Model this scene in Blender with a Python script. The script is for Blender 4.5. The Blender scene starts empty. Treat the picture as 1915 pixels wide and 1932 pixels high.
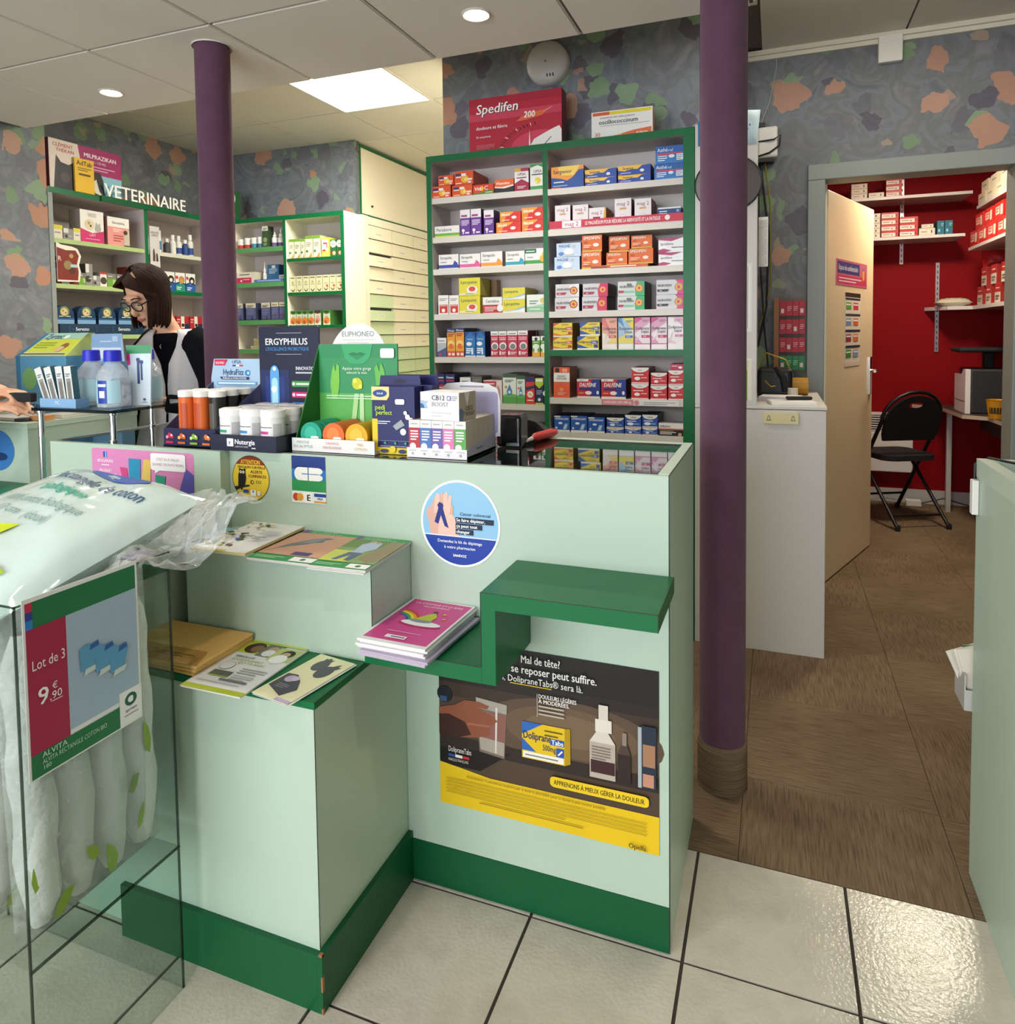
import bpy, bmesh, math, random
from mathutils import Vector, Matrix
D = bpy.data
SC = bpy.context.scene
COL = SC.collection
pi = math.pi
rnd = random.Random(7)

# ------------------------------------------------------------------ camera
cd = D.cameras.new('camera')
cam = D.objects.new('camera', cd)
COL.objects.link(cam)
SC.camera = cam
cd.sensor_fit = 'HORIZONTAL'
cd.sensor_width = 36.0
cd.lens = 1324.7 / 1915 * 36.0
cd.shift_x = 0.0
cd.shift_y = -(966.0 - 694.2) / 1915.0
cd.clip_start = 0.02
cd.clip_end = 60
def _rot(a, b, c):
    Rx = Matrix(((1, 0, 0), (0, math.cos(a), -math.sin(a)), (0, math.sin(a), math.cos(a))))
    Ry = Matrix(((math.cos(b), 0, math.sin(b)), (0, 1, 0), (-math.sin(b), 0, math.cos(b))))
    Rz = Matrix(((math.cos(c), -math.sin(c), 0), (math.sin(c), math.cos(c), 0), (0, 0, 1)))
    return Rz @ Rx @ Ry
_R = _rot(0.04837, 0.36542, -0.012556)
_w = lambda v: Vector((v[0], v[2], -v[1]))
_ax = [_w(_R[0]), -_w(_R[1]), -_w(_R[2])]
_M = Matrix.Identity(4)
for i in range(3):
    for j in range(3):
        _M[j][i] = _ax[i][j]
_M.translation = Vector((0, 0, 1.30))
cam.matrix_world = _M

# ------------------------------------------------------------------ world, lights, exposure
W = D.worlds.new('world'); SC.world = W; W.use_nodes = True
W.node_tree.nodes['Background'].inputs[0].default_value = (0.75, 0.85, 1.0, 1)
W.node_tree.nodes['Background'].inputs[1].default_value = 0.35
def area(name, loc, rot, sx, sy, power, col):
    l = D.lights.new(name, 'AREA'); l.shape = 'RECTANGLE'; l.size = sx; l.size_y = sy
    l.energy = power; l.color = col
    o = D.objects.new(name, l); o.location = loc; o.rotation_euler = rot; COL.objects.link(o)
    return o
# daylight through the shop window behind the camera
area('shop_window_daylight', (-2.0, -3.3, 1.45), (pi/2, 0, 0), 4.6, 2.1, 250, (0.90, 0.95, 1.0))
vs = SC.view_settings
vs.view_transform = 'Standard'; vs.look = 'None'; vs.exposure = 0.04; vs.gamma = 1.0
vs.use_curve_mapping = False
cy = SC.cycles
cy.use_denoising = True
cy.use_adaptive_sampling = True; cy.adaptive_threshold = 0.1; cy.adaptive_min_samples = 16
cy.max_bounces = 6; cy.diffuse_bounces = 4; cy.glossy_bounces = 4; cy.transmission_bounces = 6; cy.transparent_max_bounces = 10
cy.caustics_reflective = False; cy.caustics_refractive = False
cy.sample_clamp_indirect = 4.0

# ------------------------------------------------------------------ materials
def lin(h):
    h = h.lstrip('#')
    o = []
    for i in (0, 2, 4):
        c = int(h[i:i+2], 16) / 255
        o.append(c / 12.92 if c <= 0.04045 else ((c + 0.055) / 1.055) ** 2.4)
    return (o[0], o[1], o[2], 1)
MATS = {}
def nodes_of(name):
    m = D.materials.new(name); m.use_nodes = True
    nt = m.node_tree
    b = nt.nodes['Principled BSDF']
    return m, nt, b
def mat(key):
    """key is a plain hex colour (paper, card, print) or the name of a material made below"""
    if key in MATS: return MATS[key]
    m, nt, b = nodes_of('print_' + key.lstrip('#'))
    b.inputs['Base Color'].default_value = lin(key)
    b.inputs['Roughness'].default_value = 0.42
    b.inputs['Specular IOR Level'].default_value = 0.35
    MATS[key] = m
    return m
def simple(name, hexc, rough=0.5, metal=0.0, spec=0.5, emit=None, estr=0, alpha=None, bump=0, bscale=200, var=0, vscale=6, sheen=0, trans=0):
    m, nt, b = nodes_of(name)
    b.inputs['Base Color'].default_value = lin(hexc)
    b.inputs['Roughness'].default_value = rough
    b.inputs['Metallic'].default_value = metal
    b.inputs['Specular IOR Level'].default_value = spec
    if emit:
        b.inputs['Emission Color'].default_value = lin(emit); b.inputs['Emission Strength'].default_value = estr
    if sheen:
        b.inputs['Sheen Weight'].default_value = sheen
    if trans:
        b.inputs['Transmission Weight'].default_value = trans
    tc = None
    if bump or var:
        tc = nt.nodes.new('ShaderNodeTexCoord')
    if bump:
        n = nt.nodes.new('ShaderNodeTexNoise'); n.inputs['Scale'].default_value = bscale; n.inputs['Detail'].default_value = 3
        bp = nt.nodes.new('ShaderNodeBump'); bp.inputs['Strength'].default_value = bump; bp.inputs['Distance'].default_value = 0.004
        nt.links.new(tc.outputs['Object'], n.inputs['Vector']); nt.links.new(n.outputs['Fac'], bp.inputs['Height'])
        nt.links.new(bp.outputs['Normal'], b.inputs['Normal'])
    if var:
        n = nt.nodes.new('ShaderNodeTexNoise'); n.inputs['Scale'].default_value = vscale; n.inputs['Detail'].default_value = 4
        r = nt.nodes.new('ShaderNodeMix'); r.data_type = 'RGBA'
        c = lin(hexc)
        r.inputs[6].default_value = tuple(max(0, x * (1 - var)) for x in c[:3]) + (1,)
        r.inputs[7].default_value = tuple(min(1, x * (1 + var)) for x in c[:3]) + (1,)
        nt.links.new(tc.outputs['Object'], n.inputs['Vector']); nt.links.new(n.outputs['Fac'], r.inputs[0])
        nt.links.new(r.outputs[2], b.inputs['Base Color'])
    MATS[name] = m
    return m
simple('mint', '#b3c6b4', 0.38, var=0.03, vscale=3)
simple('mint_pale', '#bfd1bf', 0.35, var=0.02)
simple('green', '#0b6538', 0.38, spec=0.3, var=0.05, vscale=8)
simple('green_dark', '#0a5430', 0.4, spec=0.3, var=0.06, vscale=8)
simple('shelf_green', '#5a9a5c', 0.4)
simple('white_lam', '#cfcac4', 0.4, var=0.02)
simple('shelf_white', '#d5cfc6', 0.45)
simple('cab_inner', '#c9bfbb', 0.5)
simple('cream', '#f3ebd6', 0.45)
simple('drawer_cream', '#f3ead0', 0.42)
simple('drawer_green', '#cfe0b4', 0.42)
simple('ceil', '#ece5db', 0.85, bump=0.12, bscale=500)
simple('ceil_warm', '#ded8c9', 0.85, bump=0.12, bscale=500)
simple('ceil_gap', '#6a635a', 0.8)
simple('ceil_rail', '#d9d4ca', 0.5)
simple('felt', '#654557', 0.95, spec=0.05, bump=0.6, bscale=420, var=0.16, vscale=14, sheen=0.12)
simple('paint_grey', '#8a908c', 0.5, var=0.03)
simple('door_cream', '#e3cfa6', 0.4, var=0.02)
simple('red_wall', '#85080f', 0.6, spec=0.12, var=0.05)
simple('black', '#0b0b0c', 0.45)
simple('black_soft', '#101014', 0.8)
simple('black_gloss', '#08080a', 0.12)
simple('dark_grey', '#2b2b2e', 0.5)
simple('chrome', '#e6e8ea', 0.12, metal=1.0)
simple('steel', '#b8babd', 0.35, metal=1.0)
simple('white_plastic', '#e4e1db', 0.4)
simple('grey_plastic', '#b9b7b3', 0.45)
simple('paper', '#e8e4dd', 0.6)
simple('kraft', '#dcae62', 0.65, var=0.05)
simple('skin', '#d8a283', 0.5, var=0.05, vscale=20)
simple('lips', '#b0605c', 0.45)
simple('hair', '#2c1a13', 0.7, spec=0.1, var=0.45, vscale=25)
simple('knit_black', '#0c0d12', 0.95, spec=0.1, bump=0.4, bscale=700)
simple('coat_white', '#dcd6d6', 0.8, bump=0.2, bscale=500)
simple('coat_beige', '#94866f', 0.9, bump=0.3, bscale=300)
simple('dark_brown', '#3a2419', 0.6)
simple('wood_tan', '#9a6844', 0.6)
simple('cardboard', '#a68b63', 0.8)
simple('cotton', '#e4e1de', 0.95, bump=0.5, bscale=120)
simple('lamp_on', '#ffffff', 0.5, emit='#fff6e6', estr=26)
simple('panel_on', '#ffffff', 0.5, emit='#fffbe9', estr=8)
simple('fixture_glow', '#ffffff', 0.5, emit='#fff2da', estr=4.0)
simple('screen_on', '#7a9cd8', 0.3, emit='#9fc4ff', estr=0.9)

def glassy(name, tint, rough=0.02, base=0.05, power=4.0, top=0.8):
    """clear pane: see-through face on, mirror-like at a grazing angle"""
    m = D.materials.new(name); m.use_nodes = True; nt = m.node_tree; nt.nodes.clear()
    out = nt.nodes.new('ShaderNodeOutputMaterial'); mx = nt.nodes.new('ShaderNodeMixShader')
    tr = nt.nodes.new('ShaderNodeBsdfTransparent'); gl = nt.nodes.new('ShaderNodeBsdfGlossy'); lw = nt.nodes.new('ShaderNodeLayerWeight')
    pw = nt.nodes.new('ShaderNodeMath'); pw.operation = 'POWER'; pw.inputs[1].default_value = power
    ma = nt.nodes.new('ShaderNodeMath'); ma.operation = 'MULTIPLY_ADD'; ma.inputs[1].default_value = top - base; ma.inputs[2].default_value = base
    tr.inputs[0].default_value = lin(tint); gl.inputs['Roughness'].default_value = rough
    nt.links.new(lw.outputs['Facing'], pw.inputs[0]); nt.links.new(pw.outputs[0], ma.inputs[0])
    nt.links.new(ma.outputs[0], mx.inputs[0]); nt.links.new(tr.outputs[0], mx.inputs[1]); nt.links.new(gl.outputs[0], mx.inputs[2])
    nt.links.new(mx.outputs[0], out.inputs[0]); MATS[name] = m
glassy('glass_clear', '#f2f7f4', 0.01, 0.03)
glassy('glass_top', '#c3d0ca', 0.02, 0.06, 2.2, 0.85)
glassy('acrylic', '#f5f9f7', 0.03, 0.02, 4.0, 0.5)
glassy('acrylic_edge', '#94a39a', 0.15, 0.05)
simple('reflection_grey', '#8d8984', 0.08, metal=0.55)  # grey base colour stands in for the room reflected in the mirror

def film(name, tint, cover, bs=0.9, sc=26):
    """thin clear packaging film: mostly see-through, glossy, a little milky"""
    m = D.materials.new(name); m.use_nodes = True; nt = m.node_tree
    b = nt.nodes['Principled BSDF']; out = nt.nodes['Material Output']
    b.inputs['Base Color'].default_value = lin(tint); b.inputs['Roughness'].default_value = 0.12
    tr = nt.nodes.new('ShaderNodeBsdfTransparent'); mx = nt.nodes.new('ShaderNodeMixShader'); mx.inputs[0].default_value = cover
    tc = nt.nodes.new('ShaderNodeTexCoord'); n = nt.nodes.new('ShaderNodeTexNoise'); n.inputs['Scale'].default_value = sc; n.inputs['Detail'].default_value = 2
    bp = nt.nodes.new('ShaderNodeBump'); bp.inputs['Strength'].default_value = bs; bp.inputs['Distance'].default_value = 0.02
    nt.links.new(tc.outputs['Object'], n.inputs['Vector']); nt.links.new(n.outputs['Fac'], bp.inputs['Height']); nt.links.new(bp.outputs['Normal'], b.inputs['Normal'])
    nt.links.new(tr.outputs[0], mx.inputs[1]); nt.links.new(b.outputs[0], mx.inputs[2]); nt.links.new(mx.outputs[0], out.inputs[0])
    MATS[name] = m
film('film', '#dfe4e0', 0.32)
film('film_mint', '#cfe2dc', 0.88, 0.5, 9)
film('bottle_clear', '#d3dbe4', 0.45)

def ramp(nt, stops):
    r = nt.nodes.new('ShaderNodeValToRGB'); e = r.color_ramp.elements
    while len(e) < len(stops): e.new(0.5)
    for k, (p, c) in enumerate(stops): e[k].position = p; e[k].color = lin(c)
    return r
def wallpaper(name, base, tone=1.0):
    m, nt, b = nodes_of(name)
    L = nt.links
    g = nt.nodes.new('ShaderNodeNewGeometry'); sp = nt.nodes.new('ShaderNodeSeparateXYZ'); L.new(g.outputs['Position'], sp.inputs[0])
    ad = nt.nodes.new('ShaderNodeMath'); ad.operation = 'ADD'; L.new(sp.outputs[0], ad.inputs[0]); L.new(sp.outputs[1], ad.inputs[1])
    cb = nt.nodes.new('ShaderNodeCombineXYZ'); L.new(ad.outputs[0], cb.inputs[0]); L.new(sp.outputs[2], cb.inputs[1])
    # brushed ground
    wn = nt.nodes.new('ShaderNodeTexNoise'); wn.inputs['Scale'].default_value = 5; wn.inputs['Detail'].default_value = 6; wn.inputs['Distortion'].default_value = 1.8
    L.new(cb.outputs[0], wn.inputs['Vector'])
    r0 = ramp(nt, base); L.new(wn.outputs['Fac'], r0.inputs[0])
    cur = r0.outputs[0]
    # jitter for ragged blob outlines
    jn = nt.nodes.new('ShaderNodeTexNoise'); jn.inputs['Scale'].default_value = 13; jn.inputs['Detail'].default_value = 2
    L.new(cb.outputs[0], jn.inputs['Vector'])
    js = nt.nodes.new('ShaderNodeVectorMath'); js.operation = 'SCALE'; js.inputs[3].default_value = 0.11; L.new(jn.outputs['Color'], js.inputs[0])
    ja = nt.nodes.new('ShaderNodeVectorMath'); ja.operation = 'ADD'; L.new(cb.outputs[0], ja.inputs[0]); L.new(js.outputs[0], ja.inputs[1])
    def layer(cur, off, scale, thr, dens, stops, mixf):
        o = nt.nodes.new('ShaderNodeVectorMath'); o.operation = 'ADD'; o.inputs[1].default_value = (off, off * 1.7, 0); L.new(ja.outputs[0], o.inputs[0])
        v = nt.nodes.new('ShaderNodeTexVoronoi'); v.voronoi_dimensions = '2D'; v.inputs['Scale'].default_value = scale; L.new(o.outputs[0], v.inputs['Vector'])
        s = nt.nodes.new('ShaderNodeSeparateColor'); L.new(v.outputs['Color'], s.inputs[0])
        # radius varies by cell
        rr = nt.nodes.new('ShaderNodeMapRange'); rr.inputs[3].default_value = thr * 0.35; rr.inputs[4].default_value = thr; L.new(s.outputs[1], rr.inputs[0])
        lt = nt.nodes.new('ShaderNodeMath'); lt.operation = 'LESS_THAN'; L.new(v.outputs['Distance'], lt.inputs[0]); L.new(rr.outputs[0], lt.inputs[1])
        de = nt.nodes.new('ShaderNodeMath'); de.operation = 'LESS_THAN'; L.new(s.outputs[0], de.inputs[0]); de.inputs[1].default_value = dens
        mu = nt.nodes.new('ShaderNodeMath'); mu.operation = 'MULTIPLY'; L.new(lt.outputs[0], mu.inputs[0]); L.new(de.outputs[0], mu.inputs[1])
        m2 = nt.nodes.new('ShaderNodeMath'); m2.operation = 'MULTIPLY'; L.new(mu.outputs[0], m2.inputs[0]); m2.inputs[1].default_value = mixf
        rp = ramp(nt, stops); L.new(s.outputs[2], rp.inputs[0])
        mx = nt.nodes.new('ShaderNodeMix'); mx.data_type = 'RGBA'; L.new(m2.outputs[0], mx.inputs[0]); L.new(cur, mx.inputs[6]); L.new(rp.outputs[0], mx.inputs[7])
        return mx.outputs[2]
    cur = layer(cur, 3.1, 5.5, 0.42, 0.45, [(0.2, '#67666f'), (0.8, '#5c5a64')], 0.6)
    cur = layer(cur, 9.7, 6.2, 0.38, 0.32, [(0.3, '#57505e'), (0.7, '#4f4656')], 0.75)
    cur = layer(cur, 1.3, 6.4, 0.36, 0.34, [(0.3, '#74906a'), (0.7, '#819b78')], 0.85)
    cur = layer(cur, 14.9, 8.5, 0.30, 0.16, [(0.3, '#7f9a78'), (0.5, '#b58a74'), (0.8, '#a8917f')], 0.7)
    cur = layer(cur, 6.2, 4.6, 0.38, 0.42, [(0.2, '#b07c5f'), (0.5, '#b88d78'), (0.8, '#b0836f')], 0.9)
    L.new(cur, b.inputs['Base Color'])
    b.inputs['Roughness'].default_value = 0.6
    bp = nt.nodes.new('ShaderNodeBump'); bp.inputs['Strength'].default_value = 0.15; bp.inputs['Distance'].default_value = 0.01
    L.new(wn.outputs['Fac'], bp.inputs['Height']); L.new(bp.outputs['Normal'], b.inputs['Normal'])
    MATS[name] = m
wallpaper('wallpaper', [(0.28, '#5b626a'), (0.44, '#757a80'), (0.54, '#696c70'), (0.72, '#85858c')])

def tile_mat():
    m, nt, b = nodes_of('floor_tile'); L = nt.links
    g = nt.nodes.new('ShaderNodeNewGeometry')
    n = nt.nodes.new('ShaderNodeTexNoise'); n.inputs['Scale'].default_value = 9; n.inputs['Detail'].default_value = 8; L.new(g.outputs['Position'], n.inputs['Vector'])
    r = ramp(nt, [(0.3, '#bbb2a4'), (0.5, '#c8c0b2'), (0.7, '#bfb6a7')]); L.new(n.outputs['Fac'], r.inputs[0])
    L.new(r.outputs[0], b.inputs['Base Color']); b.inputs['Roughness'].default_value = 0.19
    v = nt.nodes.new('ShaderNodeTexNoise'); v.inputs['Scale'].default_value = 110; v.inputs['Detail'].default_value = 3; L.new(g.outputs['Position'], v.inputs['Vector'])
    bp = nt.nodes.new('ShaderNodeBump'); bp.inputs['Strength'].default_value = 0.25; bp.inputs['Distance'].default_value = 0.004
    L.new(v.outputs['Fac'], bp.inputs['Height']); L.new(bp.outputs['Normal'], b.inputs['Normal'])
    MATS['floor_tile'] = m
tile_mat()
simple('grout', '#3c3630', 0.9)
def carpet_mat(name, axis):
    m, nt, b = nodes_of(name); L = nt.links
    g = nt.nodes.new('ShaderNodeNewGeometry'); mp = nt.nodes.new('ShaderNodeMapping'); L.new(g.outputs['Position'], mp.inputs[0])
    mp.inputs['Scale'].default_value = {'y': (230, 12, 1), 'x': (12, 230, 1), 'z': (8, 8, 260)}[axis]
    n = nt.nodes.new('ShaderNodeTexNoise'); n.inputs['Scale'].default_value = 1; n.inputs['Detail'].default_value = 3; L.new(mp.outputs[0], n.inputs['Vector'])
    n2 = nt.nodes.new('ShaderNodeTexNoise'); n2.inputs['Scale'].default_value = 3; L.new(g.outputs['Position'], n2.inputs['Vector'])
    r = ramp(nt, [(0.30, '#625142'), (0.46, '#79664f'), (0.7, '#887560')]); L.new(n.outputs['Fac'], r.inputs[0])
    mx = nt.nodes.new('ShaderNodeMix'); mx.data_type = 'RGBA'; mx.blend_type = 'MULTIPLY'; mx.inputs[0].default_value = 0.5
    r2 = ramp(nt, [(0.3, '#b0a59a'), (0.7, '#ffffff')]); L.new(n2.outputs['Fac'], r2.inputs[0]); L.new(r.outputs[0], mx.inputs[6]); L.new(r2.outputs[0], mx.inputs[7])
    L.new(mx.outputs[2], b.inputs['Base Color']); b.inputs['Roughness'].default_value = 0.95; b.inputs['Specular IOR Level'].default_value = 0.1
    bp = nt.nodes.new('ShaderNodeBump'); bp.inputs['Strength'].default_value = 0.7; bp.inputs['Distance'].default_value = 0.004
    L.new(n.outputs['Fac'], bp.inputs['Height']); L.new(bp.outputs['Normal'], b.inputs['Normal']); MATS[name] = m
carpet_mat('carpet_y', 'y'); carpet_mat('carpet_x', 'x'); carpet_mat('carpet_z', 'z')

# ------------------------------------------------------------------ lettering (built-in font, one glyph mesh per character)
GLY = {}
def _curve_mesh(s):
    c = D.curves.new('t', 'FONT'); c.body = s; c.size = 1.0; c.resolution_u = 2; c.fill_mode = 'FRONT'
    o = D.objects.new('t', c)
    me = D.meshes.new_from_object(o)
    vs_ = [(v.co.x, v.co.y) for v in me.vertices]; fs = [tuple(p.vertices) for p in me.polygons]
    D.objects.remove(o); D.meshes.remove(me); D.curves.remove(c)
    return vs_, fs
def _w_of(s):
    v, f = _curve_mesh(s)
    return (max(x for x, y in v) - min(x for x, y in v)) if v else 0
_HH = _w_of('HH'); _CAP = max(y for x, y in _curve_mesh('H')[0])
def glyph(ch):
    if ch not in GLY:
        adv = _w_of('H' + ch + 'H') - _HH
        v, f = _curve_mesh(ch) if ch != ' ' else ([], [])
        GLY[ch] = ([(x / _CAP, y / _CAP) for x, y in v], f, adv / _CAP)
    return GLY[ch]
def text_w(s): return sum(glyph(c)[2] for c in s)

# ------------------------------------------------------------------ mesh builder
# print operations on a unit face, x to the right, y up
def R(x0, y0, x1, y1, c): return ('p', [(x0, y0), (x1, y0), (x1, y1), (x0, y1)], c)
def G(pts, c): return ('p', pts, c)
def C(x, y, r, c, n=20, sx=1.0): return ('c', x, y, r, c, n, sx)
def T(s, x, y, h, c, a='l', w=None, b=0, i=0): return ('t', s, x, y, h, c, a, w, b, i)
def LN(x0, x1, y, h, c, n=1, dy=0.0): return ('l', x0, x1, y, h, c, n, dy)
class MB:
    def __init__(s): s.v = []; s.f = []; s.m = []; s.sm = []; s.keys = []
    def key(s, k):
        if k not in s.keys: s.keys.append(k)
        return s.keys.index(k)
    def add(s, vs_, fs, k, smooth=False):
        o = len(s.v); s.v += [tuple(p) for p in vs_]; ki = s.key(k)
        for f in fs: s.f.append(tuple(o + i for i in f)); s.m.append(ki); s.sm.append(smooth)
    def box(s, x0, x1, y0, y1, z0, z1, k, ks=None):
        """ks: optional material per face, dict over '-x +x -y +y -z +z'"""
        P = [(x0, y0, z0), (x1, y0, z0), (x1, y1, z0), (x0, y1, z0), (x0, y0, z1), (x1, y0, z1), (x1, y1, z1), (x0, y1, z1)]
        F = {'-z': (0, 3, 2, 1), '+z': (4, 5, 6, 7), '-y': (0, 1, 5, 4), '+x': (1, 2, 6, 5), '+y': (2, 3, 7, 6), '-x': (3, 0, 4, 7)}
        o = len(s.v); s.v += P
        for n, f in F.items():
            s.f.append(tuple(o + i for i in f)); s.m.append(s.key((ks or {}).get(n, k))); s.sm.append(False)
        return s
    def prism(s, pts, z0, z1, k, axis='z', kside=None):
        """pts 2-D outline (counter-clockwise), extruded along an axis"""
        n = len(pts)
        if axis == 'z': A = [(x, y, z0) for x, y in pts]; B = [(x, y, z1) for x, y in pts]
        elif axis == 'y': A = [(x, z0, y) for x, y in pts]; B = [(x, z1, y) for x, y in pts]
        else: A = [(z0, x, y) for x, y in pts]; B = [(z1, x, y) for x, y in pts]
        s.add(A + B, [tuple(reversed(range(n))), tuple(range(n, 2 * n))], k)
        s.add(A + B, [(i, (i + 1) % n, n + (i + 1) % n, n + i) for i in range(n)], kside or k)
        return s
    def tube(s, path, r, k, n=10, caps=True):
        P = [Vector(p) for p in path]; rs = r if isinstance(r, (list, tuple)) else [r] * len(P)
        rings = []; up = None
        for i, p in enumerate(P):
            t = (P[min(i + 1, len(P) - 1)] - P[max(i - 1, 0)])
            t = t.normalized() if t.length else Vector((0, 0, 1))
            if up is None:
                up = Vector((0, 0, 1)) if abs(t.z) < 0.9 else Vector((1, 0, 0))
            a = t.cross(up); a = a.normalized() if a.length > 1e-6 else Vector((1, 0, 0)); b = a.cross(t).normalized(); up = b
            rings.append([p + (a * math.cos(2 * pi * j / n) + b * math.sin(2 * pi * j / n)) * rs[i] for j in range(n)])
        vs_ = [v for rg in rings for v in rg]; fs = []
        for i in range(len(P) - 1):
            for j in range(n):
                fs.append((i * n + j, i * n + (j + 1) % n, (i + 1) * n + (j + 1) % n, (i + 1) * n + j))
        s.add(vs_, fs, k, True)
        if caps:
            s.add(rings[0], [tuple(range(n))], k); s.add(rings[-1], [tuple(reversed(range(n)))], k)
        return s
    def lathe(s, prof, c, k, n=20, ks=None, a0=0, a1=2 * pi):
        """prof: (radius, z) bottom to top, about a vertical axis at c"""
        full = abs(a1 - a0 - 2 * pi) < 1e-6; m = n if full else n + 1
        for i in range(len(prof) - 1):
            (r0, z0), (r1, z1) = prof[i], prof[i + 1]
            vs_ = [(c[0] + r * math.cos(a0 + (a1 - a0) * j / n), c[1] + r * math.sin(a0 + (a1 - a0) * j / n), c[2] + z) for r, z in ((r0, z0), (r1, z1)) for j in range(m)]
            fs = [(j, (j + 1) % m, m + (j + 1) % m, m + j) for j in range(n)]
            s.add(vs_, fs, (ks[i] if ks else k), True)
        return s
    def poly(s, pts, k): s.add(pts, [tuple(range(len(pts)))], k); return s
    def face(s, o, u, v, w, h, ops, lift=0.0004, step=0.00025, fn=None):
        """draw print operations on a face: o lower-left corner, u, v unit vectors"""
        if fn:
            k0 = len(s.v)
            s.face((0, 0, 0), (1, 0, 0), (0, 1, 0), w, h, ops, lift, step)
            for i in range(k0, len(s.v)): s.v[i] = tuple(fn(*s.v[i]))
            return s
        o = Vector(o); u = Vector(u); v = Vector(v); nrm = u.cross(v).normalized()
        q = lift
        for op in ops:
            t = op[0]; q += step
            tr = lambda x, y: o + u * (x * w) + v * (y * h) + nrm * q
            if t == 'p': s.add([tr(x, y) for x, y in op[1]], [tuple(range(len(op[1])))], op[2])
            elif t == 'c':
                _, x, y, r, c, n, sx = op
                s.add([o + u * (x * w + r * h * sx * math.cos(2 * pi * j / n)) + v * (y * h + r * h * math.sin(2 * pi * j / n)) + nrm * q for j in range(n)], [tuple(range(n))], c)
            elif t == 'l':
                _, x0, x1, y, hh, c, n, dy = op
                for j in range(n):
                    e = x1 - (x1 - x0) * (0.0 if j < n - 1 else 0.25) if n > 1 else x1
                    yy = y - j * dy
                    s.add([tr(x0, yy), tr(e, yy), tr(e, yy + hh), tr(x0, yy + hh)], [(0, 1, 2, 3)], c)
            elif t == 't':
                _, st, x, y, hh, c, al, mw, bold, ital = op
                H = hh * h; W_ = text_w(st) * H; sx = 1.0
                if mw and W_ > mw * w: sx = mw * w / W_; W_ = mw * w
                x0 = x * w - (0 if al == 'l' else W_ / 2 if al == 'c' else W_)
                for rep in ((0, 0),) if not bold else ((-bold, 0), (bold, 0), (0, bold * 0.6)):
                    cx_ = x0
                    for ch in st:
                        gv, gf, adv = glyph(ch)
                        if gf:
                            s.add([o + u * (cx_ + (px + rep[0] + py * ital) * H * sx) + v * (y * h + (py + rep[1]) * H) + nrm * (q + 0.00003 * (rep[0] > 0) + 0.00006 * (rep[1] > 0)) for px, py in gv], gf, c)
                        cx_ += adv * H * sx
        return s
    def mesh(s, name):
        me = D.meshes.new(name); me.from_pydata(s.v, [], s.f)
        for k in s.keys: me.materials.append(mat(k))
        me.polygons.foreach_set('material_index', s.m); me.polygons.foreach_set('use_smooth', s.sm); me.update()
        return me
    def obj(s, name, parent=None, **kw): return link(name, s.mesh(name), parent, **kw)
def link(name, data, parent=None, loc=None, rz=None, label=None, cat=None, group=None, kind=None):
    o = D.objects.new(name, data); COL.objects.link(o)
    if parent: o.parent = parent
    if loc is not None: o.location = loc
    if rz: o.rotation_euler = (0, 0, rz)
    if label: o['label'] = label
    if cat: o['category'] = cat
    if group: o['group'] = group
    if kind: o['kind'] = kind
    return o
def thing(name, label, cat, loc=(0, 0, 0), rz=0, group=None): return link(name, None, None, loc, rz, label, cat, group)
def struct(name, mb, parent=None): return mb.obj(name, parent, kind=None if parent else 'structure')
def bevel(o, w=0.003, seg=2):
    m = o.modifiers.new('edge', 'BEVEL'); m.width = w; m.segments = seg; m.limit_method = 'ANGLE'; m.harden_normals = False
    return o
def subsurf(o, n=2):
    m = o.modifiers.new('smooth', 'SUBSURF'); m.levels = n; m.render_levels = n
    return o
def rrect(x0, y0, x1, y1, r, n=5):
    pts = []
    for cx_, cy_, a in ((x1 - r, y0 + r, -pi / 2), (x1 - r, y1 - r, 0), (x0 + r, y1 - r, pi / 2), (x0 + r, y0 + r, pi)):
        for j in range(n + 1): pts.append((cx_ + r * math.cos(a + pi / 2 * j / n), cy_ + r * math.sin(a + pi / 2 * j / n)))
    return pts
PACKS = {}
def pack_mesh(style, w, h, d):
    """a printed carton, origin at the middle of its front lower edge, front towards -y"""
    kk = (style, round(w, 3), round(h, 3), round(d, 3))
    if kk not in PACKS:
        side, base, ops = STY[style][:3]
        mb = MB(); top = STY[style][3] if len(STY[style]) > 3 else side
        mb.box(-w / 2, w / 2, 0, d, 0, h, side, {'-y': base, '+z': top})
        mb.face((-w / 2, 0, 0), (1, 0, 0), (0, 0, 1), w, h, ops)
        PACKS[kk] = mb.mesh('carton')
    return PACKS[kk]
def pack(name, style, x, y, z, w, h, d, label, cat, group=None, rz=0):
    return link(name, pack_mesh(style, w, h, d), None, (x, y, z), rz, label, cat, group)
STY = {}

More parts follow.
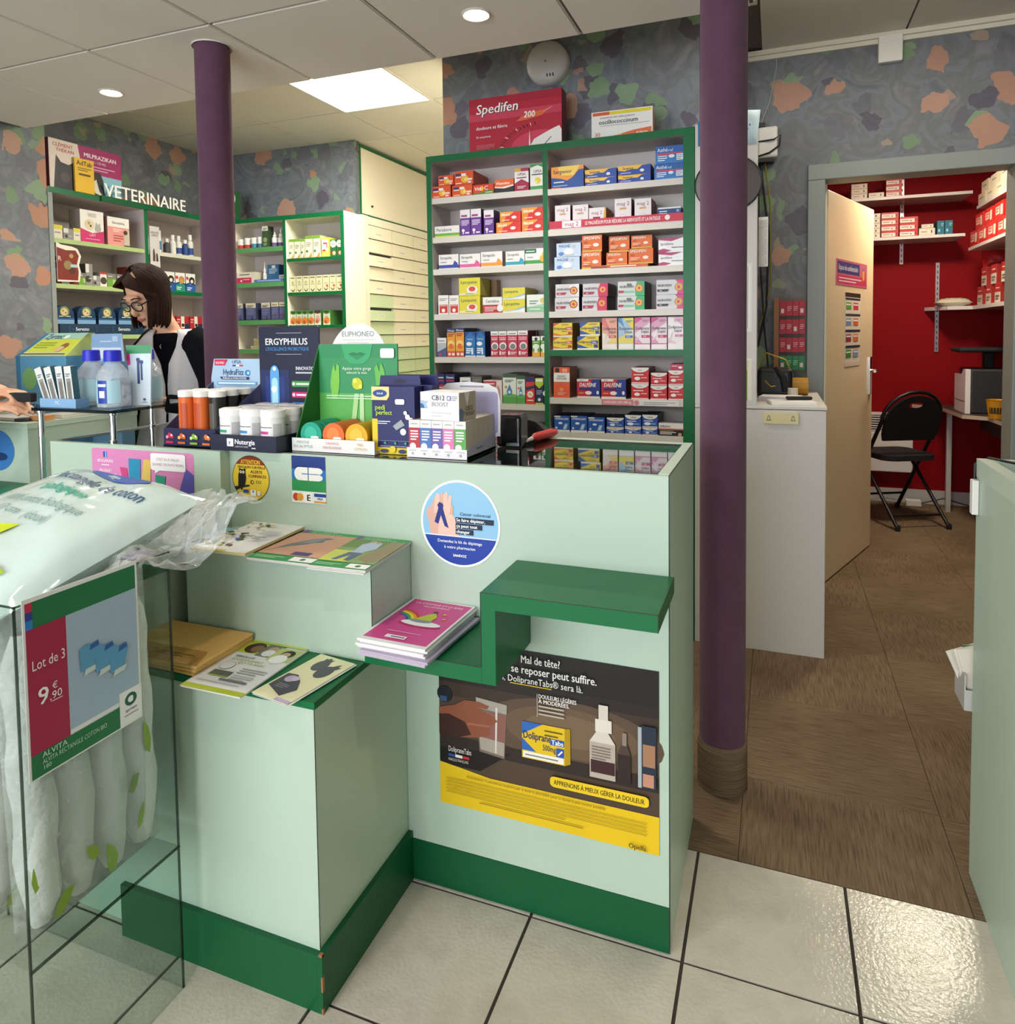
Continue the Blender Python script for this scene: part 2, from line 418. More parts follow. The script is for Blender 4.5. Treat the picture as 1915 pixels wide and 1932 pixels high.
ZL=[1.938, 1.756, 1.607, 1.396, 1.195, 0.981, 0.85]
ZR=[1.933, 1.755, 1.577, 1.396, 1.226, 1.014, 0.862]
MAIN=[('L', 1, -1.465, 2.992, 1.938, 0.099, 0.055, 0.12, 'vit', 'orange vitamin C box at the drawers end of the bottom row', 'medicine_box'),
('L', 1, -1.44, 2.992, 1.994, 0.079, 0.047, 0.12, 'vit', 'small orange vitamin C box stacked at the drawers end', 'medicine_box'),
('L', 1, -1.358, 2.992, 1.938, 0.103, 0.051, 0.12, 'vit', 'orange vitamin C box second in the bottom row', 'medicine_box'),
('L', 1, -1.349, 2.992, 1.99, 0.096, 0.062, 0.17, 'vit', 'deep orange vitamin C box stacked second from the drawers', 'medicine_box'),
('L', 1, -1.252, 2.992, 1.938, 0.104, 0.045, 0.12, 'vit2', 'orange vitamin box with a green foot, third in the row', 'medicine_box'),
('L', 1, -1.15, 2.992, 1.938, 0.094, 0.059, 0.12, 'vit3', 'orange and black vitamin box, fourth in the row', 'medicine_box'),
('L', 1, -1.066, 2.992, 1.938, 0.068, 0.1, 0.12, 'upr', 'tall white and crimson vitamin box', 'medicine_box'),
('L', 1, -0.99, 2.992, 1.938, 0.073, 0.112, 0.12, 'upg', 'tall white and green vitamin box', 'medicine_box'),
('L', 2, -1.439, 2.992, 1.756, 0.129, 0.051, 0.12, 'perub', 'flat white and green inhalation tablet box', 'medicine_box'),
('L', 2, -1.345, 2.992, 1.756, 0.051, 0.119, 0.12, 'purp', 'white and purple spray box, nearest the flat white box', 'medicine_box'),
('L', 2, -1.291, 2.992, 1.756, 0.053, 0.119, 0.12, 'purp', 'white and purple spray box, middle of three', 'medicine_box'),
('L', 2, -1.227, 2.992, 1.756, 0.05, 0.109, 0.15, 'purp', 'white and purple spray box, farthest from the flat white box', 'medicine_box'),
('L', 2, -1.131, 2.992, 1.756, 0.12, 0.048, 0.12, 'bilo', 'orange and red lozenge box under the short pair', 'medicine_box'),
('L', 2, -1.122, 2.992, 1.805, 0.102, 0.045, 0.12, 'bilo', 'orange and red lozenge box on the short pair', 'medicine_box'),
('L', 2, -1.011, 2.992, 1.756, 0.113, 0.051, 0.12, 'bilo', 'orange and red lozenge box under the pair by the divider', 'medicine_box'),
('L', 2, -1.011, 2.992, 1.808, 0.113, 0.053, 0.12, 'bilo', 'orange and red lozenge box on the pair by the divider', 'medicine_box'),
('L', 3, -1.433, 2.992, 1.607, 0.104, 0.067, 0.12, 'st_n', 'white throat lozenge box with a navy band', 'medicine_box'),
('L', 3, -1.324, 2.992, 1.607, 0.106, 0.064, 0.12, 'st_p', 'white throat lozenge box with a pink band', 'medicine_box'),
('L', 3, -1.216, 2.992, 1.607, 0.107, 0.069, 0.12, 'st_o', 'white throat lozenge box with a orange band', 'medicine_box'),
('L', 3, -1.102, 2.992, 1.607, 0.092, 0.065, 0.12, 'st_t', 'white throat lozenge box with a turquoise band', 'medicine_box'),
('L', 3, -1.005, 2.992, 1.607, 0.099, 0.072, 0.12, 'st_h', 'white throat lozenge box with a green and honey band', 'medicine_box'),
('L', 4, -1.464, 2.992, 1.396, 0.054, 0.089, 0.12, 'rw', 'small white box with a red panel, at the drawers end', 'medicine_box'),
('L', 4, -1.409, 2.992, 1.396, 0.051, 0.087, 0.12, 'rw', 'small white box with a red panel, beside the tall yellow stack', 'medicine_box'),
('L', 4, -1.329, 2.992, 1.396, 0.107, 0.081, 0.12, 'lyso', 'yellow lozenge box, lower of the tall stack', 'medicine_box'),
('L', 4, -1.328, 2.992, 1.478, 0.108, 0.083, 0.12, 'lyso', 'yellow lozenge box, upper of the tall stack', 'medicine_box'),
('L', 4, -1.287, 3.13, 1.396, 0.08, 0.163, 0.05, 'brown', 'plain brown cardboard box behind the red and white box', 'medicine_box'),
('L', 4, -1.215, 2.992, 1.396, 0.097, 0.073, 0.12, 'cant', 'white and red syrup box between the yellow stacks', 'medicine_box'),
('L', 4, -1.111, 2.992, 1.396, 0.11, 0.058, 0.16, 'lyso2', 'yellow and blue lozenge box, lower of the short stack', 'medicine_box'),
('L', 4, -1.11, 2.992, 1.455, 0.11, 0.053, 0.16, 'lyso2', 'yellow and blue lozenge box, upper of the short stack', 'medicine_box'),
('L', 4, -1.003, 2.992, 1.396, 0.092, 0.078, 0.12, 'grw', 'white and pale green box by the divider', 'medicine_box'),
('L', 5, -1.476, 2.992, 1.195, 0.049, 0.09, 0.12, 'greyb', 'grey box with a blue edge at the drawers end', 'medicine_box'),
('L', 5, -1.427, 2.992, 1.195, 0.043, 0.133, 0.16, 'rhin', 'yellow and orange nasal spray box, first of two', 'medicine_box'),
('L', 5, -1.382, 2.992, 1.195, 0.045, 0.135, 0.16, 'rhin', 'yellow and orange nasal spray box, second of two', 'medicine_box'),
('L', 5, -1.329, 2.992, 1.195, 0.054, 0.116, 0.12, 'blu', 'blue nasal spray box beside the yellow ones', 'medicine_box'),
('L', 5, -1.277, 2.992, 1.195, 0.046, 0.118, 0.12, 'blu', 'blue nasal spray box beside the red ones', 'medicine_box'),
('L', 5, -1.207, 2.992, 1.195, 0.038, 0.117, 0.12, 'redw', 'white and red spray box, first from the blue boxes', 'medicine_box'),
('L', 5, -1.167, 2.992, 1.195, 0.04, 0.117, 0.12, 'redw', 'white and red spray box, second from the blue boxes', 'medicine_box'),
('L', 5, -1.12, 2.992, 1.195, 0.051, 0.118, 0.12, 'redw', 'white and red spray box, third from the blue boxes', 'medicine_box'),
('L', 5, -1.069, 2.992, 1.195, 0.049, 0.119, 0.12, 'redw', 'white and red spray box, fourth from the blue boxes', 'medicine_box'),
('L', 5, -1.006, 2.992, 1.195, 0.038, 0.092, 0.1, 'grn', 'green and yellow spray box, first of two', 'medicine_box'),
('L', 5, -0.97, 2.992, 1.195, 0.03, 0.093, 0.1, 'grn', 'green and yellow spray box by the divider', 'medicine_box'),
('L', 5, -1.059, 3.11, 1.195, 0.041, 0.121, 0.05, 'greyd', 'dark grey box behind the first green box', 'medicine_box'),
('L', 5, -1.014, 3.11, 1.195, 0.042, 0.12, 0.05, 'greyd', 'dark grey box behind the second green box', 'medicine_box'),
('L', 6, -1.489, 2.992, 0.981, 0.05, 0.133, 0.17, 'rednavy', 'navy and red nasal box at the drawers end', 'medicine_box'),
('L', 6, -1.436, 2.992, 0.981, 0.051, 0.133, 0.17, 'rednavy', 'navy and red nasal box, second from the drawers', 'medicine_box'),
('L', 6, -1.357, 2.992, 0.981, 0.056, 0.118, 0.12, 'greyb', 'grey and white box beside the navy ones', 'medicine_box'),
('L', 6, -1.299, 2.992, 0.981, 0.053, 0.122, 0.12, 'greyd', 'grey box in the middle of the row', 'medicine_box'),
('L', 6, -1.219, 2.992, 0.981, 0.093, 0.106, 0.12, 'redpale', 'pale pink box with a red top', 'medicine_box'),
('L', 6, -1.136, 2.992, 0.981, 0.066, 0.136, 0.17, 'drop', 'white eye drop box with a large blue drop', 'medicine_box'),
('L', 6, -1.081, 2.992, 0.981, 0.041, 0.128, 0.17, 'drop', 'white eye drop box with a smaller drop', 'medicine_box'),
('L', 6, -1.036, 2.992, 0.981, 0.043, 0.123, 0.12, 'redor', 'red and orange box beside the eye drops', 'medicine_box'),
('L', 6, -0.993, 2.992, 0.981, 0.04, 0.119, 0.12, 'navg', 'navy and green box beside the red and orange one', 'medicine_box'),
('L', 6, -0.964, 2.992, 0.981, 0.014, 0.125, 0.12, 'grdark', 'narrow dark green box by the divider', 'medicine_box'),
('L', 7, -1.044, 2.992, 0.85, 0.048, 0.039, 0.12, 'greyb', 'grey and white box beside the black terminal', 'medicine_box'),
('L', 7, -0.988, 2.992, 0.85, 0.058, 0.036, 0.12, 'drop2', 'flat white box with a blue drop', 'medicine_box'),
('R', 1, -0.854, 2.992, 1.933, 0.148, 0.094, 0.14, 'sarg', 'large orange and blue effervescent tablet box', 'medicine_box'),
('R', 1, -0.706, 2.992, 1.933, 0.139, 0.031, 0.14, 'sarg2', 'flat yellow and blue tablet box, lower of the first pair', 'medicine_box'),
('R', 1, -0.706, 2.992, 1.964, 0.139, 0.037, 0.14, 'sarg2', 'flat yellow and blue tablet box, upper of the first pair', 'medicine_box'),
('R', 1, -0.562, 2.992, 1.933, 0.139, 0.031, 0.14, 'sarg2', 'flat yellow and blue tablet box, lower of the second pair', 'medicine_box'),
('R', 1, -0.562, 2.992, 1.965, 0.139, 0.038, 0.14, 'sarg2', 'flat yellow and blue tablet box, upper of the second pair', 'medicine_box'),
('R', 1, -0.416, 2.992, 1.933, 0.126, 0.063, 0.12, 'asth', 'blue tonic box, lower of the pair', 'medicine_box'),
('R', 1, -0.413, 2.992, 1.997, 0.121, 0.071, 0.12, 'asth', 'blue tonic box, upper of the pair', 'medicine_box'),
('R', 2, -0.885, 3.02, 1.767, 0.072, 0.098, 0.12, 'mag2', 'white magnesium box, first in the red tray', 'medicine_box'),
('R', 2, -0.804, 3.02, 1.767, 0.072, 0.094, 0.12, 'mag2', 'white magnesium box, second in the red tray', 'medicine_box'),
('R', 2, -0.728, 3.02, 1.767, 0.077, 0.076, 0.12, 'mag2b', 'short white magnesium box with an orange side', 'medicine_box'),
('R', 2, -0.616, 3.02, 1.767, 0.073, 0.106, 0.12, 'mag2', 'tall white magnesium box, fourth in the red tray', 'medicine_box'),
('R', 2, -0.531, 3.02, 1.767, 0.072, 0.1, 0.12, 'mag2', 'tall white magnesium box beside the navy box', 'medicine_box'),
('R', 2, -0.42, 3.02, 1.767, 0.097, 0.055, 0.12, 'navm', 'navy magnesium box at the end of the red tray', 'medicine_box'),
('R', 3, -0.859, 2.992, 1.577, 0.116, 0.057, 0.12, 'magne', 'pale blue magnesium box, lower of the pair', 'medicine_box'),
('R', 3, -0.851, 2.992, 1.635, 0.112, 0.059, 0.12, 'magne', 'pale blue magnesium box, upper of the pair', 'medicine_box'),
('R', 3, -0.749, 2.992, 1.577, 0.088, 0.074, 0.12, 'sped', 'orange pain relief box, lower of the first stack', 'medicine_box'),
('R', 3, -0.746, 2.992, 1.651, 0.089, 0.071, 0.12, 'sped', 'orange pain relief box, upper of the first stack', 'medicine_box'),
('R', 3, -0.642, 3.01, 1.591, 0.092, 0.053, 0.12, 'sped', 'orange pain relief box, lower of the second stack', 'medicine_box'),
('R', 3, -0.631, 3.01, 1.645, 0.09, 0.068, 0.12, 'sped', 'orange pain relief box, upper of the second stack', 'medicine_box'),
('R', 3, -0.539, 3.01, 1.591, 0.106, 0.065, 0.12, 'sped', 'orange pain relief box, lower of the third stack', 'medicine_box'),
('R', 3, -0.535, 3.01, 1.657, 0.09, 0.054, 0.12, 'sped', 'orange pain relief box, upper of the third stack', 'medicine_box'),
('R', 3, -0.408, 2.992, 1.577, 0.108, 0.052, 0.12, 'ipr', 'white box with a magenta flash, lower of the pair', 'medicine_box'),
('R', 3, -0.408, 2.992, 1.63, 0.108, 0.059, 0.12, 'ipr', 'white box with a magenta flash, upper of the pair', 'medicine_box'),
('R', 4, -0.861, 2.992, 1.396, 0.111, 0.06, 0.16, 'nur_r', 'silver tablet box with a red target, lower of its stack', 'medicine_box'),
('R', 4, -0.859, 2.992, 1.457, 0.109, 0.058, 0.16, 'nur_r', 'silver tablet box with a red target, upper of its stack', 'medicine_box'),
('R', 4, -0.737, 2.992, 1.396, 0.111, 0.06, 0.16, 'nur_p', 'silver tablet box with a crimson end, lower of its stack', 'medicine_box'),
('R', 4, -0.733, 2.992, 1.457, 0.112, 0.056, 0.16, 'nur_p', 'silver tablet box with a crimson end, upper of its stack', 'medicine_box'),
('R', 4, -0.578, 2.992, 1.396, 0.116, 0.058, 0.16, 'nur_g', 'silver tablet box with a green end, lower of its stack', 'medicine_box'),
('R', 4, -0.577, 2.992, 1.455, 0.115, 0.061, 0.16, 'nur_g', 'silver tablet box with a green end, upper of its stack', 'medicine_box'),
('R', 4, -0.414, 2.992, 1.396, 0.115, 0.059, 0.16, 'nur_k', 'silver tablet box with a pink end, lower of its stack', 'medicine_box'),
('R', 4, -0.413, 2.992, 1.456, 0.116, 0.061, 0.16, 'nur_k', 'silver tablet box with a pink end, upper of its stack', 'medicine_box'),
('R', 5, -0.882, 2.992, 1.226, 0.089, 0.056, 0.12, 'dol_r', 'yellow tablet box with a red tab, lower of the pair', 'medicine_box'),
('R', 5, -0.881, 2.992, 1.283, 0.089, 0.062, 0.12, 'dol_r', 'yellow tablet box with a red tab, upper of the pair', 'medicine_box'),
('R', 5, -0.767, 2.992, 1.226, 0.097, 0.059, 0.12, 'dol_b', 'yellow and blue tablet box, lower of the pair', 'medicine_box'),
('R', 5, -0.758, 2.992, 1.286, 0.09, 0.059, 0.12, 'dol_b', 'yellow and blue tablet box, upper of the pair', 'medicine_box'),
('R', 5, -0.671, 2.992, 1.226, 0.067, 0.137, 0.1, 'liq_o', 'tall white liquid paracetamol box with an orange fade', 'medicine_box'),
('R', 5, -0.6, 2.992, 1.226, 0.067, 0.136, 0.1, 'liq_b', 'tall white liquid paracetamol box in blue and yellow', 'medicine_box'),
('R', 5, -0.53, 2.992, 1.226, 0.067, 0.137, 0.1, 'liq_p', 'tall white liquid paracetamol box in pink beside the blue', 'medicine_box'),
('R', 5, -0.46, 2.992, 1.226, 0.067, 0.137, 0.1, 'liq_p', 'tall white liquid paracetamol box in pink, middle one', 'medicine_box'),
('R', 5, -0.392, 2.992, 1.226, 0.064, 0.137, 0.1, 'liq_w', 'tall white liquid paracetamol box in palest pink', 'medicine_box'),
('R', 6, -0.888, 2.992, 1.014, 0.075, 0.134, 0.13, 'relax', 'tall clear orange box with a white label', 'medicine_box'),
('R', 6, -0.766, 2.992, 1.014, 0.105, 0.083, 0.12, 'dalf', 'red and navy pain relief box, first of two', 'medicine_box'),
('R', 6, -0.655, 2.992, 1.014, 0.109, 0.084, 0.12, 'dalf', 'red and navy pain relief box, second of two', 'medicine_box'),
('R', 6, -0.541, 2.992, 1.014, 0.075, 0.066, 0.12, 'upsr', 'red tablet box, lower of the first red stack', 'medicine_box'),
('R', 6, -0.54, 2.992, 1.081, 0.074, 0.068, 0.16, 'upsr', 'red tablet box, upper of the first red stack', 'medicine_box'),
('R', 6, -0.462, 2.992, 1.014, 0.07, 0.058, 0.12, 'upsr', 'red tablet box, lower of the middle red stack', 'medicine_box'),
('R', 6, -0.461, 2.992, 1.074, 0.069, 0.053, 0.12, 'upsr', 'red tablet box, upper of the middle red stack', 'medicine_box'),
('R', 6, -0.39, 2.992, 1.014, 0.065, 0.062, 0.12, 'upsr', 'red tablet box, lowest by the green edge', 'medicine_box'),
('R', 6, -0.39, 2.992, 1.077, 0.064, 0.061, 0.12, 'upsr', 'red tablet box, second up by the green edge', 'medicine_box'),
('R', 6, -0.386, 2.992, 1.139, 0.055, 0.026, 0.12, 'upsm', 'flat crimson box on top of the stack by the green edge', 'medicine_box'),
('R', 7, -0.888, 2.992, 0.862, 0.073, 0.07, 0.15, 'effr', 'blue effervescent tablet box, first from the divider', 'medicine_box'),
('R', 7, -0.81, 2.992, 0.862, 0.075, 0.072, 0.15, 'effr', 'blue effervescent tablet box, second from the divider', 'medicine_box'),
('R', 7, -0.732, 2.992, 0.862, 0.075, 0.068, 0.15, 'effr', 'blue effervescent tablet box, third from the divider', 'medicine_box'),
('R', 7, -0.649, 2.992, 0.862, 0.078, 0.024, 0.12, 'upsb', 'blue and white tablet box, lower of the first pair', 'medicine_box'),
('R', 7, -0.648, 2.992, 0.887, 0.076, 0.044, 0.15, 'upsb', 'blue and white tablet box, upper of the first pair', 'medicine_box'),
('R', 7, -0.571, 2.992, 0.862, 0.072, 0.028, 0.12, 'upsb', 'blue and white tablet box, lower of the middle pair', 'medicine_box'),
('R', 7, -0.571, 2.992, 0.891, 0.071, 0.054, 0.15, 'upsb', 'blue and white tablet box, upper of the middle pair', 'medicine_box'),
('R', 7, -0.499, 2.992, 0.862, 0.067, 0.031, 0.12, 'upsb', 'blue and white tablet box, lower of the third pair', 'medicine_box'),
('R', 7, -0.499, 2.992, 0.894, 0.066, 0.054, 0.15, 'upsb', 'blue and white tablet box, upper of the third pair', 'medicine_box'),
('R', 7, -0.411, 2.992, 0.862, 0.104, 0.053, 0.06, 'infl', 'white and black box with a red line by the green edge', 'medicine_box')]
# ================================================================== the setting
# floor: tiles on dark grout, carpet tiles beyond
T0, TX0, TY0 = 0.331, -0.174, 1.421
fl = struct('floor', MB().box(-4.6, 1.95, -3.1, 1.752, -0.05, -0.004, 'grout'))
tb = MB(); g = 0.0036
tb.box(g, T0 - g, g, T0 - g, -0.012, 0, 'floor_tile')
tme = tb.mesh('tile')
for i in range(-9, 6):
    for j in range(-9, 1):
        x, y = TX0 + i * T0, TY0 + j * T0
        link('tile', tme, fl, (x, y, 0))
cf = struct('floor_carpet', MB().box(-4.0, 1.95, 1.752, 6.2, -0.05, -0.006, 'carpet_x'))
ct = {}
for a in 'xy':
    b_ = MB(); b_.box(0.0008, 0.4952, 0.0008, 0.4952, -0.008, 0, 'carpet_' + a); ct[a] = b_.mesh('carpet_tile')
for i in range(-1, 4):
    for j in range(-1, 9):
        y0 = 2.10 + j * 0.496
        if j == -1:
            b_ = MB(); b_.box(0.0008, 0.4952, 1.7525 - y0, 0.4952, -0.008, 0, 'carpet_' + 'yx'[(i + 1 + j + 9) % 2] if i == 0 else 'carpet_x')
            me = b_.mesh('carpet_tile')
            if i == 0:
                b_ = MB(); b_.box(0.0008, 0.4952, 1.7525 - y0, 0.4952, -0.008, 0, 'carpet_y'); me = b_.mesh('carpet_tile')
        else:
            me = ct['xy'[(i + j) % 2]]
        link('carpet_tile', me, cf, (-0.08 + i * 0.496, y0, 0))

# dropped ceiling of large panels over the shop, higher ceiling behind and to the right
dc = struct('ceiling', MB().box(-3.7, -0.078, -3.1, 2.58, 2.412, 2.67, 'ceil', {'-z': 'ceil_gap'}))
P0 = 0.5955
cme = MB().box(0.009, P0 - 0.009, 0.009, P0 - 0.009, 0, 0.011, 'ceil').mesh('ceiling_panel')
for i in range(6):
    for j in range(9):
        link('ceiling_panel', cme, dc, (-0.078 - (i + 1) * P0 - 0.004, 2.583 - (j + 1) * P0, 2.40))
b_ = MB()
for i in range(1, 6): b_.box(-0.078 - i * P0 - 0.0135, -0.078 - i * P0 - 0.0075, -3.0, 2.578, 2.4045, 2.4115, 'ceil_rail')
for j in range(1, 9): b_.box(-3.69, -0.08, 2.583 - j * P0 - 0.0025, 2.583 - j * P0 + 0.0035, 2.4045, 2.4115, 'ceil_rail')
b_.obj('ceiling_rail', dc)
hc = struct('ceiling_high', MB().box(-4.05, 1.95, 2.58, 6.2, 2.682, 2.75, 'ceil_gap').box(-0.078, 1.95, -3.1, 2.58, 2.682, 2.75, 'ceil_gap'))
hm = MB().box(0.004, 0.596, 0.004, 0.596, 0, 0.012, 'ceil_warm').mesh('ceiling_panel')
for i in range(-4, 1):
    for j in range(-1, 5):
        if (i, j) == (-1, 0): continue
        link('ceiling_panel', hm, hc, (-1.87 + i * 0.6, 3.13 + j * 0.6, 2.67))
b_ = MB()
for (x0, x1, y0, y1) in ((-0.07, 0.545, 2.4, 3.74), (0.555, 1.94, 2.4, 3.74), (-0.07, 0.92, 0.9, 2.39), (0.93, 1.94, 0.9, 2.39), (-0.07, 0.92, -1.2, 0.89), (0.93, 1.94, -1.2, 0.89)):
    MB().box(x0, x1, y0, y1, 2.668, 2.682, 'ceil_warm').obj('ceiling_board', hc)
MB().box(-1.26, -0.08, 2.585, 3.2, 2.668, 2.682, 'ceil_warm').obj('ceiling_board', hc)

wl = struct('wall_left', MB().box(-3.9, -3.7, -3.1, 2.71, 0, 2.67, 'wallpaper').box(-4.05, -4.0, 2.5, 4.3, 0, 2.67, 'wallpaper').box(-4.0, -3.9, 2.6, 2.71, 0, 2.67, 'wallpaper'))
struct('wall_recess', MB().box(-4.05, -2.76, 4.275, 4.33, 0, 2.67, 'wallpaper'))
struct('wall_back', MB().box(-1.55, -0.316, 3.2, 3.26, 0, 2.67, 'wallpaper', {'-x': 'cream'}).box(-0.37, -0.316, 3.26, 3.745, 0, 2.67, 'wallpaper'))
struct('wall_passage', MB().box(-1.55, -1.5, 3.262, 5.75, 0, 2.67, 'cream').box(-3.4, -1.5, 5.75, 5.8, 0, 2.67, 'cream'))
struct('wall_door', MB().box(-0.37, 0.2, 3.745, 3.85, 0, 2.67, 'wallpaper').box(1.0, 1.95, 3.745, 3.85, 0, 2.67, 'wallpaper').box(0.2, 1.0, 3.745, 3.85, 2.03, 2.67, 'wallpaper'))
struct('wall_right', MB().box(1.9, 1.95, -3.1, 3.745, 0, 2.67, 'wallpaper'))
struct('wall_front', MB().box(-4.6, 1.95, -3.16, -3.1, 0, 0.38, 'mint').box(-4.6, 1.95, -3.16, -3.1, 2.5, 2.67, 'mint').box(-4.6, -4.3, -3.16, -3.1, 0.38, 2.5, 'mint').box(0.35, 1.95, -3.16, -3.1, 0.38, 2.5, 'mint'))
# red back office
struct('wall_office', MB().box(-0.2, 1.6, 5.95, 6.0, 0, 2.6, 'red_wall').box(1.55, 1.6, 3.85, 5.95, 0, 2.6, 'red_wall').box(-0.2, -0.15, 3.85, 5.95, 0, 2.6, 'red_wall')
       .box(-0.15, 0.2, 3.85, 3.862, 0, 2.5, 'red_wall').box(1.0, 1.55, 3.85, 3.862, 0, 2.5, 'red_wall').box(0.2, 1.0, 3.85, 3.862, 2.03, 2.5, 'red_wall'))
struct('ceiling_office', MB().box(-0.2, 1.6, 3.85, 6.0, 2.55, 2.6, 'white_lam'))
bb = struct('baseboard_office', MB().box(-0.15, 1.55, 5.93, 5.95, 0, 0.1, 'grey_plastic'))
# door frame and the open door
tr = struct('trim_1', MB().box(0.14, 0.218, 3.72, 3.87, 0, 2.02, 'paint_grey').box(0.985, 1.06, 3.72, 3.87, 0, 2.02, 'paint_grey').box(0.14, 1.06, 3.72, 3.87, 2.02, 2.095, 'paint_grey'))
bevel(tr, 0.004)
MB().box(0.2182, 0.2302, 3.80, 3.87, 0, 2.012, 'cream').obj('door_stop', tr)
da = math.atan2(4.661 - 3.88, 0.532 - 0.236)
dr = link('door_1', None, None, (0.240, 3.885, 0), da, label='cream flush door standing open into the red office', kind='structure')
L_ = 0.83
lf = bevel(MB().box(0, L_, 0, 0.04, 0.008, 2.0, 'door_cream').obj('door_leaf', dr), 0.002)
hb = MB(); hb.box(L_ - 0.075, L_ - 0.035, -0.008, 0, 0.92, 1.14, 'chrome'); hb.tube([(L_ - 0.055, -0.006, 1.06), (L_ - 0.055, -0.05, 1.06), (L_ - 0.075, -0.055, 1.06), (L_ - 0.16, -0.055, 1.06)], 0.008, 'chrome')
hb.obj('door_handle', dr)
hb = MB(); hb.box(L_ - 0.075, L_ - 0.035, 0.04, 0.048, 0.92, 1.14, 'chrome'); hb.tube([(L_ - 0.055, 0.046, 1.06), (L_ - 0.055, 0.09, 1.06), (L_ - 0.16, 0.095, 1.06)], 0.008, 'chrome')
hb.obj('door_handle', dr)
MB().box(L_, L_ + 0.003, 0.008, 0.032, 0.9, 1.16, '#2a2a5a').obj('lock_plate', dr)

struct('trim_2', MB().box(-0.31, 1.9, 3.715, 3.745, 2.645, 2.6675, 'ceil_warm').box(-0.31, 1.9, 3.73, 3.745, 2.625, 2.645, 'ceil_warm'))
# lamps of the shop
def downlight(x, y, power, label, z=2.40, seen=True):
    t = thing('ceiling_downlight', label, 'downlight', (x, y, z), 0, 'round recessed downlights')
    rg = MB(); rg.lathe([(0.038, -0.001), (0.046, -0.006), (0.052, -0.0015), (0.052, 0.0)], (0, 0, 0), 'ceil_rail', 24); rg.obj('trim_ring', t)
    ds = MB(); ds.add([(0.038 * math.cos(2 * pi * j / 24), -0.038 * math.sin(2 * pi * j / 24), -0.0012) for j in range(24)], [tuple(range(24))], 'lamp_on'); ds.obj('lamp_face', t)
    l = D.lights.new('downlight_beam', 'SPOT'); l.energy = power; l.spot_size = 2.5; l.spot_blend = 0.8; l.shadow_soft_size = 0.04; l.color = (1.0, 0.93, 0.82)
    o = D.objects.new('downlight_beam', l); COL.objects.link(o); o.parent = t; o.location = (0, 0, -0.03)
downlight(-0.97, 2.276, 34, 'bright round downlight in the ceiling above the shelf cabinet')
downlight(-2.779, 2.354, 34, 'small round downlight in the ceiling left of the felt column')
downlight(-2.75, 0.45, 26, 'round downlight in the ceiling over the customer floor by the window wall')
downlight(-0.97, 0.45, 26, 'round downlight in the ceiling over the tiled floor before the counter')
downlight(-2.75, -1.4, 26, 'round downlight near the shop window on the wallpaper side')
downlight(-0.97, -1.4, 26, 'round downlight near the shop window on the entrance side')
downlight(0.95, 0.8, 22, 'round downlight over the mint cabinet aisle', z=2.668)
t = thing('ceiling_light_panel', 'square bright light panel in the higher ceiling before the drawers', 'light panel', (-2.17, 3.43, 2.668))
MB().box(-0.285, 0.285, -0.285, 0.285, 0.004, 0.012, 'panel_on').obj('diffuser', t)
fr = MB()
for a in ((-0.3, 0.3, -0.3, -0.285), (-0.3, 0.3, 0.285, 0.3), (-0.3, -0.285, -0.285, 0.285), (0.285, 0.3, -0.285, 0.285)): fr.box(a[0], a[1], a[2], a[3], -0.008, 0.012, 'ceil_rail')
fr.obj('frame', t)
l = D.lights.new('panel_glow', 'AREA'); l.shape = 'SQUARE'; l.size = 0.55; l.energy = 42; l.color = (1.0, 0.98, 0.89)
o = D.objects.new('panel_glow', l); COL.objects.link(o); o.parent = t; o.location = (0, 0, -0.012)
t = thing('ceiling_tube_light', 'long white tube light fixture under the ceiling by the purple column', 'light fixture', (0.55, 2.85, 2.6))
bevel(MB().box(-0.6, 0.6, -0.1, 0.1, 0.0, 0.05, 'fixture_glow').obj('housing', t), 0.006)  # housing itself set to glow, added to brighten the ceiling above it
MB().box(-0.3, -0.26, -0.02, 0.02, 0.0505, 0.067, 'white_plastic').obj('hanger', t)
MB().box(0.26, 0.3, -0.02, 0.02, 0.0505, 0.067, 'white_plastic').obj('hanger', t)
MB().box(-0.58, 0.58, -0.085, 0.085, -0.012, 0.0, 'fixture_glow').obj('cover', t)
l = D.lights.new('tube_glow', 'AREA'); l.shape = 'RECTANGLE'; l.size = 1.1; l.size_y = 0.15; l.energy = 7; l.color = (1.0, 0.92, 0.78)
o = D.objects.new('tube_glow', l); COL.objects.link(o); o.parent = t; o.location = (0, 0, -0.02)
# office lamp
t = thing('office_ceiling_lamp', 'square ceiling lamp of the red office behind the doorway lintel', 'lamp', (0.86, 4.65, 2.548))
bevel(MB().box(-0.15, 0.15, -0.15, 0.15, -0.13, -0.08, 'lamp_on').obj('shade', t), 0.01)
MB().box(-0.02, 0.02, -0.02, 0.02, -0.0795, 0, 'white_plastic').obj('stem', t)
l = D.lights.new('office_glow', 'AREA'); l.shape = 'SQUARE'; l.size = 0.3; l.energy = 20; l.color = (1.0, 0.88, 0.66)
o = D.objects.new('office_glow', l); COL.objects.link(o); o.parent = t; o.location = (0, 0, -0.14)

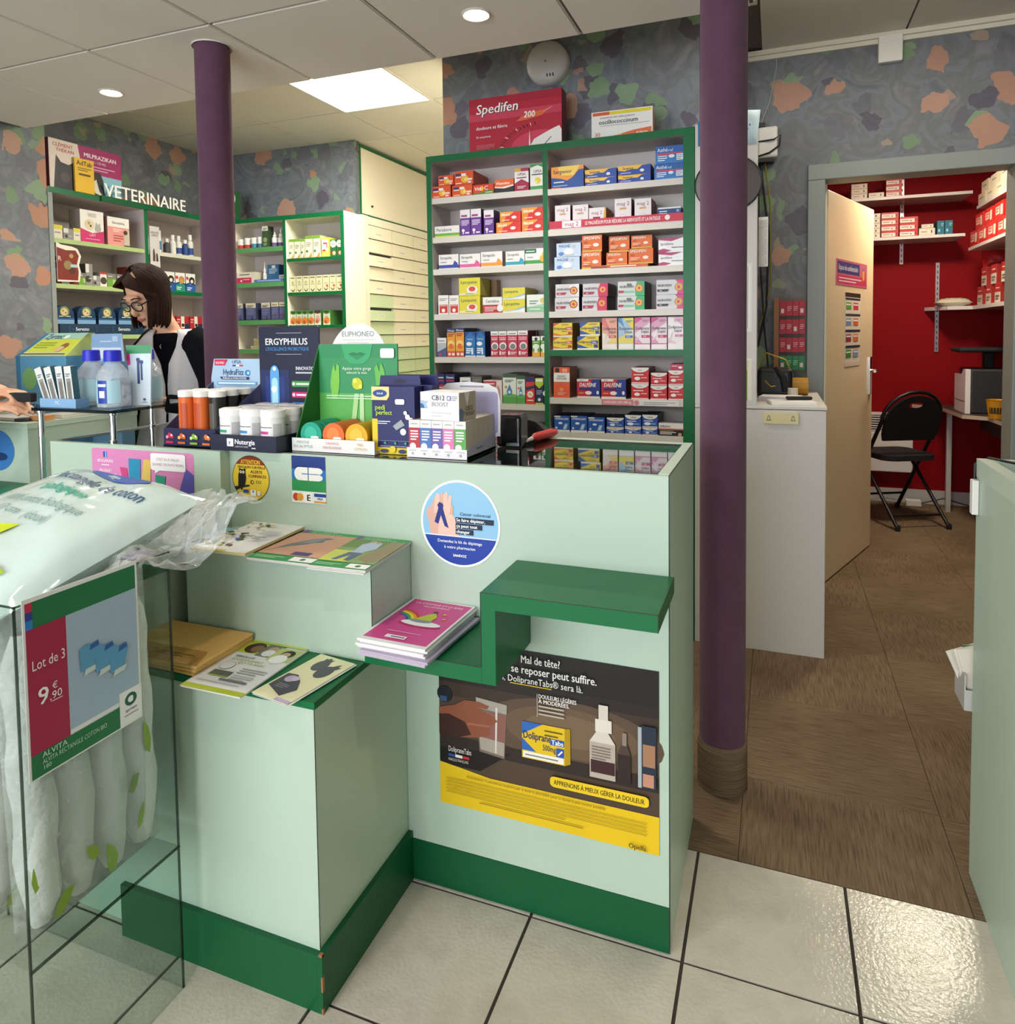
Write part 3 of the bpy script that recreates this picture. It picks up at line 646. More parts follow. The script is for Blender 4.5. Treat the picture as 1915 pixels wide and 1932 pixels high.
# columns
t = thing('round_column', 'purple felt-wrapped column standing before the white cabinet, full height in view', 'column', (-0.138, 2.05, 0)); t['kind'] = 'thing'
b_ = MB(); b_.lathe([(0.0635, 0.13), (0.0625, 1.3), (0.0635, 2.67)], (0, 0, 0), 'felt', 32); b_.obj('shaft', t)
b_ = MB(); b_.lathe([(0.069, 0.0), (0.069, 0.12), (0.0635, 0.135)], (0, 0, 0), 'carpet_z', 32); b_.obj('carpet_wrap', t)
t = thing('round_column', 'purple felt-wrapped column beside the woman at the far counter', 'column', (-2.0, 2.14, 0)); t['kind'] = 'thing'
b_ = MB(); b_.lathe([(0.0635, 0.0), (0.0625, 1.3), (0.0635, 2.40)], (0, 0, 0), 'felt', 32); b_.obj('shaft', t)
b_ = MB(); b_.lathe([(0.072, 2.394), (0.072, 2.3995), (0.063, 2.3995)], (0, 0, 0), 'ceil_rail', 32); b_.obj('ceiling_collar', t)

# ================================================================== fixed furniture
# --- main shelf cabinet
CX0, CX1, CM, CY0, CY1, CT = -1.536, -0.314, -0.953, 2.98, 3.195, 2.132
sc_ = thing('shelf_cabinet', 'tall green-edged open shelf cabinet full of medicine boxes', 'shelf cabinet', ((CX0 + CX1) / 2, CY0, 0))
def cabpart(name, mb):
    o = mb.obj(name, sc_); o.location = (-(CX0 + CX1) / 2, -CY0, 0); return o
E6 = {'-y': 'green'}
cabpart('side_panel', MB().box(CX0, CX0 + 0.025, CY0, CY1, 0, CT - 0.03, 'cab_inner', E6))
cabpart('side_panel', MB().box(CX1 - 0.045, CX1, CY0, CY1, 0, CT - 0.03, 'cab_inner', {'-y': 'green', '+x': 'green'}))
cabpart('divider', MB().box(CM - 0.011, CM + 0.011, CY0 + 0.001, CY1, 0, CT - 0.03, 'cab_inner', E6))
cabpart('top_panel', MB().box(CX0, CX1, CY0 - 0.002, CY1, CT - 0.03, CT, 'cab_inner', {'-y': 'green', '+z': 'green', '-x': 'green', '+x': 'green'}))
cabpart('back_panel', MB().box(CX0 + 0.025, CX1 - 0.045, CY1 - 0.012, CY1, 0, CT - 0.03, 'cab_inner'))
for side, zz in (('L', ZL), ('R', ZR)):
    x0, x1 = (CX0 + 0.026, CM - 0.0115) if side == 'L' else (CM + 0.0115, CX1 - 0.046)
    for k, z in enumerate(zz):
        gr = side == 'R' and k == 4
        cabpart('shelf_board', MB().box(x0, x1, CY0 + 0.004, CY1 - 0.0125, z - 0.027, z, 'shelf_white', {'-y': 'green'} if gr else None))
# --- white tower panel and low cabinet beside it
t = thing('white_cabinet', 'white cabinet with a low counter and tall end panel behind the column', 'cabinet', (-0.06, 2.98, 0))
bevel(MB().box(-0.252, 0.245, 0, 0.72, 0.0, 0.985, 'white_lam').obj('body', t), 0.002)
bevel(MB().box(-0.252, 0.248, -0.003, 0.72, 0.987, 1.0, 'white_lam').obj('worktop', t), 0.002)
bevel(MB().box(-0.252, -0.012, 0.0, 0.1, 1.0005, 2.14, 'white_lam').obj('tall_panel', t), 0.002)
pl = MB(); pl.box(0.015, 0.145, -0.012, -0.003, 0.93, 0.975, '#dccf9f')
for x in (0.035, 0.125): pl.face((x - 0.012, -0.012, 0.94), (1, 0, 0), (0, 0, 1), 0.024, 0.026, [G([(0.1, 0.15), (0.9, 0.15), (0.72, 0.4), (0.68, 0.75), (0.5, 0.95), (0.32, 0.75), (0.28, 0.4)], '#4a4438'), G([(0.25, 0.25), (0.75, 0.25), (0.63, 0.45), (0.6, 0.7), (0.5, 0.82), (0.4, 0.7), (0.37, 0.45)], '#dccf9f')])
bevel(pl.obj('bell_push_plate', t), 0.001)
# notices on the tall panel
pn = MB(); pn.face((-0.2, 0.0, 1.15), (1, 0, 0), (0, 0, 1), 0.17, 0.42, [R(0, 0.35, 1, 1, '#e2dfda'), R(0.05, 0.38, 0.95, 0.97, '#eeeae6'), R(0.9, 0.38, 0.91, 0.97, '#55524e'), LN(0.1, 0.85, 0.88, 0.008, '#77736e', 6, 0.05)])
pn.obj('notice', t)
pn = MB(); pn.face((-0.12, 0.0, 1.02), (1, 0, 0), (0, 0, 1), 0.09, 0.17, [R(0, 0, 1, 1, '#e6e1d2'), R(0, 0, 0.82, 0.72, '#8fae3f'), G([(0, 0.72), (0.82, 0.72), (0.9, 0.95), (0, 1)], '#d9cfae')])
pn.obj('notice', t)
t = thing('wall_mirror', 'round black-rimmed mirror half hidden behind the purple column', 'mirror', (-0.183, 2.972, 1.89))
b_ = MB(); b_.tube([(0.128 * math.cos(a * pi / 24), 0, 0.112 * math.sin(a * pi / 24)) for a in range(49)], 0.0028, 'black', 8, False); b_.obj('rim', t)
b_ = MB(); b_.add([(0.126 * math.cos(2 * pi * j / 40), 0.001, 0.11 * math.sin(2 * pi * j / 40)) for j in range(40)], [tuple(range(40))], 'reflection_grey')
b_.add([(0.126 * math.cos(2 * pi * j / 40), 0.003, 0.11 * math.sin(2 * pi * j / 40)) for j in range(40)], [tuple(range(40))], '#77726e'); b_.obj('glass', t)
# --- veterinary shelves along the recess wall (they face +x)
VX, VT = -3.70, 2.135
vt = thing('veterinary_shelf_unit', 'green-edged shelf unit of pet products along the wallpapered recess wall', 'shelf unit', (VX, 3.35, 0))
def vpart(name, mb):
    o = mb.obj(name, vt); o.location = (-VX, -3.35, 0); return o
E7 = {'+x': 'green'}
for y0, y1 in ((2.715, 2.74), (3.335, 3.36), (3.99, 4.015)): vpart('side_panel', MB().box(-3.995, VX, y0, y1, 0, VT - 0.03, 'cab_inner', E7 if y0 > 3 else {'+x': 'paint_grey'}))
vpart('top_panel', MB().box(-3.995, VX + 0.004, 2.715, 4.015, VT - 0.03, VT, 'cab_inner', {'+x': 'green', '+z': 'green'}))
vpart('back_panel', MB().box(-3.998, -3.99, 2.74, 3.99, 0, VT - 0.03, 'cab_inner'))
VZ1, VZ2 = [1.86, 1.61, 1.325], [1.855, 1.61, 1.36]
for z in VZ1: vpart('shelf_board', MB().box(-3.99, VX - 0.004, 2.741, 3.334, z - 0.025, z, 'shelf_white', {'+x': '#a9bd7c'}))
for k, z in enumerate(VZ2): vpart('shelf_board', MB().box(-3.99, VX - 0.004, 3.361, 3.989, z - 0.025, z, 'shelf_white', {'+x': 'green' if k else '#cfcab8'}))
vl = MB(); vl.face((VX + 0.016, 3.045, 2.138), (0, 1, 0), (0, 0, 1), 0.62, 0.085, [T('VETERINAIRE', 0.01, 0.02, 0.86, '#f2efe6', 'l', 0.98, 0.02)])
vl.box(VX + 0.006, VX + 0.016, 3.03, 3.68, 2.105, 2.14, 'green_dark')
sgn = vl.obj('sign_lettering', vt); sgn.location = (-VX, -3.35, 0)
# --- back shelf unit facing the room
bu = thing('back_shelf_unit', 'green-edged shelf unit of bottles and cartons under the recess wallpaper', 'shelf unit', (-3.16, 4.02, 0))
def bpart(name, mb):
    o = mb.obj(name, bu); o.location = (3.16, -4.02, 0); return o
for x0, x1 in ((-3.66, -3.64), (-3.19, -3.165), (-2.72, -2.692)): bpart('side_panel', MB().box(x0, x1, 4.02, 4.272, 0, 2.105, 'cream', {'-y': 'green'}))
bpart('top_panel', MB().box(-3.66, -2.692, 4.018, 4.272, 2.105, 2.135, 'cream', {'-y': 'green', '+z': 'green', '+x': 'cream'}))
bpart('back_panel', MB().box(-3.64, -2.72, 4.262, 4.272, 0, 2.105, 'cab_inner'))
BZL, BZR = [1.93, 1.685, 1.42, 1.215], [1.838, 1.605, 1.378, 1.15]
for z in BZL: bpart('shelf_board', MB().box(-3.639, -3.191, 4.024, 4.26, z - 0.032, z, 'shelf_white', {'-y': 'shelf_green'}))
for z in BZR: bpart('shelf_board', MB().box(-3.164, -2.721, 4.024, 4.26, z - 0.022, z, 'shelf_white', {'-y': 'green'}))
# --- drawer wall with cupboard above (faces +x)
dw = thing('drawer_cabinet', 'tall cream apothecary cabinet with rows of flat drawers', 'drawer cabinet', (-2.735, 4.9, 0))
def dpart(name, mb):
    o = mb.obj(name, dw); o.location = (2.735, -4.9, 0); return o
dpart('body', MB().box(-3.3, -2.74, 4.335, 5.7, 0, 2.13, 'cream', {'+x': 'dark_grey'}))
dpart('end_stile', MB().box(-2.74, -2.712, 4.274, 4.355, 0, 2.15, 'cream'))
dpart('top_rail', MB().box(-2.74, -2.722, 4.356, 5.7, 2.095, 2.15, 'cream'))
zt = 2.09; hrow = 0.0985
dcol = [(4.358, 4.692), (4.698, 5.03), (5.036, 5.37), (5.376, 5.7)]
for r in range(20):
    z1 = zt - r * hrow; z0 = z1 - hrow + 0.006
    for c_, (y0, y1) in enumerate(dcol):
        grn = (c_ == 0 and r >= 5) or (c_ > 0 and r >= 9)
        k = 'drawer_green' if grn else 'drawer_cream'
        opn = 0.012 if (r, c_) in ((2, 0), (6, 0)) else 0.0
        d_ = MB(); d_.box(-2.74, -2.722 + opn, y0, y1, z0, z1 - (0.016 if opn else 0), k); d_.box(-2.722 + opn, -2.716 + opn, y0, y1, z0, z0 + 0.012, k)
        if (r + c_) % 2 == 0: d_.face((-2.722 + opn, y0 + 0.1, z0 + 0.03), (0, 1, 0), (0, 0, 1), 0.1, 0.016, [R(0, 0, 1, 1, '#f1efe4'), LN(0.1, 0.9, 0.4, 0.2, '#8b8a80')])
        dpart('drawer', d_)
uc = thing('upper_cupboard', 'glossy cream cupboard door with green edging above the drawers', 'cupboard', (-2.76, 5.0, 2.15))
MB().box(-0.5, -0.012, -0.665, 0.7, 0.001, 0.515, 'cream').obj('body', uc)
simple('cream_gloss', '#f4ead2', 0.12)
dd = bevel(MB().box(-0.012, 0.002, -0.655, 0.7, 0.022, 0.485, 'cream_gloss').obj('cupboard_door', uc), 0.002)
kb = MB(); kb.tube([(0.002, -0.52, 0.09), (0.012, -0.52, 0.09)], 0.007, 'black', 10); kb.obj('lock', dd)
MB().box(-0.012, 0.006, -0.672, 0.7, 0.486, 0.505, 'green').box(-0.012, 0.006, -0.672, 0.7, 0.001, 0.02, 'green').box(-0.012, 0.006, -0.672, -0.657, 0.02, 0.486, 'green').obj('edging', uc)
# ================================================================== main sales counter
EDGE = '#2c2a22'
ctr = thing('sales_counter', 'long mint green pharmacy counter with a glass top and dark green plinth', 'counter', (-1.07, 1.43, 0))
def cpart(name, mb, bv=0):
    o = mb.obj(name, ctr); o.location = (1.07, -1.43, 0)
    return bevel(o, bv) if bv else o
FY, BY, RX, LX, MX = 1.43, 1.872, -0.2, -1.94, -1.322
cpart('body', MB().box(MX + 0.001, RX - 0.002, FY + 0.002, BY, 0.1, 0.93, 'mint'))
cpart('front_panel', MB().box(MX, RX - 0.0015, FY, FY + 0.014, 0.1005, 1.008, 'mint'))
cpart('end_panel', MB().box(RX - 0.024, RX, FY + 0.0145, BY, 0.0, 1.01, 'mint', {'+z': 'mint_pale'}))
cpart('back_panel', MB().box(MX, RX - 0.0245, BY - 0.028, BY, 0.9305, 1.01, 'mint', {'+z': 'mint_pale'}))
cpart('corner_line', MB().box(RX - 0.0014, RX + 0.0002, FY - 0.0002, FY + 0.0012, 0, 1.009, EDGE).box(RX - 0.0012, RX + 0.0004, FY, BY, 1.0085, 1.0102, EDGE))
cpart('plinth', MB().box(MX, RX - 0.002, FY - 0.002, FY + 0.02, 0.002, 0.1, 'green_dark'))
cpart('showcase_floor', MB().box(MX, RX - 0.025, FY + 0.015, BY - 0.029, 0.9302, 0.934, 'dark_grey'))
cpart('glass_top', MB().box(MX - 0.2, RX - 0.0255, FY + 0.015, BY - 0.0285, 1.0035, 1.0095, 'glass_top'))
PY = 1.398
cpart('projecting_panel', MB().box(LX, MX - 0.001, PY, PY + 0.016, 0.0, 1.01, 'mint'))
cpart('projecting_return', MB().box(MX - 0.003, MX - 0.0005, PY + 0.016, FY, 0.0, 1.009, 'mint'))
cpart('projecting_body', MB().box(LX, MX - 0.004, PY + 0.0165, BY, 0.0, 0.93, 'mint'))
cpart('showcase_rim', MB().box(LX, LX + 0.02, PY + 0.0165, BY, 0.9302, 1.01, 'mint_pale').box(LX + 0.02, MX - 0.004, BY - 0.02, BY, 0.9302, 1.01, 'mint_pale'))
cpart('showcase_floor', MB().box(LX + 0.0205, MX - 0.004, PY + 0.017, BY - 0.0205, 0.9303, 0.934, 'dark_grey'))
cpart('glass_top', MB().box(LX + 0.0205, MX - 0.2005, PY + 0.017, BY - 0.0205, 1.0035, 1.0095, 'glass_top'))
cpart('metal_edge', MB().box(LX + 0.004, MX - 0.21, BY - 0.034, BY - 0.004, 1.0062, 1.012, 'steel').box(LX + 0.002, LX + 0.018, PY + 0.02, BY - 0.035, 1.0102, 1.013, 'steel'))

# stepped display block
st = thing('stepped_display_block', 'mint stepped display block with green tread and plinth before the counter', 'display block', (-1.06, 1.08, 0))
def spart(name, mb, bv=0):
    o = mb.obj(name, st); o.location = (1.06, -1.08, 0)
    return bevel(o, bv) if bv else o
spart('lower_block', MB().box(-1.325, -0.815, 1.08, 1.3965, 0.115, 0.592, 'mint').box(-1.3195, -0.815, 1.3965, 1.4275, 0.115, 0.592, 'mint'))
spart('green_tread', MB().box(-1.325, -0.813, 1.078, 1.3965, 0.5925, 0.606, 'green'))
spart('upper_block', MB().box(-1.302, -0.795, 1.257, 1.4275, 0.6065, 0.812, 'mint'))
pl = MB(); pl.box(-1.325, -0.815, 1.068, 1.0795, 0, 0.1149, 'green_dark'); pl.box(-0.8148, -0.803, 1.068, 1.4275, 0, 0.118, 'green_dark')
pl.box(-0.806, -0.8025, 1.0675, 1.0735, 0.045, 0.075, 'wood_tan'); pl.box(-0.806, -0.8025, 1.0675, 1.073, 0.0, 0.012, 'wood_tan'); pl.box(-0.8105, -0.803, 1.0678, 1.0745, 0.114, 0.1187, 'wood_tan')
spart('plinth', pl)
spart('corner_line', MB().box(-0.8158, -0.8146, 1.0794, 1.0806, 0.118, 0.592, EDGE).box(-0.7958, -0.7946, 1.2564, 1.2576, 0.607, 0.8125, EDGE).box(-0.7957, -0.7945, 1.2576, 1.427, 0.8112, 0.8125, EDGE).box(-0.8136, -0.8124, 1.079, 1.3965, 0.605, 0.6064, EDGE))

# zigzag shelf on the counter front
zs = thing('zigzag_shelf', 'dark green zigzag shelf fixed on the counter front', 'shelf', (-0.5, 1.225, 0.62))
def zpart(name, mb):
    o = mb.obj(name, zs); o.location = (0.5, -1.225, -0.62); return o
zpart('upper_shelf', MB().box(-0.53, -0.19, 1.223, 1.4275, 0.7705, 0.803, 'green'))
zpart('riser', MB().box(-0.53, -0.5, 1.2235, 1.4275, 0.6225, 0.7703, 'green'))
zpart('lower_shelf', MB().box(-0.793, -0.5302, 1.223, 1.4275, 0.6225, 0.655, 'green'))
zpart('edge_line', MB().box(-0.53, -0.19, 1.2225, 1.2235, 0.8022, 0.8034, EDGE).box(-0.1908, -0.1896, 1.2225, 1.4275, 0.8022, 0.8034, EDGE).box(-0.1908, -0.1896, 1.2222, 1.2236, 0.7705, 0.8034, EDGE).box(-0.793, -0.53, 1.2225, 1.2235, 0.6542, 0.6554, EDGE).box(-0.5308, -0.5296, 1.2225, 1.2235, 0.6554, 0.803, EDGE))

# ------------------------------------------------------------------ prints on the counter front
def sticker(name, label, x0, x1, z0, z1, ops, y=FY, cat='sticker', outline=None):
    mb = MB(); w, h = x1 - x0, z1 - z0
    if outline: mb.prism([(x0 + a * w, z0 + b * h) for a, b in reversed(outline)], y - 0.0012, y - 0.0004, '#e9ece9', 'y')
    else: mb.box(x0, x1, y - 0.0012, y - 0.0004, z0, z1, '#e9ece9')
    mb.face((x0, y - 0.0012, z0), (1, 0, 0), (0, 0, 1), w, h, ops, 0.0001, 0.00012)
    return mb.obj(name, None, label=label, cat=cat)
disc = [(0.5 + 0.5 * math.cos(2 * pi * j / 48), 0.5 + 0.5 * math.sin(2 * pi * j / 48)) for j in range(48)]
def arc(cx_, cy_, r, a0, a1, n=24, ry=None): return [(cx_ + r * math.cos(math.radians(a0 + (a1 - a0) * j / n)), cy_ + (ry or r) * math.sin(math.radians(a0 + (a1 - a0) * j / n))) for j in range(n + 1)]
def ribbon_ops():
    nb = '#20307e'; sk = '#d9ab98'; sk2 = '#e6bfb0'
    return [G(disc, '#f2f3f4'), G(arc(.5, .5, .475, 0, 360, 47)[:-1], '#8fc0de'), G(arc(.5, .5, .475, 199, 341), '#2040a0'), R(.055, .345, .945, .357, '#f2f3f4'),
            # two open hands
            G([(.13, .357), (.10, .52), (.07, .60), (.09, .66), (.14, .68), (.17, .76), (.20, .80), (.23, .79), (.22, .70), (.26, .60), (.28, .357)], sk),
            G([(.17, .60), (.19, .78), (.21, .83), (.245, .83), (.25, .72), (.26, .60)], sk2), G([(.24, .62), (.25, .80), (.28, .85), (.305, .83), (.30, .62)], sk),
            G([(.29, .62), (.30, .82), (.335, .86), (.355, .84), (.345, .62)], sk2), G([(.33, .60), (.36, .80), (.385, .83), (.405, .81), (.385, .60)], sk2),
            G([(.22, .357), (.24, .56), (.33, .66), (.40, .62), (.44, .56), (.47, .48), (.49, .357)], sk2), G([(.37, .60), (.40, .70), (.42, .70), (.42, .60)], sk),
            G([(.18, .50), (.23, .48), (.30, .70), (.28, .72), (.24, .69)], nb), G([(.36, .44), (.31, .46), (.22, .70), (.25, .74), (.28, .70)], nb), C(.265, .70, .028, nb),
            T('Cancer colorectal', .50, .60, .036, '#1d3f6b', 'l', .38, 0, .15),
            R(.45, .515, .92, .575, '#1b2440'), R(.45, .448, .78, .508, '#1b2440'), R(.45, .381, .67, .441, '#1b2440'),
            T('Se faire dépister,', .46, .529, .036, '#ffffff', 'l', .45, .03), T('ça peut tout', .46, .462, .036, '#ffffff', 'l', .3, .03), T('changer', .46, .395, .036, '#ffffff', 'l', .2, .03),
            T('Demandez le kit de dépistage', .5, .275, .034, '#f4f6fa', 'c', .56, .02), T('à votre pharmacien', .5, .21, .034, '#f4f6fa', 'c', .4, .02), T('SANDOZ', .5, .12, .028, '#ffffff', 'c', .2, .05)]
sticker('round_sticker', 'round blue sticker with two hands holding a navy ribbon', -0.766, -0.568, 0.772, 0.971, ribbon_ops(), outline=disc)
def owl_ops():
    bl = '#1a1612'; br = '#6b2a1a'
    return [G(disc, '#3a2a14'), G(arc(.5, .5, .485, 0, 360, 47)[:-1], '#e3c33a'), G(arc(.5, .5, .485, 38, 142), '#8a3418'), T('ATTENTION', .5, .81, .09, '#f0c93a', 'c', .52, .03),
            T('MAGASIN SURVEILLÉ', .53, .715, .055, bl, 'c', .8, .03), T('ALERTE', .66, .615, .065, br, 'c', .36, .03), T('COMMERCES', .68, .52, .06, br, 'c', .48, .03), T('CCI', .71, .40, .06, bl, 'c', .2),
            C(.54, .42, .045, bl), C(.55, .42, .028, '#e3c33a'), G([(.05, .30), (.25, .33), (.45, .36), (.47, .33), (.25, .28), (.10, .22)], bl),
            G([(.16, .30), (.17, .55), (.20, .66), (.19, .72), (.25, .69), (.31, .69), (.37, .72), (.36, .65), (.38, .50), (.35, .36), (.28, .28), (.25, .22), (.22, .28)], bl), C(.24, .63, .032, '#f0e6c0'), C(.31, .63, .032, '#f0e6c0'), C(.245, .63, .014, bl), C(.305, .63, .014, bl),
            R(.30, .18, .44, .25, '#2a4a9a'), R(.50, .12, .64, .25, '#f2f2f2'), R(.55, .20, .59, .235, '#3050a0'), C(.72, .19, .055, '#ded8c8')]
sticker('round_sticker', 'round yellow sticker with a black owl', -1.313, -1.195, 0.88, 0.998, owl_ops(), outline=disc)
sticker('payment_sticker', 'square blue and green card payment sticker with small card logos beneath', -1.126, -1.026, 0.888, 1.005,
        [R(0, .25, 1, 1, '#2f67a8'), R(0, .72, 1, 1, '#243a7c'), R(0, .5, 1, .72, '#2a6fb0'), R(0, .25, 1, .5, '#2f8a4c'),
         G([(.48, .48), (.22, .48)] + arc(.22, .62, .14, 270, 90, 10, .14) + [(.48, .76), (.48, .63), (.3, .63), (.3, .61), (.48, .61)], '#e9e6dd'), G([(.51, .48)] + arc(.78, .55, .14, -90, 90, 8, .07) + arc(.78, .69, .14, -90, 90, 8, .07) + [(.51, .76)], '#e9e6dd'), R(.51, .612, .8, .628, '#2a6fb0'),
         R(0, 0, 1, .235, '#dfe6df'), C(.12, .12, .085, '#c2402c'), C(.24, .12, .085, '#d99a3a'), R(.36, .02, .6, .22, '#efece4'), T('E', .44, .05, .13, '#1c1a18', 'l', None, .05), R(.66, .15, 1, .22, '#27408c'), T('VISA', .83, .085, .05, '#27408c', 'c', .3, .03), R(.66, .02, 1, .06, '#d99a3a')])
sticker('pink_sticker', 'pink sticker with coloured medicine boxes and a speech bubble', -1.775, -1.41, 0.852, 1.0,
        [G(rrect(0, 0, 1, 1, .04), '#d886b6'), R(0, 0, .98, .10, '#d15a9c'), R(.12, .83, .16, .94, '#2a55a8'), R(.14, .83, .155, .94, '#7fb2e0'), T('BIOGARAN', .14, .74, .055, '#f6e9f1', 'c', .16, .03), LN(.1, .18, .68, .02, '#f0d8e6'),
         T('PRODUIT', .14, .56, .05, '#f8eef4', 'c', .2, .03), T('SANS ORDONNANCE,', .14, .48, .05, '#f8eef4', 'c', .24, .03), T('À PETITS PRIX,', .14, .40, .05, '#f8eef4', 'c', .22, .03), T('POUR LES MAUX', .14, .32, .05, '#f8eef4', 'c', .22, .03), T('DU QUOTIDIEN.', .14, .24, .05, '#f8eef4', 'c', .22, .03),
         G([(.32, .40), (.38, .36), (.36, .66), (.29, .67)], '#cf4a84'), G([(.38, .36), (.49, .40), (.50, .84), (.38, .84)], '#2f8fb4'), G([(.50, .40), (.59, .36), (.60, .84), (.53, .84)], '#e2bf62'), G([(.43, .10), (.57, .08), (.58, .32), (.46, .38)], '#dd6a5c'), G([(.64, .30), (.72, .26), (.74, .56), (.64, .58)], '#2f9474'), G([(.86, .28), (.97, .16), (1.0, .30), (1.0, .62), (.93, .72)], '#5a55a6'),
         G(rrect(.60, .66, .93, .97, .03), '#f6f1f0'), G([(.64, .68), (.70, .68), (.64, .60)], '#f6f1f0'), T("C'EST PLUS MALIN", .765, .84, .045, '#b07aa0', 'c', .22), T('QUAND ON PAYE MOINS', .765, .75, .045, '#b07aa0', 'c', .3)], y=PY, outline=rrect(0, 0, 1, 1, .04))
def poster_ops():
    dk = '#1c1512'; yl = '#e3bd1c'
    sk = '#8a4f38'
    o = [R(0, 0, 1, 1, '#4d3c30'), R(0, .80, 1, 1, '#15110f'), R(0, .74, 1, .80, '#241b16'), R(0, .66, 1, .74, '#3a2c23'), G(arc(.62, .56, .40, 0, 360, 28, .19)[:-1], '#5a4738'), G(arc(.62, .57, .30, 0, 360, 28, .14)[:-1], '#69543f'), G(arc(.62, .58, .20, 0, 360, 28, .09)[:-1], '#766049'),
         R(0, .34, 1, .42, '#2c221c'), G([(0, .34), (.35, .38), (.2, .24), (0, .24)], '#140f0d'), R(0, 0, 1, .21, yl), G([(0, .21), (.25, .21), (.1, .235), (0, .25)], yl),
         # hand and glass
         C(.03, .665, .05, '#12151d'), R(.005, .62, .04, .65, '#33507a'),
         G([(.20, .36), (.32, .345), (.335, .665), (.185, .68)], '#77665c'), G([(.205, .375), (.318, .36), (.32, .44), (.20, .45)], '#a59a8c'), G([(.20, .45), (.32, .44), (.328, .60), (.192, .61)], '#8a5a50'), G([(.188, .62), (.333, .61), (.335, .665), (.185, .68)], '#a39a8e'), G([(.275, .37), (.283, .37), (.29, .64), (.28, .64)], '#cfc8be'),
         G([(0, .42), (.10, .42), (.19, .44), (.25, .47), (.25, .51), (.20, .51), (.20, .53), (.26, .53), (.29, .56), (.27, .58), (.22, .60), (.19, .62), (.24, .62), (.25, .64), (.20, .655), (.13, .65), (.08, .61), (0, .58)], sk),
         G([(0, .42), (.10, .42), (.16, .45), (.13, .52), (.05, .55), (0, .54)], '#3a1c16'), G([(.14, .505), (.25, .515), (.25, .525), (.15, .52)], '#a8624a'),
         T('DolipraneTabs', .045, .325, .032, '#e9e4da', 'l', .115), R(.045, .295, .08, .312, '#2a4a8a'), R(.08, .295, .115, .312, '#e8e4de'), R(.115, .295, .15, .312, '#b03038'), T('MARQUE FRANÇAISE', .045, .27, .016, '#cfc8bc', 'l', .1),
         # carton
         G([(.405, .385), (.60, .385), (.60, .595), (.405, .595)], yl), G([(.405, .52), (.405, .595), (.50, .595)], '#2f66b4'), G([(.405, .43), (.405, .50), (.47, .43)], '#2f66b4'), G([(.60, .385), (.625, .40), (.625, .60), (.60, .595)], '#b38f14'),
         R(.41, .39, .595, .425, '#efece2'), LN(.42, .57, .402, .008, '#8a867a'), T('Doliprane', .41, .50, .042, '#1e2a5a', 'l', .13, .03), R(.535, .49, .598, .525, '#2a55a8'), T('Tabs', .54, .494, .026, '#f2f2f2', 'l', .055, .04), T('500mg', .50, .45, .032, '#1e2a5a', 'l', .06), R(.562, .428, .597, .478, '#2a55a8'), G([(.568, .44), (.573, .436), (.592, .462), (.587, .468)], '#f2f2f2'), LN(.51, .59, .56, .008, '#6a5a20', 2, .025),
         # right hand bottles
         R(.71, .36, .82, .56, '#b7a99b'), G([(.71, .56), (.82, .56), (.785, .63), (.745, .63)], '#d8ccbf'), R(.735, .62, .805, .69, '#e0d6ca'), R(.75, .69, .79, .77, '#d6cabd'), R(.715, .39, .818, .46, '#3c1f22'), LN(.72, .80, .53, .008, '#7c7066', 5, .016),
         R(.83, .36, .885, .52, '#2c1d1a'), G([(.83, .52), (.885, .52), (.872, .57), (.845, .57)], '#4a3a34'), R(.85, .57, .868, .64, '#8d7d72'), R(.915, .36, .93, .69, '#a9b0b4'), R(.93, .36, .99, .70, '#222d3e'), R(.935, .48, .985, .60, '#a5795a'), R(.935, .37, .98, .44, '#c08a70'),
         LN(.478, .48, .64, .13, '#d8d0c4'), T('DOULEURS LÉGÈRES', .485, .748, .022, '#efe9e0', 'l', .17, .03), T('À MODÉRÉES.', .485, .72, .022, '#efe9e0', 'l', .14, .03)]
    for k, s_ in enumerate(('Adultes et enfants', 'à partir de 27 kg', 'Dont arrondi à gros.')): o.append(LN(.485, .60, .698 - .022 * k, .009, '#b9afa3'))
    o += [T('Mal de tête?', .405, .935, .042, '#f2eee6', 'l', .18, .02), T("S'hydrater et se reposer peut suffire.", .135, .875, .044, '#f2eee6', 'l', .61, .02), T('Et si besoin, DolipraneTabs® sera là.', .165, .82, .036, '#f2eee6', 'l', .52), LN(.355, .545, .808, .005, '#d8b41c'),
          G(rrect(.535, .258, .96, .318, .02), '#e8c422'), T('APPRENONS À MIEUX GÉRER LA DOULEUR', .747, .274, .026, '#2a2410', 'c', .39, .03),
          T('Paracétamol. Commencez toujours par la dose la plus faible pour la durée la plus courte possible.', .14, .193, .016, '#5a4a10', 'l', .64)]
    for k in range(5): o.append(LN(.035, .95 if k < 4 else .6, .165 - .02 * k, .004, '#a08a20'))
    o += [LN(.2, .68, .06, .005, '#8a7418'), T('Opella.', .955, .02, .026, '#2a2410', 'r', .08, .02)]
    return o
sticker('poster', 'dark poster with a hand holding a glass above a yellow strip', -0.727, -0.221, 0.209, 0.602, poster_ops(), cat='poster')

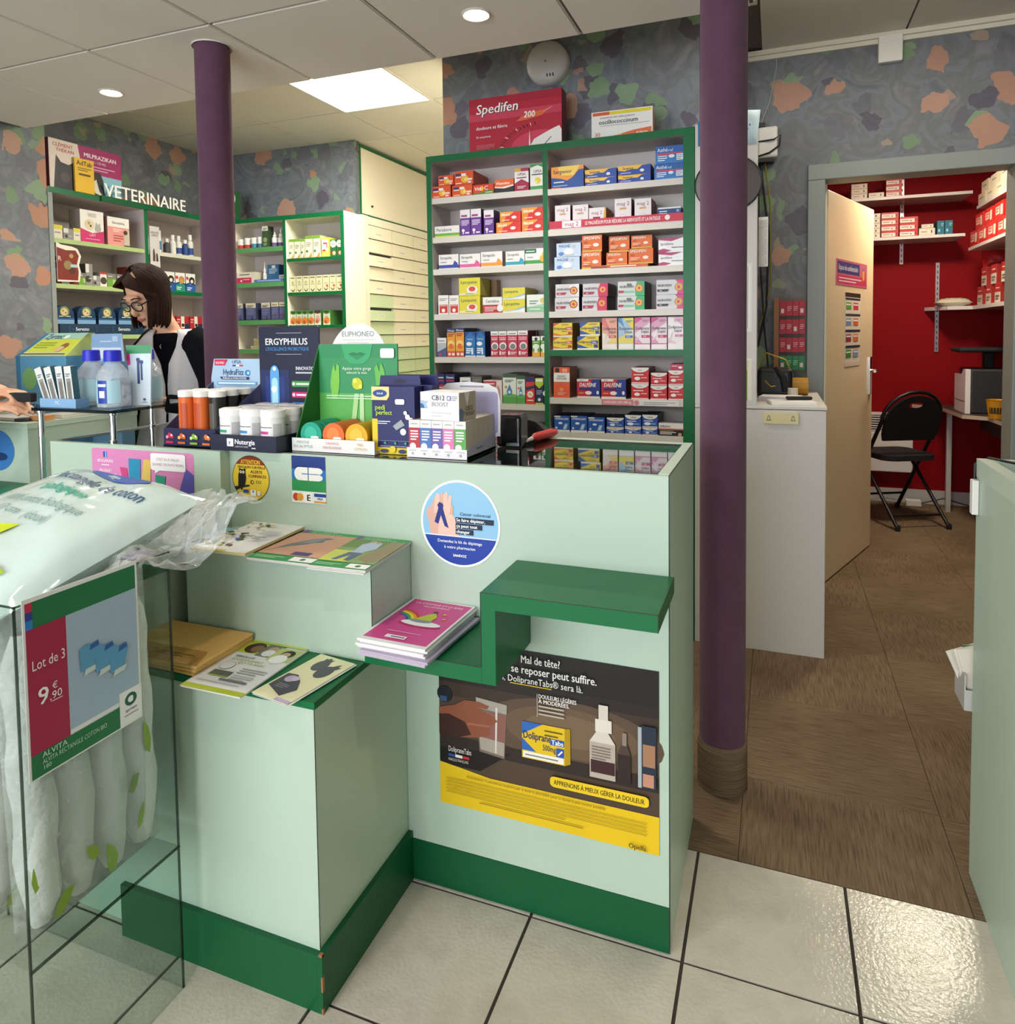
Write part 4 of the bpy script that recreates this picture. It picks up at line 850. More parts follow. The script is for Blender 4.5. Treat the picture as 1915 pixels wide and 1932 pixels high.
# ------------------------------------------------------------------ leaflets and magazines
def leaflet(name, label, cx_, cy_, z, w, h, rz, ops, th=0.004, side='#dcd7cf', group=None, cat='booklet', base='#ece9e4', sheets=1):
    mb = MB()
    for k in range(sheets):
        dx, dy = (0, 0) if k == sheets - 1 else (rnd.uniform(-.006, .006), rnd.uniform(-.006, .004))
        z0 = th * k / sheets; z1 = th * (k + 1) / sheets - (0.0006 if k < sheets - 1 else 0)
        mb.box(-w / 2 + dx, w / 2 + dx, -h / 2 + dy, h / 2 + dy, z0, z1, side, {'+z': base})
    mb.face((-w / 2, -h / 2, th), (1, 0, 0), (0, 1, 0), w, h, ops, 0.0002, 0.0001)
    return mb.obj(name, None, loc=(cx_, cy_, z), rz=rz, label=label, cat=cat, group=group)
fl_ops = [R(0, 0, 1, 1, '#e9e8e6'), R(0, 0, .62, 1, '#efeeea'), R(0, 0, .62, .05, '#e0c870')]
for k in range(46):
    x, y = rnd.uniform(.06, .55), rnd.uniform(.1, .95)
    fl_ops.append(C(x, y, rnd.uniform(.015, .035), rnd.choice(['#f4f2ea', '#e3cf6a', '#d9c88a', '#4a4a38', '#5a6a3c', '#3f62c0', '#8a5a4c']), 7))
    if k % 3 == 0: fl_ops.append(G([(x, y), (x + .12, y + .05), (x + .12, y + .058)], '#3c3a2a'))
fl_ops += [LN(.68, .95, .62, .012, '#9a97a6', 5, .03), LN(.68, .9, .4, .02, '#77748a', 2, .05)]
leaflet('booklet', 'white booklet with a photo of white blossoms on the upper step', -1.163, 1.318, 0.8215, 0.15, 0.228, 0.05, fl_ops, 0.006, '#d9c58a', 'leaflets on the upper step')
def green_mag(extra, tone): return [R(0, 0, 1, 1, tone), R(0, .88, 1, 1, '#3f9c52'), R(0, 0, 1, .16, '#2f8f4c'), R(.0, .9, .1, 1, '#8a4a9a'), T('Votre pharmacien', .14, .945, .03, '#eaf6ea', 'l', .6), T('votre quotidien & vous', .14, .90, .03, '#eaf6ea', 'l', .7), LN(.05, .5, .09, .012, '#bfe3bf', 2, .035), R(.62, .02, .98, .14, '#eef0ee'), C(.8, .08, .03, '#3a6a50')] + extra
m1 = [R(0, .16, 1, .88, '#cf9a80'), G([(.02, .18), (.18, .36), (.45, .52), (.50, .58), (.62, .62), (.60, .70), (.70, .76), (.58, .78), (.40, .70), (.20, .50), (.10, .30)], '#6d7478'), G([(.30, .52), (.50, .60), (.58, .74), (.42, .68)], '#8b9296'), R(.5, .18, .78, .28, '#4a3a78')]
leaflet('magazine', 'green-bordered magazine with a bird on a pink cover', -1.0, 1.322, 0.8125, 0.165, 0.222, 0.03, green_mag(m1, '#cf9a80'), 0.007, '#d2cfc8', 'leaflets on the upper step', cat='magazine', sheets=2)
m2 = [R(0, .16, 1, .88, '#8aa668'), R(0, .6, 1, .88, '#6f8a4a'), R(.0, .16, .5, .5, '#d0d860'), G([(.6, .3), (.85, .16), (1, .3), (1, .88), (.75, .88)], '#9a8a66'), G([(.2, .2), (.34, .5), (.3, .72), (.44, .84), (.62, .8), (.66, .6), (.55, .5), (.5, .2), (.42, .2), (.4, .45), (.28, .2)], '#b9c6dc'), G([(.2, .2), (.3, .45), (.55, .45), (.5, .2), (.42, .2), (.4, .38), (.28, .2)], '#5a6a92'), C(.42, .83, .035, '#c09a80'), C(.54, .80, .03, '#b8a090')]
leaflet('magazine', 'green-bordered magazine with a couple walking among trees', -0.854, 1.318, 0.8125, 0.135, 0.215, 0.05, green_mag(m2, '#9ab070'), 0.008, '#d2cfc8', 'leaflets on the upper step', cat='magazine', sheets=3)
leaflet('booklet', 'grey leaflet with a cat photo beside the crumpled bag', -1.262, 1.30, 0.8125, 0.075, 0.19, 0.02, [R(0, 0, 1, .85, '#b9bec4'), R(.05, .3, .5, .5, '#3a3a48'), G([(.4, .55), (.95, .5), (.9, .8), (.5, .85)], '#a5806a'), R(0, .85, 1, 1, '#9ac0c4')], 0.004, group='leaflets on the upper step')
bx = thing('leaflet_box', 'white cardboard leaflet box behind the crumpled plastic bag', 'box', (-1.362, 1.33, 0.8))
MB().box(-0.035, 0.035, -0.05, 0.05, 0.0, 0.088, 'paper').obj('carton', bx)
for k in range(3):
    mb = MB(); mb.box(-0.125, 0.125, -0.085, 0.085, 0, 0.0075, 'kraft')
    if k == 2: mb.face((-0.125, -0.085, 0.0075), (1, 0, 0), (0, 1, 0), 0.25, 0.17, [G([(0, 0), (1, 0), (.9, .35), (.1, .35)], '#b98a44'), LN(.45, .85, .2, .012, '#5a4426', 2, .05)], 0.0002)
    bevel(mb.obj('kraft_envelope', None, loc=(-1.232 + 0.003 * k, 1.168 - 0.003 * k, 0.607 + 0.0082 * k), rz=-0.03 + 0.02 * k, label=['bottom kraft envelope of the stack on the green tread', 'middle kraft envelope of the stack on the green tread', 'top kraft envelope of the stack on the green tread'][k], cat='envelope', group='stacked kraft envelopes'), 0.002)
leaflet('flyer', 'white and lime flyer with three portraits on the green tread', -1.032, 1.15, 0.6072, 0.15, 0.218, 0.01,
        [R(0, 0, 1, 1, '#dfdedd'), R(0, 0, 1, .07, '#a9b82c'), R(0, .72, .45, .97, '#b3c23c'), C(.22, .84, .11, '#3a281c'), C(.27, .83, .07, '#8a6248'), R(.36, .70, .66, .95, '#6f7468'), C(.52, .86, .06, '#b99a86'), C(.52, .78, .07, '#e4e2e0'), R(.6, .66, .98, .92, '#b8c47a'), C(.82, .82, .075, '#2a1c14'), C(.80, .80, .05, '#c8a48c'), C(.78, .70, .09, '#efefec'), R(0, .95, 1, 1, '#c0cc60'),
         T('FIBRALGIE', .12, .62, .035, '#4a4a40', 'l', .4), T('LE COMPLÉMENT', .12, .56, .035, '#9ab030', 'l', .55), T('QUI VA FAIRE', .3, .51, .035, '#9ab030', 'l', .5), C(.22, .44, .075, '#9a9a94'), C(.22, .44, .07, '#dfdedd'), R(.14, .25, .46, .34, '#5f665c'), R(.14, .235, .46, .25, '#a9b82c'), LN(.5, .92, .42, .012, '#8a8a86', 3, .04), LN(.5, .85, .29, .01, '#9a9a96', 3, .035), R(.4, .18, .85, .21, '#6f6f74'), LN(.1, .8, .13, .01, '#a9a9a6')], 0.003, cat='flyer', group='leaflets on the green tread')
leaflet('flyer', 'cream and grey flyer with dark footprints on the green tread', -0.885, 1.148, 0.6072, 0.098, 0.185, -0.16,
        [R(0, 0, 1, 1, '#e8e3b8'), G(arc(.40, .78, .17, 0, 360, 20, .13)[:-1], '#5a5a60'), G([(.30, .85), (.5, .85), (.52, .95), (.46, .93), (.4, .97), (.34, .93), (.3, .95)], '#5a5a60'), G(arc(.68, .68, .18, 0, 360, 20, .14)[:-1], '#54545a'), G([(.6, .76), (.8, .74), (.9, .84), (.82, .83), (.8, .9), (.72, .85)], '#54545a'), G([(.05, .2), (.6, .08), (.75, .25), (.55, .40), (.3, .5), (.05, .48)], '#4c4a52'), C(.28, .40, .07, '#b9a8c4'), C(.38, .42, .05, '#c9bcd0'), LN(.2, .5, .27, .008, '#a9a8b0', 3, .03), R(.6, 0, 1, .05, '#b9a8c4')], 0.004, cat='flyer', group='leaflets on the green tread', sheets=3)
pk = [R(0, 0, 1, 1, '#eceaec'), R(.04, .05, .97, .97, '#d1498f'), T('LA VITAMINE ET LE BÉBÉ', .5, .88, .032, '#f6e6ee', 'c', .8), T('ALLAITEMENT', .5, .82, .03, '#f6e6ee', 'c', .5)]
for k, c in enumerate(('#c8402c', '#e0a02c', '#e8d83c', '#4a9c4a', '#3a62b0')): pk.append(G(arc(.08, .44, .42 - .04 * k, 84, 8, 14, .27 - .025 * k) + arc(.08, .44, .38 - .04 * k, 8, 84, 14, .245 - .025 * k), c))
pk += [G(arc(.56, .42, .32, 0, 360, 22, .05)[:-1], '#c22a6a'), G(arc(.56, .45, .30, 0, 360, 22, .055)[:-1], '#f0eef0'), G(arc(.52, .50, .17, 0, 360, 18, .04)[:-1], '#8a8f98'), G([(.40, .52), (.52, .66), (.60, .70), (.68, .62), (.66, .52)], '#b9c43c'), C(.58, .72, .025, '#5a3a2a'), C(.74, .70, .016, '#d9c03a'), C(.80, .6, .016, '#d9c03a'), R(.32, .09, .62, .15, '#f0ecf0'), LN(.4, .6, .11, .02, '#8a5a7a'), LN(.25, .75, .22, .01, '#e9b4d0')]
for k in range(2):
    leaflet('booklet', ['lilac booklet under the pink booklet on the zigzag shelf', 'pink booklet with a rainbow on the zigzag shelf'][k], -0.712 + 0.012 * (1 - k), 1.312 - 0.008 * (1 - k), 0.656 + 0.010 * k, 0.158, 0.232, -0.05 + 0.06 * k if k == 0 else -0.03, pk if k else [R(0, 0, 1, 1, '#b3a6bd')], 0.0095 if k == 0 else 0.02, '#e4e0e2' if k else '#b3a6bd', 'booklets on the zigzag shelf', sheets=2 if k == 0 else 4)

# ------------------------------------------------------------------ acrylic bin of cotton packs
AX, AY0, AY1, AXL, AZ = -1.1, 0.722, 1.022, -1.62, 0.885
ab = thing('acrylic_bin', 'clear acrylic floor bin holding packs of cotton pads', 'display bin', (-1.36, 0.87, 0))
def apart(name, mb):
    o = mb.obj(name, ab); o.location = (1.36, -0.87, 0); return o
th = 0.004
apart('side_pane', MB().box(AX - th, AX, AY0, AY1, 0, AZ, 'acrylic'))
apart('side_pane', MB().box(AXL, AXL + th, AY0, AY1, 0, AZ, 'acrylic'))
apart('front_pane', MB().box(AXL + th, AX - th, AY0, AY0 + th, 0, AZ, 'acrylic'))
apart('back_pane', MB().box(AXL + th, AX - th, AY1 - th, AY1, 0, AZ, 'acrylic'))
apart('bin_floor', MB().box(AXL + th, AX - th, AY0 + th, AY1 - th, 0.292, 0.297, 'acrylic'))
e_ = MB()
for x, y in ((AX - th / 2, AY0 + th / 2), (AX - th / 2, AY1 - th / 2), (AXL + th / 2, AY0 + th / 2), (AXL + th / 2, AY1 - th / 2)): e_.box(x - 0.0012, x + 0.0021, y - 0.0021, y + 0.0012, 0, AZ + 0.0003, 'acrylic_edge')
e_.box(AX - th, AX + 0.0002, AY0, AY1, 0.29, 0.2935, 'acrylic_edge'); e_.box(AX - th, AX + 0.0002, AY0, AY1, AZ - 0.001, AZ + 0.0008, 'acrylic_edge'); e_.box(AXL, AX, AY0 - 0.0002, AY0 + th, AZ - 0.001, AZ + 0.0008, 'acrylic_edge')
apart('pane_edge', e_)
sg = MB(); sg.box(AX + 0.0012, AX + 0.0022, 0.733, 0.944, 0.598, 0.893, '#e6e6e4')
sg.face((AX + 0.0022, 0.733, 0.598), (0, 1, 0), (0, 0, 1), 0.211, 0.295,
        [R(.06, .82, .98, .975, '#1f6f43'), R(.02, .925, .075, .975, '#c02a4a'), R(.02, .88, .075, .925, '#2a3a8a'), R(.02, .83, .075, .88, '#2a7ac0'), R(.02, .14, .335, .83, '#a02044'), R(.335, .17, .98, .83, '#9fb2c4'), R(.02, .01, .78, .14, '#1f6f43'), R(.78, .01, 1, .22, '#e6e6e4'), R(.78, .17, .98, .20, '#e6e6e4'),
         G(arc(.89, .155, .06, 0, 360, 18, .04)[:-1], '#1f5a48'), G(arc(.89, .155, .03, 40, 320, 14, .02), '#e6e6e4'), T('aprium', .89, .085, .02, '#2a3a34', 'c', .16), LN(.82, .96, .06, .006, '#8a908c'),
         T('Lot de 3', .05, .60, .055, '#f2e4e8', 'l', .27), T('9', .085, .40, .09, '#f4e8ec', 'l', None, .02), T('€', .2, .455, .035, '#f4e8ec', 'l'), T(',90', .175, .40, .042, '#f4e8ec', 'l'), LN(.19, .28, .388, .004, '#f4e8ec'),
         T('ALVITA', .1, .105, .03, '#b8d8c0', 'l', None, .02), T('ALVITA RECTANGLE COTON BIO', .1, .07, .026, '#b8d8c0', 'l', .55), T('180', .1, .04, .022, '#b8d8c0', 'l')]
        + [o_ for k in range(3) for o_ in (G([(.44 + .13 * k, .47 - .045 * k), (.56 + .13 * k, .46 - .045 * k), (.62 + .13 * k, .58 - .045 * k), (.50 + .13 * k, .62 - .045 * k), (.43 + .13 * k, .60 - .045 * k)], '#5a96bc'), G([(.52 + .13 * k, .575 - .045 * k), (.61 + .13 * k, .585 - .045 * k), (.60 + .13 * k, .615 - .045 * k), (.53 + .13 * k, .605 - .045 * k)], '#2f5aa0'), G([(.46 + .13 * k, .44 - .045 * k), (.57 + .13 * k, .45 - .045 * k), (.60 + .13 * k, .48 - .045 * k), (.48 + .13 * k, .475 - .045 * k)], '#c4cdc8'))], 0.0001, 0.0001)
sg.obj('price_sign', None, label='green and red price sign fixed on the acrylic bin', cat='sign')

def puff(name, parent, sx, sy, sz, k, seed, amp=0.12, nx=14, ny=14, prints=None, rag=0.0, pinch=2.6, **kw):
    """a pillow-shaped soft pack: two skins meeting in a seam"""
    r_ = random.Random(seed); ph = [(r_.uniform(2, 9), r_.uniform(2, 9), r_.uniform(0, 6), r_.uniform(.3, 1)) for _ in range(6)]
    def hgt(u, v):
        e = (1 - abs(2 * u - 1) ** pinch) * (1 - abs(2 * v - 1) ** pinch)
        e = max(e, 0) ** 0.5
        n = sum(a * math.sin(fx * u * 2 + fy * v * 2 + p) for fx, fy, p, a in ph) / 3
        return e, n
    def S(u, v, sgn, q=0.0):
        e, n = hgt(u, v)
        wv = rag * math.sin(17 * (u + v) + seed)
        return (sx * (u - .5) * (1 - .06 * math.sin(v * pi) * 0) + wv * .004, sy * (v - .5) + wv * .004, sgn * (sz / 2 * e * (1 + amp * n)) + sgn * q)
    mb = MB()
    for sgn in (1, -1):
        vs_ = [S(i / nx, j / ny, sgn) for j in range(ny + 1) for i in range(nx + 1)]
        fs = [(j * (nx + 1) + i, j * (nx + 1) + i + 1, (j + 1) * (nx + 1) + i + 1, (j + 1) * (nx + 1) + i) for j in range(ny) for i in range(nx)]
        if sgn < 0: fs = [tuple(reversed(f)) for f in fs]
        mb.add(vs_, fs, k, True)
    if prints:
        mb.face((0, 0, 0), (1, 0, 0), (0, 1, 0), 1.0, 1.0, prints, 0.0006, 0.0003, fn=lambda x, y, z: S(min(max(x, 0), 1), min(max(y, 0), 1), 1, z + 0.0006))
    return mb.obj(name, parent, **kw)
leaf = lambda x, y, s, a, c='#9ab52c': G([(x + s * (px * math.cos(a) - py * math.sin(a)), y + s * (px * math.sin(a) + py * math.cos(a))) for px, py in ((-1, 0), (-.5, .45), (.2, .5), (1, 0), (.2, -.4), (-.5, -.4))], c)
# big pack lying across the top of the bin
bag = thing('cotton_pad_pack', 'large mint cotton pad pack lying across the top of the acrylic bin', 'cotton pack', (-1.37, 0.965, 0.915))
bag.rotation_euler = (0.27, 0.05, -0.10)
pr = [G(arc(.56, .90, .20, 0, 360, 20, .06)[:-1], '#2f55a8'), T('maxi', .47, .885, .045, '#dfe8f4', 'l', .18, .02), T('Rectangle de coton', .30, .72, .075, '#2a4f7a', 'l', .60, .015), T('biologique', .36, .61, .06, '#2fa085', 'l', .32, .03), T('100% coton biologique', .24, .50, .055, '#7a9490', 'l', .56), T('8 x 10 cm', .24, .40, .055, '#7a9490', 'l', .28), T('(doux)', .56, .40, .055, '#7a9490', 'l', .15), T('180 pièces', .22, .26, .06, '#4a5a5a', 'l', .30), leaf(.58, .27, .10, 1.1, '#c3d12f'), leaf(.06, .30, .05, .6), leaf(.80, .12, .06, .3), leaf(.42, .06, .05, 2.3, '#4a5a40'), leaf(.2, .04, .08, .8, '#7f9a3a')]
p_ = puff('wrapper', bag, 0.45, 0.42, 0.13, 'film_mint', 3, 0.16, 26, 22, pr)
puff('cotton_pads', bag, 0.42, 0.39, 0.108, 'cotton', 3, 0.16, 20, 16)
# loose crumpled end of the wrapper
cr = MB(); r_ = random.Random(5); n1, n2 = 16, 14
vs_ = []
for j in range(n2 + 1):
    for i in range(n1 + 1):
        u, v = i / n1, j / n2
        vs_.append((0.19 + u * (0.08 + .09 * v) + r_.uniform(-.008, .008), -0.02 + v * 0.26 + r_.uniform(-.008, .008), 0.0 - 0.05 * u * (1.2 - v) + 0.035 * math.sin(v * 8 + 1) * u + r_.uniform(-.012, .012)))
cr.add(vs_, [(j * (n1 + 1) + i, j * (n1 + 1) + i + 1, (j + 1) * (n1 + 1) + i + 1, (j + 1) * (n1 + 1) + i) for j in range(n2) for i in range(n1)], 'film', True)
cr.obj('crumpled_film', bag)
# packs standing inside the bin
for k in range(5):
    x = -1.15 - k * 0.098
    t = thing('cotton_pad_pack', ['cotton pad pack against the priced side of the bin', 'second cotton pad pack from the priced side of the bin', 'third cotton pad pack from the priced side of the bin', 'fourth cotton pad pack from the priced side of the bin', 'cotton pad pack against the far side of the bin'][k], 'cotton pack', (x, 0.868, 0.585), 0, 'packs inside the acrylic bin')
    t.rotation_euler = (pi / 2, 0.03 * ((k % 2) * 2 - 1), pi / 2)
    puff('wrapper', t, 0.285, 0.56, 0.08, 'film', 11 + k, 0.25, 16, 22, [leaf(.25, .07, .07, .5), leaf(.55, .10, .08, 2.2), leaf(.78, .16, .05, 1.0), leaf(.85, .42, .07, 1.9), leaf(.4, .18, .05, 2.6), leaf(.72, .30, .05, .4, '#7f9a3a'), leaf(.1, .22, .06, 1.2), leaf(.9, .55, .04, 1.2)])
    cw = MB()
    for q in range(4):
        y0 = -0.13 + q * 0.0665
        prof = []
        ring = 12
        vs_, fs = [], []
        for a in range(13):
            z = -0.26 + 0.50 * a / 12
            e = (1 - abs(2 * a / 12 - 1) ** 4) ** .5
            for b2 in range(ring):
                an = 2 * pi * b2 / ring
                vs_.append((y0 + 0.033 + 0.032 * math.cos(an) * (0.55 + .45 * e) + 0.004 * math.sin(a * 1.7 + q), z, 0.032 * math.sin(an) * (0.4 + .6 * e)))
        for a in range(12):
            for b2 in range(ring): fs.append((a * ring + b2, a * ring + (b2 + 1) % ring, (a + 1) * ring + (b2 + 1) % ring, (a + 1) * ring + b2))
        cw.add(vs_, fs, 'cotton', True)
    cw.obj('cotton_rolls', t)
    t['kind'] = 'thing'

# ------------------------------------------------------------------ left: low green shelf, second counter
lo = thing('low_green_shelf', 'low cabinet with a dark green top between the two counters', 'low cabinet', (-1.9, 1.2, 0))
b_ = MB(); b_.prism([(-2.6, 1.06), (-1.327, 1.06), (-1.327, 1.396), (-1.942, 1.396), (-1.942, 1.668), (-2.6, 1.668)], 0.757, 0.8, 'green'); o = b_.obj('green_top', lo); o.location = (1.9, -1.2, 0)
b_ = MB(); b_.prism([(-2.56, 1.1), (-1.337, 1.1), (-1.337, 1.394), (-1.946, 1.394), (-1.946, 1.66), (-2.56, 1.66)], 0, 0.7565, 'mint'); o = b_.obj('body', lo); o.location = (1.9, -1.2, 0)
leaflet('leaflet', 'grey printed leaflet on the low green shelf at the picture edge', -1.83, 1.13, 0.801, 0.15, 0.1, 0.2, [LN(.1, .8, .7, .04, '#6a6468', 3, .15), R(.6, .1, .9, .4, '#8a6a70')], 0.003, cat='leaflet', base='#b4adb0')
leaflet('leaflet', 'purple and white leaflet on the low green shelf beside the steps', -1.37, 1.14, 0.801, 0.07, 0.14, 0.1, [R(0, .5, 1, 1, '#8a74b0'), R(0, .2, 1, .5, '#e8e4ea')], 0.003, cat='leaflet')
c2 = thing('second_counter', 'second mint counter standing beyond the chrome rack', 'counter', (-2.43, 1.67, 0))
def c2part(name, mb):
    o = mb.obj(name, c2); o.location = (2.43, -1.67, 0); return o
c2part('body', MB().box(-3.4, -2.43, 1.672, 2.12, 0, 0.99, 'mint'))
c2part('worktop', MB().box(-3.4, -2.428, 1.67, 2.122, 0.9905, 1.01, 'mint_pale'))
c2part('front_shelf', MB().box(-3.4, -2.602, 1.5, 1.6715, 0.757, 0.8, 'green_dark'))
sticker('round_sticker', 'round blue sticker at the picture edge on the second counter', -2.70, -2.50, 0.835, 0.985, [G(disc, '#3a78b8'), G(arc(.62, .35, .2, 0, 360, 16, .1)[:-1], '#1c3a66')], y=1.672, outline=disc)
